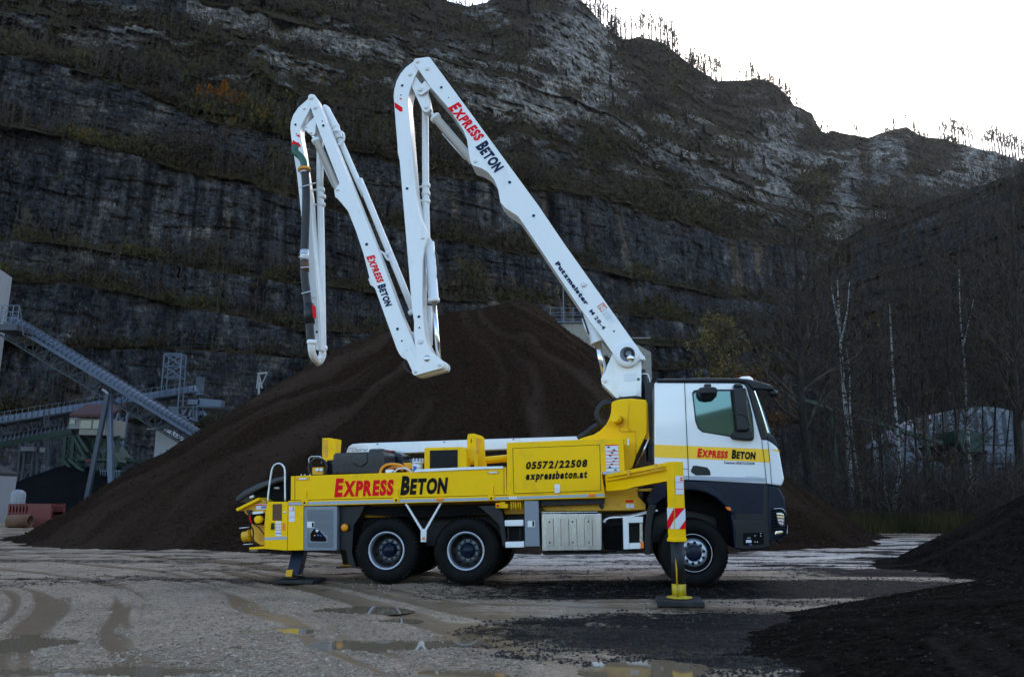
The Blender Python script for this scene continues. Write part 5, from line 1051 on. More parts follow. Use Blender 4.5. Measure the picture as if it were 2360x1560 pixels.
# hydraulic rams
def ram(c, b0, b1, r, off, rod0=None, rodr=6, collar=1.2, clen=.1):
    P0, P1 = T(*K(c, *b0), off), T(*K(c, *b1), off); rr = rad(c, b0, off, r)
    w = MB().tube([P0, P0.lerp(P1, .06), P0.lerp(P1, .0601), P1], [rr * collar, rr * collar, rr, rr], 24).build('hydraulic_ram', M['white'], truck)
    if rod0:
        Q = T(*K(c, *rod0), off); MB().tube([Q, P0.lerp(P1, .02)], rad(c, rod0, off, rodr), 18).build('piston_rod', M['chrome'], w)
        b = MB(); d = (P1 - P0).normalized(); x = d.orthogonal().normalized(); y = d.cross(x)
        for k in range(16):
            t = 2 * pi * k / 16; b.lathe(P0 + (x * cos(t) + y * sin(t)) * rr * collar * .86, -d, [(0, .012), (.011, .012), (.012, -.005)], 6)
        b.build('collar_bolts', M['steel'], w)
    pipe('oil_line', c, [(b0[0] * .7 + b1[0] * .3 - r * .9, b0[1] * .7 + b1[1] * .3 + r * .8), (b0[0] * .1 + b1[0] * .9 - r * .9, b0[1] * .1 + b1[1] * .9 + r * .7)], off + .1, r * .12, 'alu', w, 1, 6)
    return w
ram(5, (372, 488), (640, 800), 31, OA1 - .25, (322, 430), 12, 1.25)
ram(12, (485, 700), (805, 1420), 50, OA3 - .12, (425, 620), 24, 1.3)
ram(4, (802, 1130), (778, 822), 27, OA2 - .2, (832, 1450), 13, 1.15)
ram(6, (648, 945), (545, 640), 62, OA1 - .25, (716, 1260), 33, 1.12)
pipe('ram_hose', 6, [(500, 640), (520, 740), (560, 860)], OA1 - .2, 16, 'hose_black', None, 3, 8)
pipe('ram_hose', 4, [(798, 850), (818, 900), (825, 960), (815, 1010)], OA2 - .2, 4, 'hose_black', None, 3, 8)
# concrete delivery line along the arms
def clamp(c, p, off, r, d=(0, 0, 1)):
    P = T(*K(c, *p), off); rr = rad(c, p, off, r); return MB().lathe(P, d, [(rr * .6, -.045), (rr * 1.2, -.04), (rr * 1.3, -.02), (rr * 1.3, .02), (rr * 1.2, .04), (rr * .6, .045)], 20).build('pipe_clamp', M['white'], truck)
PO = -1.42
pipe('delivery_pipe', 5, [(305, 300), (306, 480), (310, 1100), (320, 1400)], PO, 24, 'white', None, 2, 16); pipe('delivery_pipe', 4, [(778, 1150), (780, 1350)], PO, 17, 'white', None, 2, 16)
for y in (975, 1030, 1085): clamp(5, (311, y), PO, 24)
pipe('pipe_guard', 5, [(300, 980), (262, 985), (250, 1020), (255, 1065), (300, 1088)], PO + .05, 7, 'white', None, 4, 8)
pipe('delivery_pipe', 12, [(600, 245), (640, 270), (670, 330), (760, 500), (830, 690)], PO, 52, 'white', None, 4, 18); pipe('delivery_pipe', 12, [(830, 700), (960, 1000), (1180, 1500)], PO, 42, 'white', None, 2, 16)
pipe('delivery_pipe', 4, [(420, 500), (560, 840), (695, 1170)], PO, 17, 'white', None, 2, 16)
for c, p, r in ((12, (765, 520), 50), (4, (570, 880), 17), (4, (690, 1180), 16)): clamp(c, p, PO, r, (.42, 0, -.9))
pipe('pipe_guard', 12, [(700, 575), (800, 570), (880, 610), (890, 700), (850, 755), (800, 770)], PO + .12, 15, 'white', None, 4, 10); pipe('pipe_guard', 4, [(515, 862), (545, 880), (560, 905), (580, 915)], PO + .1, 6, 'white', None, 3, 8)
P4 = -1.32
pipe('delivery_pipe', 12, [(545, 560), (545, 900), (545, 1500)], P4, 48, 'white', None, 2, 16); pipe('delivery_pipe', 15, [(252, 190), (258, 400), (266, 900), (272, 1370), (268, 1430), (250, 1470), (222, 1480)], P4, 26, 'white', None, 4, 16)
pipe('end_elbow', 15, [(188, 1325), (190, 1390), (205, 1440), (240, 1478)], [OA4 + .25, OA4 + .2, OA4 + .05, P4], 28, 'white', None, 5, 16)
clamp(15, (262, 240), P4, 26); clamp(15, (262, 300), P4, 24); clamp(15, (258, 190), P4, 24); clamp(15, (273, 1372), P4, 27); clamp(15, (190, 1328), OA4 + .25, 28)
pipe('pipe_guard', 15, [(225, 185), (190, 200), (182, 250), (195, 290), (225, 300)], P4 + .05, 8, 'white', None, 4, 8)
HO = OA4 + .22
eh = pipe('end_hose', 15, [(140, 55), (148, 200), (145, 400), (135, 700), (138, 850), (155, 980), (172, 1150), (180, 1320)], HO, 30, 'hose_black', None, 6, 18)
pipe('hose_bend', 12, [(190, 790), (190, 860), (215, 900), (270, 950), (305, 1010), (318, 1100)], HO, 50, 'green_hose', eh, 6, 18)
pipe('hose_cap', 12, [(145, 775), (240, 765)], HO + .01, 26, 'red', eh, 1, 12); pipe('hose_coupling', 12, [(318, 1115), (320, 1150)], HO, 92, 'orange_hose', eh, 1, 24, False)
pipe('hose_coupling', 12, [(320, 1150), (322, 1185)], HO, 64, 'alu', eh, 1, 24, False); pipe('hose_sleeve', 15, [(137, 640), (137, 720)], HO, 33, 'alu', eh, 1, 18, False); pipe('hose_sleeve', 15, [(137, 730), (139, 800)], HO, 32, 'rust', eh, 1, 18, False)
for p, q, r in (((105, 170), (220, 135), 5), ((112, 965), (232, 935), 5), ((95, 690), (168, 700), 6), ((108, 770), (170, 765), 4), ((100, 660), (168, 655), 4)): pipe('hose_strap', 15, [p, q], HO + .10, r, 'alu', eh, 1, 8)
pipe('hose_sleeve', 15, [(168, 1040), (175, 1190)], HO, 38, 'hose_black', eh, 1, 16, False); poly('red_tag', 15, [(195, 1045), (218, 1060), (222, 1145), (200, 1150)], HO + .1, .02, 'red', eh, 0)
pipe('hose_coupling', 15, [(172, 1240), (180, 1310)], HO, 26, 'steel', eh, 1, 18, False)
pipe('stay_rod', 15, [(185, 330), (200, 600), (225, 900), (250, 1380)], OA4 + .05, 4, 'white', None, 3, 6)
for q in ((13, [(480, 180), (300, 300), (180, 420), (110, 560), (70, 740)], -1.3, 20), (12, [(400, 100), (300, 100), (240, 160), (220, 230)], -1.3, 14)):
    pipe('hose', q[0], q[1], q[2], q[3], 'hose_black', None, 4, 8)
# ------------------------------------------------------------------ vegetation
def bark(name, c0, c1, birch=False):
    m, N, L, P = new_mat(name)
    tc = N.new('ShaderNodeTexCoord'); mp = N.new('ShaderNodeMapping'); mp.inputs['Scale'].default_value = (2, 2, 9) if birch else (6, 6, 1)
    L.new(tc.outputs['Object'], mp.inputs[0]); n = N.new('ShaderNodeTexNoise'); n.inputs['Scale'].default_value = 1.0; n.inputs['Detail'].default_value = 5; L.new(mp.outputs[0], n.inputs['Vector'])
    r = N.new('ShaderNodeMapRange'); r.inputs[1].default_value = .50 if birch else .35; r.inputs[2].default_value = .58 if birch else .65; L.new(n.outputs[0], r.inputs[0])
    x = N.new('ShaderNodeMix'); x.data_type = 'RGBA'; x.inputs[6].default_value = (*c0, 1); x.inputs[7].default_value = (*c1, 1); L.new(r.outputs[0], x.inputs[0])
    L.new(x.outputs[2], P.inputs['Base Color']); P.inputs['Roughness'].default_value = .85; P.inputs['Specular IOR Level'].default_value = .2
    return m
M['bark'] = bark('dark_bark', (.010, .008, .007), (.032, .026, .020))
M['birch'] = bark('birch_bark', (.27, .265, .255), (.015, .013, .012), True)
M['twig'] = bark('twigs', (.022, .016, .012), (.075, .056, .042))
def leafmat(name, cols, scale=.5):
    m, N, L, P = new_mat(name)
    tc = N.new('ShaderNodeTexCoord'); n = N.new('ShaderNodeTexNoise'); n.inputs['Scale'].default_value = scale; n.inputs['Detail'].default_value = 6; n.inputs['Roughness'].default_value = .75
    L.new(tc.outputs['Object'], n.inputs['Vector']); cr = N.new('ShaderNodeValToRGB'); L.new(n.outputs[0], cr.inputs[0])
    e = cr.color_ramp.elements; k = len(cols)
    e[0].position = .34; e[0].color = (*cols[0], 1); e[1].position = .68; e[1].color = (*cols[-1], 1)
    for i in range(1, k - 1):
        q = e.new(.34 + .34 * i / (k - 1)); q.color = (*cols[i], 1)
    L.new(cr.outputs[0], P.inputs['Base Color']); P.inputs['Roughness'].default_value = .8; P.inputs['Specular IOR Level'].default_value = .15
    return m
M['leaf_rust'] = leafmat('rust_leaves', [(.05, .022, .010), (.12, .045, .015), (.20, .10, .02)], 1.5)
M['leaf_gold'] = leafmat('golden_leaves', [(.07, .05, .018), (.14, .10, .032), (.24, .165, .05)], .8)
M['larch'] = leafmat('larch_needles', [(.22, .095, .012), (.50, .24, .03), (.62, .36, .06)], 1.0)
M['spruce'] = leafmat('spruce_needles', [(.004, .007, .004), (.010, .016, .008), (.018, .026, .013)], .6)
M['scrub'] = leafmat('bench_scrub', [(.010, .0065, .0040), (.024, .0155, .0085), (.036, .025, .011), (.038, .036, .008), (.10, .062, .010)], .06)
M['sapling'] = bark('sapling_bark', (.022, .017, .013), (.075, .062, .050))

def grow(rng, p, d, length, r, lvl, maxl, out, droop=0.0, up=.25, wob=.18, nb=(5, 7), ratio=.55, start=.3):
    n = 5 if lvl < 2 else 3; pts = [p.copy()]; q = p.copy(); dd = d.copy()
    for i in range(n):
        dd = dd + np.array([rng.normal() * wob, rng.normal() * wob, rng.normal() * wob * .6 + up * .15 - droop]); dd /= np.linalg.norm(dd)
        q = q + dd * length / n; pts.append(q.copy())
    rr = [r * (1 - .75 * i / n) for i in range(n + 1)]
    out.append((pts, rr, lvl))
    if lvl >= maxl: return
    k = rng.integers(nb[0], nb[1] + 1)
    for j in range(k):
        t = start + (1 - start) * (j + rng.random()) / k; i = min(int(t * n), n - 1); f = t * n - i
        b = pts[i] * (1 - f) + pts[i + 1] * f; ax = pts[i + 1] - pts[i]; ax /= np.linalg.norm(ax)
        a = rng.random() * 2 * pi; s = np.cross(ax, [cos(a), sin(a), .3]); s /= np.linalg.norm(s) + 1e-9
        ang = .45 + .35 * rng.random(); nd = ax * cos(ang) + s * sin(ang); nd[2] += up; nd /= np.linalg.norm(nd)
        grow(rng, b, nd, length * ratio * (1.15 - .6 * t) * (.8 + .4 * rng.random()), max(rr[i] * .55, .008), lvl + 1, maxl, out, droop, up, wob * 1.15, nb, ratio, .2)
def tubes_np(lines, sides):
    V = []; F = []; b = 0; ang = np.arange(sides) * 2 * pi / sides
    for pts, rr in lines:
        P = np.array(pts); n = len(P); D = np.gradient(P, axis=0); D /= np.linalg.norm(D, axis=1)[:, None] + 1e-9
        ref = np.array([1, 0, 0.]) if abs(D[0, 2]) > .7 else np.array([0, 0, 1.])
        X = np.cross(D, ref); X /= np.linalg.norm(X, axis=1)[:, None] + 1e-9; Y = np.cross(D, X)
        ring = P[:, None] + (X[:, None] * np.cos(ang)[None, :, None] + Y[:, None] * np.sin(ang)[None, :, None]) * np.array(rr)[:, None, None]
        V.append(ring.reshape(-1, 3)); i = np.arange(n - 1)[:, None] * sides; k = np.arange(sides)[None]
        f = np.stack([i + k, i + (k + 1) % sides, i + sides + (k + 1) % sides, i + sides + k], -1).reshape(-1, 4) + b; F.append(f); b += n * sides
    return np.concatenate(V), np.concatenate(F)
def cards(rng, P, size, flat=.0):
    n = len(P); a = rng.normal(size=(n, 3)); a /= np.linalg.norm(a, axis=1)[:, None]; c = np.cross(a, rng.normal(size=(n, 3))); c /= np.linalg.norm(c, axis=1)[:, None]
    s = size * (.6 + .8 * rng.random((n, 1)))
    V = np.stack([P - a * s, P + c * s * .6, P + a * s, P - c * s * .6], 1).reshape(-1, 3); F = np.arange(4 * n).reshape(n, 4); return V, F
def trunk_line(rng, base, pts, r0, r1):
    """pts: list of 3D points (np), returns smooth poly line"""
    P = [np.array(v) for v in spline([Vector(p) for p in pts], 4)]; n = len(P)
    return P, [r0 + (r1 - r0) * i / (n - 1) for i in range(n)]
def tree(name, label, group, seed, px, Y, bark_='bark', leaf=None, nleaf=0, r0=.16, dense=1.0, stems=1, kind='tree', bl=.32, twigr=.024, base_z=0.0, forks=(), leafs=.055):
    """px: trunk way points in the design grid, bottom to top; the tree stands at distance Y"""
    rng = np.random.default_rng(seed)
    W = [np.array(at(x, y, Y + .4 * rng.normal() * i * .3)) for i, (x, y) in enumerate(px)]
    base = W[0].copy(); base[2] = base_z; W[0][2] = base_z - .15
    H = W[-1][2]
    root = empty(name, tuple(base))
    P, R = trunk_line(rng, base, W, r0, r0 * .22); P = [p - base for p in P]
    out = [];
    n = len(P); nb = int(26 * dense)
    for j in range(nb):
        t = .28 + .72 * (j + rng.random()) / nb; i = min(int(t * (n - 1)), n - 2); a = rng.random() * 2 * pi
        d = np.array([cos(a), sin(a), .75 + .5 * t]); d /= np.linalg.norm(d)
        grow(rng, P[i] + (P[i + 1] - P[i]) * rng.random(), d, H * bl * (1.25 - t) * (.6 + .6 * rng.random()), R[i] * .42, 1, 3, out, 0, .12, .16, (4, 6), .55)
    big = [(P, R)] + [(o[0], o[1]) for o in out if o[2] == 1]; small = [(o[0], [max(v, twigr * .6) for v in o[1]]) for o in out if o[2] > 1]
    fk = []
    for F_ in forks:
        q, rr_ = trunk_line(rng, base, [np.array(at(x, y, Y)) - base for x, y in F_], r0 * .38, r0 * .12); fk.append((q, rr_))
    v, f = tubes_np(big[:1] + fk, 9); link('trunk', np_mesh('trunk', v, f), M[bark_], root)
    v, f = tubes_np(big[1:], 5); v2, f2 = tubes_np(small, 3)
    link('crown', np_mesh('crown', np.concatenate([v, v2]), np.concatenate([f, f2 + len(v)])), M['twig'], root)
    if leaf:
        ends = np.array([o[0][-1] for o in out if o[2] >= 2]); ii = rng.integers(0, len(ends), nleaf); PL = ends[ii] + rng.normal(size=(nleaf, 3)) * .18
        v, f = cards(rng, PL, leafs); link('leaves', np_mesh('leaves', v, f, False), M[leaf], root)
    return tag(root, label, kind, group)
BT = 'bare trees on the bank right of the truck'
tree('birch_tree', 'white barked birch forking near its top, first birch right of the cab', BT, 1, [(1974, 1236), (1962, 1120), (1950, 960), (1941, 850), (1936, 770), (1932, 700), (1930, 640)], 43, 'birch', 'leaf_gold', 160, .15, .8, forks=[[(1939, 790), (1930, 735), (1921, 692), (1916, 660)], [(1940, 780), (1950, 730), (1955, 690), (1958, 650)]])
tree('birch_tree', 'slim white birch stem right beside the forked birch', BT, 2, [(1990, 1232), (1984, 1130), (1972, 1060), (1960, 960), (1958, 860), (1950, 800)], 44, 'birch', 'leaf_rust', 60, .085, .55)
tree('birch_tree', 'tall white barked birch in the middle of the bank with a bend low down', BT, 3, [(2062, 1246), (2064, 1140), (2074, 1090), (2068, 1000), (2060, 890), (2054, 780), (2050, 700)], 41, 'birch', 'leaf_rust', 90, .12, .7)
tree('birch_tree', 'thin birch leaning left out of the foot of the bent birch', BT, 4, [(2056, 1240), (2044, 1150), (2030, 1080), (2014, 1030), (2005, 960)], 41.5, 'birch', None, 0, .06, .4)
tree('birch_tree', 'birch in front of the domed hall with a pale upper stem', BT, 5, [(2244, 1224), (2236, 1080), (2228, 960), (2224, 850), (2214, 740), (2210, 620)], 46, 'birch', 'leaf_rust', 120, .11, .8, forks=[[(2222, 790), (2232, 745), (2238, 720), (2244, 690)]])
tree('bare_tree', 'thick dark tree trunk nearest the truck cab', BT, 6, [(1874, 1172), (1862, 1080), (1850, 960), (1843, 850), (1840, 760), (1836, 640), (1830, 520)], 38, 'bark', 'leaf_gold', 120, .24, 1.3, bl=.36)
tree('bare_tree', 'thick dark tree standing at the right edge of the photo', BT, 7, [(2352, 1185), (2350, 1080), (2344, 960), (2336, 840), (2340, 700), (2335, 560), (2330, 430)], 42, 'bark', 'leaf_rust', 100, .26, 1.3, bl=.34)
others = [(1822, 1130, 600, 47, .10), (1905, 1215, 640, 52, .10), (1925, 1228, 540, 50, .12), (2006, 1238, 560, 47, .11), (2024, 1240, 480, 49, .14), (2038, 1244, 640, 42, .07), (2088, 1246, 600, 46, .10),
          (2112, 1244, 500, 44, .13), (2128, 1246, 560, 45, .15), (2152, 1244, 620, 47, .09), (2176, 1242, 520, 50, .12), (2196, 1240, 700, 43, .12), (2208, 1238, 600, 48, .07), (2266, 1230, 560, 50, .11),
          (2290, 1224, 500, 47, .12), (2316, 1210, 620, 45, .09), (2400, 1200, 500, 44, .15), (2480, 1200, 560, 46, .15), (1950, 1234, 800, 39, .05), (2140, 1250, 900, 37, .05), (2222, 1240, 860, 38, .06)]
others.sort(); ORD = 'first second third fourth fifth sixth seventh eighth ninth tenth eleventh twelfth thirteenth fourteenth fifteenth sixteenth seventeenth eighteenth nineteenth twentieth last'.split()
for i, (x, yb, yt_, Yd, r) in enumerate(others):
    j = lambda s: random.uniform(-s, s)
    tree('bare_tree', f'slender dark bare tree, {ORD[i]} of its kind along the bank counting from the cab', 'slender trees of the thicket', 20 + i,
         [(x, yb), (x + j(5), yb * .75 + yt_ * .25), (x + j(14), yb * .5 + yt_ * .5), (x + j(20), yb * .25 + yt_ * .75), (x + j(26), yt_)], Yd, 'bark', 'leaf_rust' if i % 2 == 0 else None, 150, r * .62, .62, bl=.26)
tree('golden_tree', 'small rounded tree with sparse pale golden leaves behind the cab roof', None, 90, [(1690, 1160), (1688, 1000), (1680, 900), (1670, 830), (1660, 770)], 62, 'bark', 'leaf_gold', 4200, .14, 1.2, bl=.34, leafs=.10)
tree('golden_tree', 'rust brown leaved bush tree between the cab roof and the golden tree', None, 91, [(1745, 1160), (1745, 1020), (1742, 940), (1740, 880)], 60, 'bark', 'leaf_rust', 2600, .12, 1.0, bl=.34, leafs=.09)
# undergrowth and grass along the bank
rng = np.random.default_rng(5)
def stuff_sticks(name, P, hmin, hmax, w, lean, m, rng, kind='stuff', nb=0, twist=.0):
    n = len(P); h = hmin + (hmax - hmin) * rng.random(n); a = rng.random(n) * 2 * pi
    L_ = rng.normal(size=(n, 3)) * lean; L_[:, 2] = 1; T_ = P + L_ * h[:, None]
    s = np.stack([np.cos(a), np.sin(a), a * 0], -1) * w; s2 = np.stack([-np.sin(a), np.cos(a), a * 0], -1) * w
    V = [np.stack([P - s, P + s, T_ + s * .2, T_ - s * .2], 1).reshape(-1, 3), np.stack([P - s2, P + s2, T_ + s2 * .2, T_ - s2 * .2], 1).reshape(-1, 3)]
    V = np.concatenate(V); F = np.arange(len(V)).reshape(-1, 4); return V, F, T_, h
xs_ = rng.uniform(1880, 2420, 9000); Ys = rng.uniform(34, 44, 9000)
P = np.array([list(at(x, 1250, y)) for x, y in zip(xs_, Ys)]); P[:, 2] = .0
V, F, T_, h = stuff_sticks('grass', P, .25, .95, .014, .25, None, rng); tag(link('dry_grass', np_mesh('dry_grass', V, F, False), leafmat('dry_grass', [(.02, .018, .008), (.05, .045, .015), (.11, .075, .02)], .5)), 'dry yellow brown grass under the trees on the bank', 'grass', kind='stuff')
xs_ = rng.uniform(1860, 2420, 2600); Ys = rng.uniform(36, 56, 2600); P = np.array([list(at(x, 1250, y)) for x, y in zip(xs_, Ys)]); P[:, 2] = 0
V, F, T_, h = stuff_sticks('brush', P, .8, 4.2, .012, .22, None, rng); L2 = []
for k in range(6):
    t = .35 + .6 * rng.random(len(P)); b = P + (T_ - P) * t[:, None]; e = b + rng.normal(size=(len(P), 3)) * .35 * np.array([1, 1, .4]) + np.array([0, 0, .35]); s = rng.normal(size=(len(P), 3)) * .007
    L2.append(np.stack([b - s, b + s, e + s, e - s], 1).reshape(-1, 3))
V = np.concatenate([V] + L2); F = np.arange(len(V)).reshape(-1, 4)
tag(link('brushwood', np_mesh('brushwood', V, F, False), M['twig']), 'tangle of thin bare brushwood between the trees on the bank', 'brushwood', kind='stuff')

# --- scrub and saplings on the quarry benches (too many to count)
veg_g = np.clip(veg, 0, 1); nrow, ncol = veg_g.shape
def sample(weight, n):
    p = weight.ravel() / weight.sum(); idx = rng.choice(len(p), n, p=p); return idx
area = np.zeros_like(PX); area[1:, :] = np.abs(np.diff(PY, axis=0)); area[:, 1:] *= np.abs(np.diff(PX, axis=1)); area[:, 0] = 0
inn = (PX > -300) & (PX < 2700) & (PY > -60)
patch = .12 + sstep(.42, .62, fbm(PX / 70, PY / 30, 311, 4)); wS = patch * area * inn * (sstep(.5, .8, veg_g)) * np.where((TY == 1), 1.0, np.where(TY == 2, .5, .10))
idx = sample(wS, 15000); P = V_t = None
VV = np.asarray(V2[:nrow]).reshape(-1, 3); P = VV[idx] + rng.normal(size=(len(idx), 3)) * np.array([.4, .4, 0])
sc_ = np.clip(P[:, 1] / 170, .6, 2.0)
Vl = []; n = len(P); hh = (1.0 + 2.6 * rng.random(n) ** 1.6) * sc_
for k in range(16):     # small twiggy leaf clumps spread through each bush
    o = rng.normal(size=(n, 3)) * np.array([.36, .36, .30]); c = P + o * hh[:, None] * .8 + np.array([0, 0, .45]) * hh[:, None]
    a = rng.normal(size=(n, 3)) * np.array([.5, .5, 1.4]); a /= np.linalg.norm(a, axis=1)[:, None]; b = np.cross(a, rng.normal(size=(n, 3))); b /= np.linalg.norm(b, axis=1)[:, None]
    s = (hh * .17 * (.5 + rng.random(n)))[:, None]
    Vl.append(np.stack([c - a * s, c + b * s * .35, c + a * s, c - b * s * .35], 1).reshape(-1, 3))
V = np.concatenate(Vl); F = np.arange(len(V)).reshape(-1, 4)
tag(link('scrub', np_mesh('scrub', V, F, False), M['scrub']), 'brown and olive scrub covering the benches of the quarry wall', 'scrub', kind='stuff')
wT = area * inn * (sstep(.5, .8, veg_g)) * np.where((TY == 1), 1.0, np.where(TY == 2, .55, .02))
idx = sample(wT, 7500); P = VV[idx]; n = len(P); V, F, T_, h = stuff_sticks('s', P, 2.5, 8.0, .055, .05, None, rng); L2 = []
for k in range(7):
    t = .3 + .68 * rng.random(n); b = P + (T_ - P) * t[:, None]; e = b + rng.normal(size=(n, 3)) * np.array([.5, .5, .2]) * (1.3 - t)[:, None] + np.array([0, 0, .7]); s = rng.normal(size=(n, 3)) * .028
    L2.append(np.stack([b - s, b + s, e + s, e - s], 1).reshape(-1, 3))
V = np.concatenate([V] + L2); F = np.arange(len(V)).reshape(-1, 4)
tag(link('bare_saplings', np_mesh('bare_saplings', V, F, False), M['sapling']), 'thin bare saplings crowding the benches and slopes of the quarry wall', 'saplings', kind='stuff')
# trees on the right hand shoulder
nr2, nc2 = PXb.shape; wb = ((PYb < 1150) & (PXb < 2500) & (PYb > 380)).astype(float) * (np.abs(np.gradient(PYb, axis=0))); idx = sample(wb, 1900)
P = Vb.reshape(-1, 3)[idx]; n = len(P); V, F, T_, h = stuff_sticks('s', P, 4, 10.0, .06, .05, None, rng); L2 = []
for k in range(12):
    t = .3 + .68 * rng.random(n); b = P + (T_ - P) * t[:, None]; e = b + rng.normal(size=(n, 3)) * np.array([.8, .8, .2]) * (1.3 - t)[:, None] + np.array([0, 0, 1.1]); s = rng.normal(size=(n, 3)) * .03
    L2.append(np.stack([b - s, b + s, e + s, e - s], 1).reshape(-1, 3))
V = np.concatenate([V] + L2); F = np.arange(len(V)).reshape(-1, 4)
tag(link('bare_wood', np_mesh('bare_wood', V, F, False), M['sapling']), 'bare wood covering the dark hill on the right', 'wood', kind='stuff')

# --- counted trees: ridge line, spruces, larches
def terr(px, py):
    c = int(np.argmin(np.abs(pxs - px))); col = PY[:, c]; r = int(np.argmin(np.abs(col - py))); return V2[r, c]
def proto(name, H, kind, seed, m='twig', sp='spruce'):
    rng = np.random.default_rng(seed); root = empty(name, (0, 0, 0))
    if kind == 'bare':
        out = []; P = [np.array([rng.normal() * .02 * i, rng.normal() * .02 * i, H * i / 8 - .3]) for i in range(9)]; R = [.34 * (1 - .7 * i / 8) for i in range(9)]
        for j in range(20):
            t = .4 + .58 * (j + rng.random()) / 20; i = int(t * 8); a = rng.random() * 2 * pi; d = np.array([cos(a) * .7, sin(a) * .7, 1.2]); d /= np.linalg.norm(d)
            grow(rng, P[i].copy(), d, H * .26 * (1.25 - t), .13, 1, 2, out, 0, .2, .14, (4, 5), .5)
        v, f = tubes_np([(P, R)], 5); link('trunk', np_mesh('trunk', v, f), M['bark'], root)
        v, f = tubes_np([(o[0], [max(x, .10) for x in o[1]]) for o in out], 3); link('crown', np_mesh('crown', v, f), M['twig'], root)
    else:
        v, f = tubes_np([([np.array([0, 0, -.3]), np.array([0, 0, H * .5]), np.array([0, 0, H])], [.2, .12, .02])], 5); link('trunk', np_mesh('trunk', v, f), M['bark'], root)
        n = 520; t = rng.random(n) ** .8; z = H * (.10 + .9 * t); rad_ = H * (.17 if sp == 'spruce' else .30) * (1.04 - t * (1 if sp == 'spruce' else .8)) * (.35 + .65 * rng.random(n)) * (1 + .25 * np.sin(z * 3.1)); a = rng.random(n) * 2 * pi
        P = np.stack([rad_ * np.cos(a), rad_ * np.sin(a), z - rad_ * .25], -1); o = np.stack([np.cos(a), np.sin(a), a * 0 - .45], -1) * H * .045 * (.6 + .8 * rng.random((n, 1))); q = np.stack([-np.sin(a), np.cos(a), rng.normal(size=n) * .4], -1) * H * .018
        V = np.stack([P - o, P + q, P + o, P - q], 1).reshape(-1, 3); link('crown', np_mesh('crown', V, np.arange(4 * n).reshape(n, 4), False), M[sp], root)
    return root
def dup(root, loc, s, rz, label, cat, group):
    r = root.copy(); COL.objects.link(r); r.location = loc; r.scale = (s, s, s); r.rotation_euler = (0, 0, rz)
    tag(r, label, cat, group)
    for c in root.children: d = c.copy(); COL.objects.link(d); d.parent = r
    return r
bare = [proto('ridge_tree', 12, 'bare', s) for s in (201, 202, 203, 204)]
spr = [proto('spruce_tree', 12, 'spruce', s) for s in (211, 212)]
lar = proto('larch_tree', 6, 'spruce', 221, sp='larch')
random.seed(21)
def ridge(px): c = int(np.argmin(np.abs(pxs - px))); return V2[nrow - 1, c]
L1 = 'bare leafless tree standing against the sky on the high left part of the ridge'; L2_ = 'bare leafless tree against the sky on the lower right hill crest'
used = set()
def place(lst, px, hpx, label, cat, group, p=None):
    b = ridge(px) if p is None else p; k = random.randrange(len(lst)); H0 = 12.0
    s = hpx * b[1] / FPX / H0 * random.uniform(.9, 1.1); rz = random.uniform(0, 6.28)
    loc = (float(b[0]), float(b[1]) + .5, float(b[2]) - .3)
    if id(lst[k]) not in used:
        used.add(id(lst[k])); r = lst[k]; r.location = loc; r.scale = (s, s, s); r.rotation_euler = (0, 0, rz); tag(r, label, cat, group); return
    dup(lst[k], loc, s, rz, label, cat, group)
for x, h in ((1062, 40), (1072, 46), (1082, 44), (1090, 50), (1104, 44), (1112, 48), (1124, 40), (1136, 44), (1352, 60), (1362, 66), (1372, 70), (1384, 82), (1392, 74), (1402, 78), (1412, 66), (1422, 90), (1430, 70),
             (1442, 66), (1456, 72), (1468, 60), (1478, 76), (1484, 82), (1496, 66), (1502, 72), (1512, 60), (1524, 84), (1534, 70), (1540, 76), (1551, 82), (1556, 70), (1562, 62), (1580, 40), (1606, 60), (1616, 66), (1626, 72), (1641, 68), (1650, 78), (1654, 80), (1664, 72), (1671, 44), (1706, 50), (1712, 40), (1733, 56), (1800, 40), (1812, 44)):
    z = 'on the topmost dip of the skyline above the boom peak' if x < 1200 else 'on the steep shoulder where the skyline starts to fall' if x < 1450 else 'on the rounded knoll left of the tall spruces' if x < 1585 else 'on the stepped skyline left of the sun glow'
    place(bare, x, h * 1.05, 'bare leafless tree ' + z, 'tree', 'bare trees ' + z)
for x, h in ((1974, 50), (2006, 40), (2016, 34), (2042, 30), (2060, 46), (2092, 50), (2110, 36), (2170, 44), (2178, 60), (2184, 52), (2198, 66), (2204, 72), (2212, 60), (2222, 58), (2228, 66), (2236, 60), (2244, 48), (2268, 52), (2276, 60), (2282, 66), (2290, 70), (2296, 74), (2304, 78), (2312, 70), (2320, 74), (2328, 72), (2336, 70), (2344, 76), (2352, 74), (2360, 70), (2372, 70), (2386, 66)):
    z = 'on the low saddle right of the sun glow' if x < 2150 else 'on the middle of the right hill crest' if x < 2255 else 'in the dense row at the right end of the skyline'
    place(bare, x, h * 1.05, 'bare leafless tree ' + z, 'tree', 'bare trees ' + z)
for x, h in ((1340, 46), (1380, 44), (1410, 52), (1418, 44), (1594, 56), (1600, 44), (1612, 40), (1622, 34), (1722, 40), (1738, 44), (1748, 30), (1775, 34), (1784, 30), (1797, 34), (1812, 38), (1822, 44), (1838, 36), (1846, 30)):
    z = 'on the steep shoulder high on the left skyline' if x < 1500 else 'on the slope below the rounded knoll of the skyline' if x < 1700 else 'on the rock knob just left of the sun glow'
    place(spr, x, h, 'dark spruce ' + z, 'spruce', 'spruces ' + z)
for x, h in ((1977, 34), (1984, 22), (2062, 34), (2110, 36), (2120, 24), (2188, 22), (2240, 18), (2340, 20)):
    place(spr, x, h, 'dark spruce on the lower right hill crest', 'spruce', 'spruces on the right crest')
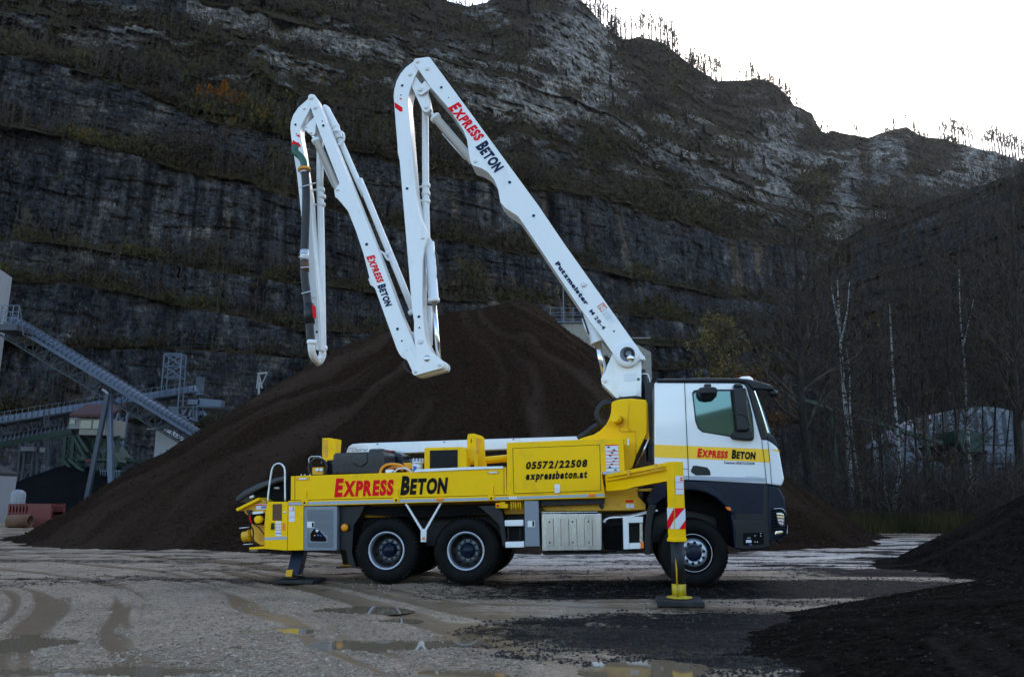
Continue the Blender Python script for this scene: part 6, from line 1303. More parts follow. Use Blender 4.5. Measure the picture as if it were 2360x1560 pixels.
for k in range(46):
    x, y = random.choice([(random.uniform(960, 1240), random.uniform(20, 190)), (random.uniform(1230, 1440), random.uniform(150, 250)), (random.uniform(1560, 1860), random.uniform(230, 420)), (random.uniform(1880, 2330), random.uniform(340, 520)), (random.uniform(700, 960), random.uniform(5, 60))])
    place(spr, x, random.uniform(24, 48), 'dark spruce clinging to the mountain face above the quarry', 'spruce', 'spruces on the mountain face', terr(x, y))
for i, (x, y, h, lb) in enumerate(((463, 232, 42, 'small yellow orange larch, leftmost of the orange clump on the upper bench'), (486, 236, 48, 'orange larch second from the left on the upper bench'), (502, 236, 38, 'thin orange larch between the wide one and the tallest one'),
                                   (519, 240, 64, 'tallest bright orange larch on the upper bench'), (541, 244, 44, 'broad orange larch right of the tallest one'), (560, 246, 36, 'faded orange larch at the right end of the clump'))):
    b = terr(x, y + 6); s = 1.1 * h * b[1] / FPX / 6; loc = (float(b[0]), float(b[1]) - 1.2, float(b[2]) - .2)
    if i == 0: lar.location = loc; lar.scale = (s, s, s); tag(lar, lb, 'larch', 'orange larches on the upper bench')
    else: dup(lar, loc, s, i * 1.3, lb, 'larch', 'orange larches on the upper bench')
# ------------------------------------------------------------------ gravel plant on the left, silo, hall on the right
M['galv'] = mat('galvanised_steel', (.085, .108, .15), .5, metal=.3, var=.18, scale=2, dirt=.2, dirtcol=(.06, .06, .065))
M['galv_dark'] = mat('dull_steel', (.030, .038, .052), .55, metal=.2, var=.2, dirt=.3, dirtcol=(.03, .03, .03))
M['green_steel'] = mat('dark_green_steel', (.010, .035, .022), .6, var=.3, dirt=.35, dirtcol=(.015, .012, .01))
M['wallwhite'] = mat('weathered_white_cladding', (.23, .23, .235), .6, var=.1, scale=1.5, dirt=.22, dirtcol=(.10, .10, .10), stretch=(1, 1, .25))
M['cream'] = mat('cream_wall', (.22, .205, .17), .7, var=.08, dirt=.15)
M['roofred'] = mat('brown_red_roof', (.06, .018, .016), .7, var=.2)
M['roofdark'] = mat('dark_tile_roof', (.02, .018, .018), .8, var=.3, scale=8)
M['concrete'] = mat('stained_concrete', (.22, .22, .21), .85, var=.15, scale=2, dirt=.4, dirtcol=(.07, .065, .06), stretch=(1, 1, .3))
M['hallwhite'] = mat('weathered_hall_cladding', (.13, .145, .17), .6, var=.18, scale=.8, dirt=.4, dirtcol=(.05, .05, .05), stretch=(1, 1, .3))
M['crate_red'] = mat('red_crate_paint', (.13, .016, .012), .6, var=.2, dirt=.3, dirtcol=(.08, .07, .06))
def AT(c, x, y, Y): return at(*K(c, x, y), Y)
def root_at(name, p, label, cat, group=None):
    e = empty(name, (p[0], p[1], 0.0)); return tag(e, label, cat, group)
def part(mb, name, m, root, bevel=0):
    L = Vector(root.location); mb.v = [tuple(Vector(v) - L) for v in mb.v]; return mb.build(name, M[m], root, bevel)
def zp(p, z): return Vector((p[0], p[1], z))
def truss(mb, a0, b0, a1, b1, n, w=.06):
    a0, b0, a1, b1 = map(Vector, (a0, b0, a1, b1))
    for i in range(n + 1):
        t = i / n; mb.bar(a0.lerp(b0, t), a1.lerp(b1, t), w)
        if i < n: mb.bar(a0.lerp(b0, t), a1.lerp(b1, (i + 1) / n), w) if i % 2 else mb.bar(a1.lerp(b1, t), a0.lerp(b0, (i + 1) / n), w)
def conveyor(A, B, rr, depth_, wid, n, label, hoodm='galv', end=True, ribs=True):
    r = root_at('conveyor_bridge', (A + B) / 2, label, 'conveyor'); yv = Vector((0, wid, 0)); d = (B - A).normalized(); up = Vector((-d.z, 0, d.x)) * (1 if d.x > 0 else -1)
    m = MB()
    for s in (0, 1):
        m.bar(A + yv * s, B + yv * s, .16, .22)
    part(m, 'main_beam', 'galv', r)
    m = MB(); sides = 12; vs = []          # rounded hood over the belt
    for P in (A, B):
        for k in range(sides + 1):
            t = pi * k / sides; vs.append(P + Vector((0, wid / 2 - cos(t) * wid / 2, 0)) + up * (.12 + sin(t) ** .6 * rr))
    fs = [(k, k + 1, sides + 2 + k, sides + 1 + k) for k in range(sides)] + [tuple(range(sides + 1)), tuple(range(2 * sides + 1, sides, -1))]
    m.add(vs, fs, True); part(m, 'belt_hood', hoodm, r)
    if ribs:
        m = MB()
        for i in range(n * 2 + 1):
            P = A.lerp(B, i / (n * 2)); pts = [P + Vector((0, wid / 2 - cos(pi * k / 8) * (wid / 2 + .02), 0)) + up * (.13 + sin(pi * k / 8) ** .6 * (rr + .02)) for k in range(9)]
            m.tube(pts, .035, 4, False)
        part(m, 'hood_ribs', 'galv_dark', r)
    m = MB(); a1, b1 = A - up * depth_, B - up * depth_
    for s in (0, 1):
        m.bar(a1 + yv * s, b1 + yv * s, .10); truss(m, A + yv * s, B + yv * s, a1 + yv * s, b1 + yv * s, n, .06)
    for i in range(n + 1): m.bar(a1.lerp(b1, i / n), a1.lerp(b1, i / n) + yv, .05)
    part(m, 'truss', 'galv_dark', r)
    m = MB(); y0 = Vector((0, -.75, 0))
    m.bar(A + y0 * .6 - up * .05, B + y0 * .6 - up * .05, .6, .04)
    for h in (.55, 1.05): m.bar(A + y0 + Vector((0, 0, h)), B + y0 + Vector((0, 0, h)), .035)
    for i in range(n * 2 + 1): P = A.lerp(B, i / (n * 2)) + y0; m.bar(P, P + Vector((0, 0, 1.08)), .035)
    part(m, 'walkway', 'galv', r)
    return r
c1a, c1b = AT(18, 60, 190, 62), AT(18, 2060, 1400, 67)
c1 = conveyor(c1a, c1b, .55, 1.15, 1.2, 22, 'long steel conveyor bridge sloping down to the right from the white tower')
c2a, c2b = AT(18, -420, 1320, 84), AT(18, 2030, 925, 86)
conveyor(c2a, c2b, .75, 1.5, 1.4, 20, 'blue grey tube conveyor rising to the right behind the cabin')
c3a, c3b = AT(19, -250, 555, 70), AT(19, 800, 360, 71)
r = root_at('belt_conveyor', (c3a + c3b) / 2, 'dark open belt conveyor on a green beam rising to the cabin', 'conveyor')
m = MB(); m.bar(c3a, c3b, .2, .45); part(m, 'green_beam', 'green_steel', r)
m = MB(); m.bar(c3a + Vector((0, .5, .75)), c3b + Vector((0, .5, .75)), 1.0, .12); part(m, 'belt', 'roofdark', r)
m = MB()
for i in range(22): P = c3a.lerp(c3b, i / 21); m.bar(P + Vector((0, .0, .2)), P + Vector((0, .1, .85)), .10)
part(m, 'rollers', 'galv', r)
# platform at the tower
r = root_at('landing_platform', AT(18, 100, 220, 61), 'steel landing with handrails at the top of the long conveyor beside the white tower', 'platform')
a, b = AT(18, -60, 215, 60.5), AT(18, 180, 215, 60.5); m = MB(); m.box(a - Vector((0, 0, .45)), b + Vector((0, 2.4, 0))); part(m, 'deck', 'galv_dark', r)
m = MB()
for h in (.5, 1.0, 1.5): m.bar(a + Vector((0, 0, h)), b + Vector((0, 0, h)), .05)
for i in range(5): P = a.lerp(b, i / 4); m.bar(P, P + Vector((0, 0, 1.5)), .06)
m.bar(b + Vector((0, 0, 1.5)), AT(18, 245, 330, 61), .05)
part(m, 'handrail', 'galv', r)
# white tower at the left edge
r = root_at('white_tower', AT(18, -100, 0, 64), 'tall white clad tower cut off by the left edge of the photo', 'tower')
tr_ = at(28, 640, 66); tl_ = at(-44, 590, 62); zb = AT(18, 0, 240, 62).z
m = MB(); x1 = tl_.x; x0 = x1 - 14
m.add([(x0, 62, zb), (x1, 62, zb), (x1, 66, zb), (x0, 66, zb), (x0, 62, tl_.z + 4), (x1, 62, tl_.z), (tr_.x, 66, tr_.z), (x0, 66, tr_.z + 3)], [(0, 3, 2, 1), (4, 5, 6, 7), (0, 1, 5, 4), (1, 2, 6, 5), (2, 3, 7, 6), (3, 0, 4, 7)])
m.v = [(tr_.x if (abs(v[0] - x1) < 1e-6 and v[1] == 66) else v[0], v[1], v[2]) for v in m.v]; part(m, 'upper_wall', 'wallwhite', r)
xs2 = AT(18, 52, 300, 65).x; m = MB(); m.box((xs2 - 5.5, 62.8, 0), (xs2, 65, zb)); part(m, 'lower_shaft', 'wallwhite', r)
# A frame
r = root_at('trestle_leg_frame', AT(19, 1220, 900, 64), 'steel trestle of two leaning posts carrying the long conveyor in front of the cabin', 'trestle')
m = MB(); m.bar(AT(19, 1212, -60, 64), zp(AT(19, 940, 1200, 63.5), -.5), .32); part(m, 'leg', 'galv_dark', r)
m = MB(); m.bar(AT(19, 1228, -60, 64.3), AT(19, 1250, 1050, 64.3), .36); part(m, 'leg', 'galv', r)
m = MB(); m.bar(AT(19, 1075, 577, 64), AT(19, 1232, 577, 64.2), .14); part(m, 'cross_bar', 'galv_dark', r)
m = MB(); m.tube(spline([AT(19, 1150, -110, 64), AT(19, 1195, -80, 64), AT(19, 1222, -40, 64)], 4), .1, 8); part(m, 'pipe_end', 'wallwhite', r)
r = root_at('lattice_support', AT(19, 1370, 660, 83), 'blue grey lattice legs under the tube conveyor right of the trestle', 'support')
m = MB(); q = [AT(19, 1335, 150, 83), AT(19, 1250, 420, 83), AT(19, 1440, 140, 83), AT(19, 1325, 680, 83)]
m.bar(q[0], q[1], .22); m.bar(q[2], zp(q[3], 0), .22); m.bar(q[1], AT(19, 1300, 640, 83), .2); m.bar(q[0], AT(19, 1390, 420, 83), .1); m.bar(AT(19, 1390, 210, 83), AT(19, 1270, 350, 83), .1); m.bar(AT(19, 1280, 330, 83), AT(19, 1360, 500, 83), .1)
part(m, 'lattice', 'galv', r)
# cabin
r = root_at('control_cabin', AT(19, 1000, 660, 69), 'cream control cabin with a brown red roof on green steel legs', 'cabin')
p0, p1 = AT(19, 885, 400, 68), AT(19, 1195, 210, 68); m = MB(); m.box((p0.x, 68, p0.z), (p1.x, 71.5, p1.z)); part(m, 'wall', 'cream', r)
p2, p3 = AT(19, 768, 330, 68.6), AT(19, 872, 205, 68.6); m = MB(); m.box((p2.x, 68.6, p2.z), (p0.x + .02, 71.2, p3.z)); part(m, 'side_annex', 'wallwhite', r)
q0, q1 = AT(19, 775, 195, 67.3), AT(19, 1235, 195, 67.3); m = MB(); m.prism([Vector((q0.x, 67.3, q0.z)), Vector((q1.x, 67.3, q1.z)), Vector((q1.x, 67.3, q1.z + .22)), Vector((q0.x, 67.3, q0.z + .22))], (0, 2.6, 1.15)); part(m, 'roof', 'roofred', r)
for xa, xb in ((897, 1030), (1042, 1172)):
    a, b = AT(19, xa, 324, 67.96), AT(19, xb, 236, 67.96); m = MB(); m.box((a.x, 67.93, a.z), (b.x, 67.97, b.z)); w = part(m, 'window', 'pane', r)
    m = MB()
    for u, v, uu, vv in ((a.x - .06, a.z - .06, b.x + .06, a.z), (a.x - .06, b.z, b.x + .06, b.z + .06), (a.x - .06, a.z, a.x, b.z), (b.x, a.z, b.x + .06, b.z)): m.box((u, 67.9, v), (uu, 67.99, vv))
    part(m, 'window_frame', 'wallwhite', w if False else r)
a, b = AT(19, 785, 280, 68.56), AT(19, 850, 232, 68.56); m = MB(); m.box((a.x, 68.52, a.z), (b.x, 68.58, b.z)); part(m, 'window', 'pane', r)
r = root_at('screening_plant', AT(19, 1000, 900, 70), 'dark green screening plant with stairs and decks under the control cabin', 'screening plant')
g = lambda x, y, Y=70: AT(19, x, y, Y)
m = MB()
for x in (740, 830, 1060, 1190, 1330): m.bar(g(x, 410), zp(g(x, 700), 0), .26); m.bar(g(x, 410, 73), zp(g(x, 700, 73), 0), .26)
for x0, x1 in ((740, 830), (1060, 1190), (830, 1060)): m.bar(g(x0, 420), g(x1, 660), .1); m.bar(g(x1, 420), g(x0, 660), .1)
part(m, 'legs', 'green_steel', r)
m = MB(); m.box(g(630, 690, 69.5), g(1350, 668, 69.5) + Vector((0, 4, 0))); m.box(g(700, 870, 69.5), g(1360, 850, 69.5) + Vector((0, 4, 0))); m.box(g(740, 425, 69.8), g(1200, 405, 69.8) + Vector((0, 4, 0))); part(m, 'decks', 'green_steel', r)
for (xa, ya, xb, yb, Yd) in ((820, 410, 960, 660, 69.3), (870, 400, 990, 590, 69), (700, 670, 940, 940, 69), (770, 670, 1090, 950, 68.8)):
    m = MB(); A, B = g(xa, ya, Yd), g(xb, yb, Yd); 
    for s in (0, .9): m.bar(A + Vector((0, s, 0)), B + Vector((0, s, 0)), .1, .25); m.bar(A + Vector((0, s, 1)), B + Vector((0, s, 1)), .05)
    for i in range(12): P = A.lerp(B, i / 11); m.box(P - Vector((.12, 0, .02)), P + Vector((.12, .9, .02)))
    part(m, 'stairs', 'green_steel', r)
m = MB(); m.prism([g(1090, 510), g(1240, 520), g(1330, 640), g(1320, 700), g(1180, 700), g(1100, 560)], (0, 2.5, 0)); part(m, 'hopper', 'green_steel', r)
m = MB(); m.prism([g(790, 700), g(1340, 720), g(1330, 960), g(800, 940)], (0, 3, 0)); part(m, 'screen_box', 'galv_dark', r)
m = MB(); m.box(g(955, 700, 69.2), g(1030, 675, 69.2) + Vector((0, .5, 0))); part(m, 'red_guard', 'crate_red', r)
m = MB(); m.prism([g(1200, 600, 69), g(1280, 590, 69), g(1330, 700, 69), g(1310, 760, 69), g(1190, 740, 69)], (0, 1.5, 0)); part(m, 'green_bin', 'green_steel', r)
m = MB()
for i in range(9): m.bar(g(1130 + i * 26, 800, 69.2), g(1130 + i * 26, 960, 69.2), .06)
m.bar(g(1120, 800, 69.2), g(1360, 805, 69.2), .08); part(m, 'grating', 'galv', r)
# left support frame and concrete head
r = root_at('steel_stand', AT(19, 300, 880, 74), 'slim steel stand with a concrete head and ladder left of the screening plant', 'stand')
m = MB(); hgt = g(230, 580, 74)
for x0, x1 in ((235, 210), (295, 255), (390, 350), (435, 425)): m.bar(g(x0, 480, 74), zp(g(x1, 890, 74), 0), .2)
m.bar(g(215, 815, 74), g(360, 815, 74), .1); m.bar(g(280, 880, 74), g(370, 690, 74), .08); m.bar(g(370, 880, 74), g(260, 690, 74), .08); part(m, 'frame', 'galv_dark', r)
m = MB(); m.box(g(230, 580, 73.5), g(370, 530, 73.5) + Vector((0, 2, 0))); part(m, 'concrete_head', 'concrete', r)
m = MB()
for x in (470, 500): m.bar(g(x, 760, 73), zp(g(x, 900, 73), 0), .07)
for k in range(8): m.bar(g(470, 765 + 18 * k, 73), g(500, 765 + 18 * k, 73), .05)
part(m, 'ladder', 'galv', r)
r = root_at('caged_ladder', AT(19, 520, 400, 83), 'blue grey caged ladder hanging below the tube conveyor', 'ladder')
m = MB()
for x in (500, 545): m.bar(g(x, 120, 83), g(x - 4, 760, 83), .06)
for k in range(30): m.bar(g(500, 130 + k * 21, 83), g(545, 130 + k * 21, 83), .04)
part(m, 'rungs', 'galv_dark', r)
# lattice mast
h = lambda x, y, Y=84: AT(18, x, y, Y)
r = root_at('lattice_mast', h(1800, 880), 'tall open steel lattice frame standing above the tube conveyor head', 'mast')
m = MB()
for dy in (0, 1.2):
    D = Vector((0, dy, 0)); m.bar(h(1720, 520) + D, h(1688, 900) + D, .12); m.bar(h(1902, 520) + D, h(1858, 1130) + D, .12); m.bar(h(1715, 522) + D, h(1905, 522) + D, .12)
    for (a, b, c, d) in ((1722, 530, 1885, 640), (1885, 545, 1722, 640), (1718, 650, 1880, 770), (1880, 655, 1710, 770)): m.bar(h(a, b) + D, h(c, d) + D, .09)
    for y in (650, 768): m.bar(h(1715, y) + D, h(1885, y) + D, .09)
for x, y in ((1720, 522), (1902, 522), (1712, 650), (1890, 650)): m.bar(h(x, y), h(x, y) + Vector((0, 1.2, 0)), .08)
part(m, 'frame', 'galv', r)
# conveyor head platform
r = root_at('transfer_station', h(2080, 1200, 80), 'steel transfer station with ladder where the conveyors meet beside the big heap', 'transfer station')
m = MB(); m.box(h(1960, 1052, 80), h(2088, 1000, 80) + Vector((0, 2.5, 0))); part(m, 'drive_housing', 'galv', r)
m = MB(); m.bar(h(2088, 1042, 80.5), h(2330, 1062, 80.5), 1.0, .95); part(m, 'covered_belt', 'galv', r)
m = MB(); m.box(h(1865, 1090, 79.6), h(2310, 1072, 79.6) + Vector((0, 3, 0))); part(m, 'deck', 'galv_dark', r)
m = MB()
for a, b, c, d in ((1960, 1090, 1900, 1180), (2010, 1090, 1960, 1220), (2060, 1090, 2060, 1230), (2100, 1090, 2160, 1170), (2050, 1090, 2110, 1200), (2110, 1090, 2100, 1200), (1900, 1175, 2070, 1215)): m.bar(h(a, b, 80), h(c, d, 80), .24)
part(m, 'struts', 'galv', r)
m = MB()
for x in (2020, 2060): m.bar(h(x, 1020, 79.3), h(x, 1230, 79.3), .06)
for k in range(11): m.bar(h(2020, 1030 + 19 * k, 79.3), h(2060, 1030 + 19 * k, 79.3), .05)
part(m, 'ladder', 'galv', r)
m = MB()
for hh_ in (.5, 1.0): m.bar(h(1865, 1072, 79.6) + Vector((0, 0, hh_)), h(1960, 1068, 79.6) + Vector((0, 0, hh_)), .05)
part(m, 'handrail', 'galv', r)
m = MB()
for k in range(7): P = h(2050, 935, 84).lerp(h(2125, 945, 84), k / 6); m.bar(P, P + Vector((0, 0, 1.8)), .05)
m.bar(h(2050, 880, 84), h(2125, 895, 84), .06); m.box(h(2040, 950, 84), h(2125, 938, 84) + Vector((0, 2, 0)))
part(m, 'handrail', 'galv', r)
m = MB()
for k in range(8): m.bar(h(1760 + k * 12, 1080 + k * 12, 81), h(1850 + k * 5, 1080 + k * 12, 81), .1)
part(m, 'stair_treads', 'galv', r)
# concrete pillar of the long conveyor
r = root_at('concrete_pier', AT(19, 1800, 500, 68), 'pale concrete pier under the lower end of the long conveyor', 'pier')
m = MB(); m.prism([zp(AT(19, 1745, 590, 68), -.2), zp(AT(19, 2050, 590, 68), -.2), AT(19, 2050, 480, 68), AT(19, 1835, 342, 68), AT(19, 1752, 350, 68)], (0, 2.5, 0)); part(m, 'pier_wall', 'wallwhite', r)
m = MB(); m.box(AT(19, 1645, 342, 67.8), AT(19, 1830, 326, 67.8) + Vector((0, 2.5, 0))); part(m, 'capping', 'concrete', r)
# shed at the left edge
r = root_at('shed', AT(19, 80, 1180, 46), 'low white shed with a dark roof at the left edge', 'shed')
a, b = AT(19, -1200, 1180, 46), AT(19, 190, 868, 51); m = MB(); m.box((a.x, 46.5, 0), (b.x, 51, b.z)); part(m, 'wall', 'wallwhite', r)
e0, e1 = AT(19, -1250, 862, 51), AT(19, 205, 862, 51.3); pk = AT(19, -400, 560, 51); m = MB(); m.prism([Vector((e0.x, 45.7, e0.z)), Vector((e1.x, 45.7, e1.z)), Vector((e1.x, 45.7, e1.z + .15)), Vector((pk.x, 45.7, pk.z)), Vector((e0.x, 45.7, e0.z + .15))], (0, 5.6, 0)); part(m, 'roof', 'roofdark', r)
r = root_at('gas_bottle_rack', AT(19, 220, 1180, 45), 'white upright tank unit beside the shed wall', 'tank unit')
for x, w in ((205, .32), (240, .26)):
    t = AT(19, x, 1012 + (x - 205) * .4, 45); m = MB(); m.lathe((t.x, 45, 0), (0, 0, 1), [(0, .05), (w, .05), (w, t.z - .2), (w * .8, t.z - .05), (0, t.z)], 16); part(m, 'tank', 'wallwhite', r)
m = MB(); t = AT(19, 185, 1030, 45.3); m.box((t.x - .05, 44.9, 0), (t.x + .05, 45.4, t.z)); part(m, 'bracket', 'galv', r)
# red crates and a rusty drum
cr0 = AT(19, 90, 1300, 42); k_ = 0
for (x0, x1, y0, y1, lb) in ((95, 330, 1188, 1290, 'long solid red steel crate on the yard behind the rusty drum'), (335, 450, 1190, 1300, 'middle red crate with open bars beside the long one'), (455, 572, 1188, 1300, 'right hand red and white barred crate nearest the big heap')):
    a, b = AT(19, x0, y1, 42), AT(19, x1, y0, 42); r = root_at('red_crate', a, lb, 'crate', 'red crates by the shed'); z0 = .25
    m = MB(); n_ = 3
    for k in range(n_): z = z0 + (b.z - z0) * k / (n_ - 1); m.box((a.x, 42, z - .07), (b.x, 42.1, z + .07)); m.box((a.x, 43.2, z - .07), (b.x, 43.3, z + .07))
    for k in range(7): x = a.x + (b.x - a.x) * k / 6; m.box((x - .04, 41.97, .03), (x + .04, 42.12, b.z + .05)); m.box((x - .04, 43.2, .03), (x + .04, 43.32, b.z + .05))
    for x in (a.x, b.x):
        for z in (.12, b.z): m.box((x - .04, 42.0, z - .06), (x + .04, 43.3, z + .02))
    part(m, 'barred_frame', 'crate_red', r)
    m = MB(); m.box((a.x, 42.12, .1), (b.x, 43.2, z0 + (.9 * (b.z - z0) if x0 < 100 else .15))); part(m, 'load', 'crate_red' if x0 < 100 else 'concrete', r)
r = root_at('rusty_drum', AT(19, 230, 1350, 41), 'rusty half drum lying on the yard in front of the red crates', 'drum')
a, b = AT(19, 110, 1300, 41), AT(19, 350, 1300, 41); m = MB(); m.lathe((a.x, 41, .32), (1, 0, 0), [(0, 0), (.32, 0), (.32, b.x - a.x), (.27, b.x - a.x), (.27, .1)], 24); part(m, 'shell', 'rust', r)
# small mast top left of the heap
r = root_at('sheet_frame', at(600, 870, 60), 'small white frame peeking over the big heap left slope', 'frame')
m = MB(); p = lambda x, y: at(x, y, 62); m.bar(p(592, 895), p(596, 860), .1); m.bar(p(604, 895), p(596, 860), .1); m.bar(p(594, 861), p(616, 859), .14); m.bar(p(616, 859), p(600, 892), .06); m.bar(zp(p(598, 880), 0), p(598, 880), .12); part(m, 'frame_bars', 'wallwhite', r)
# white silo behind the heap
r = root_at('white_silo', at(1375, 900, 78), 'white panelled silo with a railed roof half hidden behind the big heap and boom', 'silo')
sc_ = at(1400, 752, 78); x0 = at(1290, 752, 78).x; x1 = at(1490, 752, 78).x; zt = sc_.z
m = MB(); m.prism([Vector((x0, 76, 0)), Vector((x1, 76, 0)), Vector((x1, 76, zt - 3)), Vector((x1 - 5.2, 76, zt)), Vector((x0, 76, zt))], (0, 6, 0)); part(m, 'silo_wall', 'cream', r)
m = MB()
for z in (zt - 1.6, zt - 3.4, zt - 5.2): m.box((x0 - .02, 75.94, z - .05), (x1, 75.99, z + .05))
for x in (x0 + 1.0, x0 + 3, x0 + 5): m.box((x - .03, 75.95, 0), (x + .03, 75.985, zt))
part(m, 'panel_seams', 'concrete', r)
m = MB()
for hh_ in (.7, 1.4): m.bar((x0 - 1.0, 76, zt + hh_), (x0 + 4.5, 76, zt + hh_), .05); m.bar((x0 - 1.0, 78, zt + hh_), (x0 + 4.5, 78, zt + hh_), .05)
for k in range(6): m.bar((x0 - 1 + k * 1.1, 76, zt - .2), (x0 - 1 + k * 1.1, 76, zt + 1.5), .06)
m.bar((x0 + .25, 75.8, zt - 2), (x0 + .25, 75.8, zt + 4.0), .1); m.box((x0 - 1.3, 75.7, zt - .12), (x0 + 4.6, 78, zt)); part(m, 'railing', 'galv', r)
# domed hall on the right
def g2(x, y, Y=76): return AT(20, x, y, Y)
r = root_at('domed_hall', g2(1600, 900), 'large weathered hall with a low rounded roof behind the bare trees on the right', 'hall')
arc = [(880, 470), (960, 400), (1080, 325), (1200, 268), (1320, 228), (1450, 200), (1600, 190), (1750, 212), (1880, 255), (2050, 340), (2250, 470)]
m = MB(); m.prism([g2(880, 490)] + [g2(*p) for p in arc] + [g2(2250, 490)], (0, 6, 0)); part(m, 'round_roof', 'hallwhite', r)
m = MB(); 
for y in (300, 350, 400, 450): 
    xa = 880 + max(0, (470 - y)) * 1.45; m.box(g2(xa, y, 75.96), g2(2200 - (470 - y) * 1.1, y + 2.5, 75.96) + Vector((0, .02, 0)))
for x in range(1000, 2200, 75): m.box(g2(x, 486, 75.95), g2(x + 2, max(215, 400 - abs(0) - (x - 960) * .5 if x < 1320 else 232), 75.95) + Vector((0, .02, 0)))
part(m, 'cladding_seams', 'galv_dark', r)
m = MB(); m.box(zp(g2(900, 500, 76.2), 0), g2(2250, 488, 76.2) + Vector((0, 5, 0))); part(m, 'lower_wall', 'hallwhite', r)
m = MB(); m.box(zp(g2(1680, 900, 76.05), .5), g2(1880, 668, 76.05) + Vector((0, .3, 0))); part(m, 'dark_gateway', 'black', r)
r = root_at('concrete_block_wall', g2(1590, 940, 70), 'pale concrete block wall under the green hopper', 'wall')
m = MB(); m.box(zp(g2(1410, 900, 70), 0), g2(1685, 650, 70) + Vector((0, 3, 0))); part(m, 'wall', 'hallwhite', r)
m = MB(); m.box(g2(1645, 742, 69.97), g2(1685, 722, 69.97) + Vector((0, .02, 0))); part(m, 'small_sign', 'sticker', r)
r = root_at('green_hopper', g2(1500, 640, 68), 'green feed hopper with a railed gangway in front of the domed hall', 'hopper')
m = MB(); m.prism([g2(1345, 382, 67), g2(1470, 370, 67), g2(1668, 425, 67), g2(1600, 475, 67), g2(1590, 548, 67), g2(1430, 548, 67), g2(1400, 480, 67)], (0, 3.5, 0)); part(m, 'bin', 'green_steel', r)
m = MB(); m.prism([g2(1180, 500, 67.5), g2(1440, 460, 67.5), g2(1620, 550, 67.5), g2(1590, 640, 67.5), g2(1440, 650, 67.5), g2(1240, 560, 67.5)], (0, 2.5, 0)); part(m, 'feeder', 'black', r)
m = MB(); m.box(g2(1560, 642, 66.5), g2(1800, 628, 66.5) + Vector((0, 2, 0)))
for hh_ in (560, 595): m.bar(g2(1600, hh_, 66.5), g2(1800, hh_, 66.5), .06)
for k in range(6): m.bar(g2(1605 + k * 38, 558, 66.5), g2(1605 + k * 38, 640, 66.5), .07)
part(m, 'gangway', 'galv_dark', r)
m = MB()
for x in (1440, 1590, 1780): m.bar(g2(x, 640, 67), zp(g2(x, 800, 67), 0), .3)
part(m, 'legs', 'galv_dark', r)
r = root_at('inclined_belt', g2(700, 900, 60), 'thin dark green conveyor climbing behind the trees towards the cab', 'conveyor')
m = MB(); A, B = g2(100, 120, 62), g2(1250, 480, 66); m.bar(A, B, .5, .3); m.bar(A + Vector((0, 0, 1)), B + Vector((0, 0, 1)), .08); part(m, 'belt_beam', 'green_steel', r)
m = MB()
for t in (.25, .6, .9): P = A.lerp(B, t); m.bar(P, zp(P, 0), .25)
part(m, 'posts', 'green_steel', r)
# end
# ------------------------------------------------------------------ loose stones on the yard and on the heaps (uncountable)
def stones(name, P, size, m, label, seed):
    rng = np.random.default_rng(seed); n = len(P)
    base = np.array([[1, 0, 0], [0, 1, 0], [-1, 0, 0], [0, -1, 0], [0, 0, .75], [0, 0, -.5]], float)
    a = rng.random(n) * 2 * pi; ca, sa = np.cos(a), np.sin(a); s = size * (.45 + 1.1 * rng.random(n) ** 2.2)
    B = base[None] * (.6 + .8 * rng.random((n, 6, 1))); X = B[..., 0] * ca[:, None] - B[..., 1] * sa[:, None]; Y = B[..., 0] * sa[:, None] + B[..., 1] * ca[:, None]
    V = np.stack([X, Y, B[..., 2]], -1) * s[:, None, None] + P[:, None]
    f = np.array([[0, 1, 4], [1, 2, 4], [2, 3, 4], [3, 0, 4], [1, 0, 5], [2, 1, 5], [3, 2, 5], [0, 3, 5]])
    F = (f[None] + (np.arange(n) * 6)[:, None, None]).reshape(-1, 3)
    return tag(link(name, np_mesh(name, V.reshape(-1, 3), F, False), m), label, 'stones', kind='stuff')
rng = np.random.default_rng(77)
px_ = rng.uniform(-60, 2420, 34000); py_ = 1290 + 330 * rng.random(34000) ** .9
Pg = np.array([list(ground(x, y)) for x, y in zip(px_, py_)])
clump = fbm(Pg[:, 0] * .9, Pg[:, 1] * .9, 401, 4); trk = gheight(Pg[:, 0], Pg[:, 1], tracks=True)
inp = np.zeros(len(Pg), bool)
for (cx, cy, a, b) in pud: inp |= ((Pg[:, 0] - cx) / a) ** 2 + ((Pg[:, 1] - cy) / b) ** 2 < 1.2
ix_ = np.clip(np.searchsorted(gx, Pg[:, 0]), 0, len(gx) - 1); iy_ = np.clip(np.searchsorted(gy, Pg[:, 1]), 0, len(gy) - 1)
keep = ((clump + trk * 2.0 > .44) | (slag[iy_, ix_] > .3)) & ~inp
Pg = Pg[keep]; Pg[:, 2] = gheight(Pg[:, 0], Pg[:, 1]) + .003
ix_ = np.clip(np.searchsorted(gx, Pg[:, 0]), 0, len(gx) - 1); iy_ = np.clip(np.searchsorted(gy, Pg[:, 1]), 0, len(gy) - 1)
dark = (slag[iy_, ix_] > .22) | ((Pg[:, 0] > 1.0 + .35 * np.abs(Pg[:, 1] - 8.6)) & (Pg[:, 1] < 11))
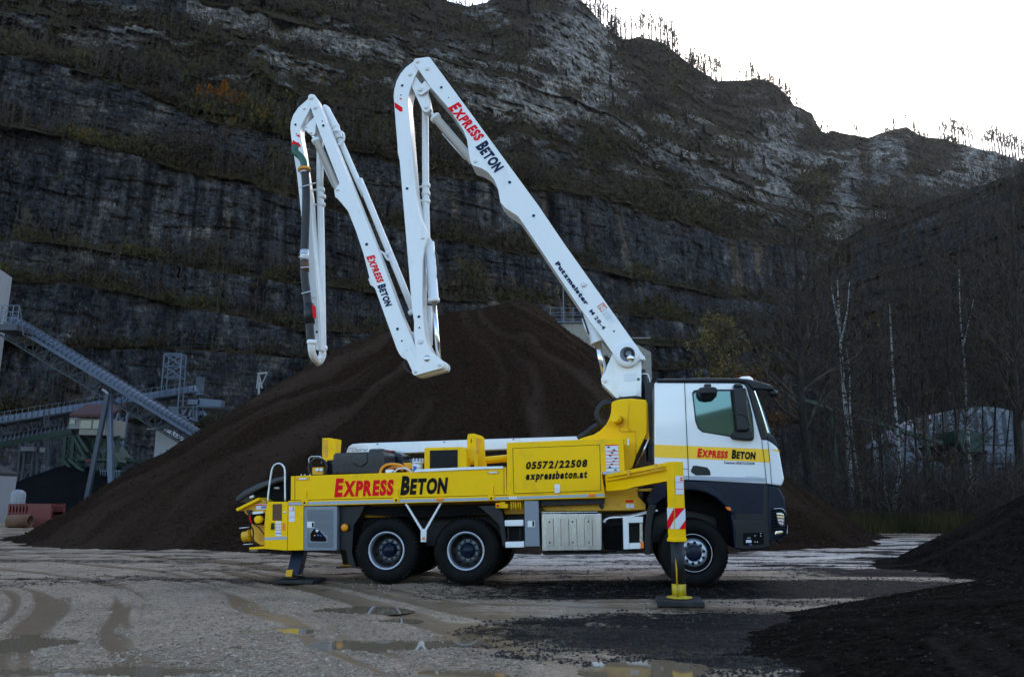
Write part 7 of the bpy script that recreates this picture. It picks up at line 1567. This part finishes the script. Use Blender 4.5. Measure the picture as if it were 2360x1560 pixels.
stones('gravel', Pg[~dark], .0145, leafmat('limestone_chips', [(.10, .072, .050), (.26, .20, .145), (.52, .43, .34)], 9.0), 'pale limestone chips strewn over the wet yard', 5)
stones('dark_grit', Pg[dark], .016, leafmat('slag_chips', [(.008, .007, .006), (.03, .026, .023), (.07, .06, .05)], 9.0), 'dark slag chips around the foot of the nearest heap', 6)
def on_heap(o, n, seed, ymax=None):
    rng = np.random.default_rng(seed); nv = len(o.data.vertices); a = np.zeros(nv * 3, np.float32); o.data.vertices.foreach_get('co', a); a = a.reshape(-1, 3) + np.array(o.location)
    w = (a[:, 2] > .02) & (a[:, 1] < (ymax or 1e9)); a = a[w]; d = np.hypot(a[:, 0], a[:, 1]); p = 1 / d ** 1.0; p /= p.sum(); return a[rng.choice(len(a), n, p=p)] + rng.normal(size=(n, 3)) * np.array([.05, .05, .004])
hs = [o for o in COL.objects if o.name.startswith('slag_heap')]; hs.sort(key=lambda o: o.name)
M['chips2'] = leafmat('heap_lumps', [(.004, .0032, .0028), (.020, .0138, .010), (.050, .035, .026)], 6.0)
stones('heap_lumps', on_heap(hs[0], 16000, 1, 37), .036, M['chips2'], 'coarse lumps lying on the huge brown heap', 7)
stones('heap_lumps', on_heap(hs[1], 9000, 2), .014, M['chips2'], 'coarse grit on the nearest heap', 8)
stones('heap_lumps', on_heap(hs[2], 6000, 3), .024, M['chips2'], 'coarse grit on the steep heap at the right edge', 9)
# ------------------------------------------------------------------ thin backlit air over the valley
m = bpy.data.materials.new('valley_air'); m.use_nodes = True; N = m.node_tree.nodes; N.clear()
o_ = N.new('ShaderNodeOutputMaterial'); v_ = N.new('ShaderNodeVolumePrincipled'); v_.inputs['Color'].default_value = (.86, .87, .90, 1)
v_.inputs['Density'].default_value = .00007; v_.inputs['Anisotropy'].default_value = .72; m.node_tree.links.new(v_.outputs[0], o_.inputs['Volume'])
hz = MB().box((-1700, -420, -30), (1700, 1110, 480)).build('haze', m); tag(hz, kind='stuff')
SC.cycles.volume_bounces = 0
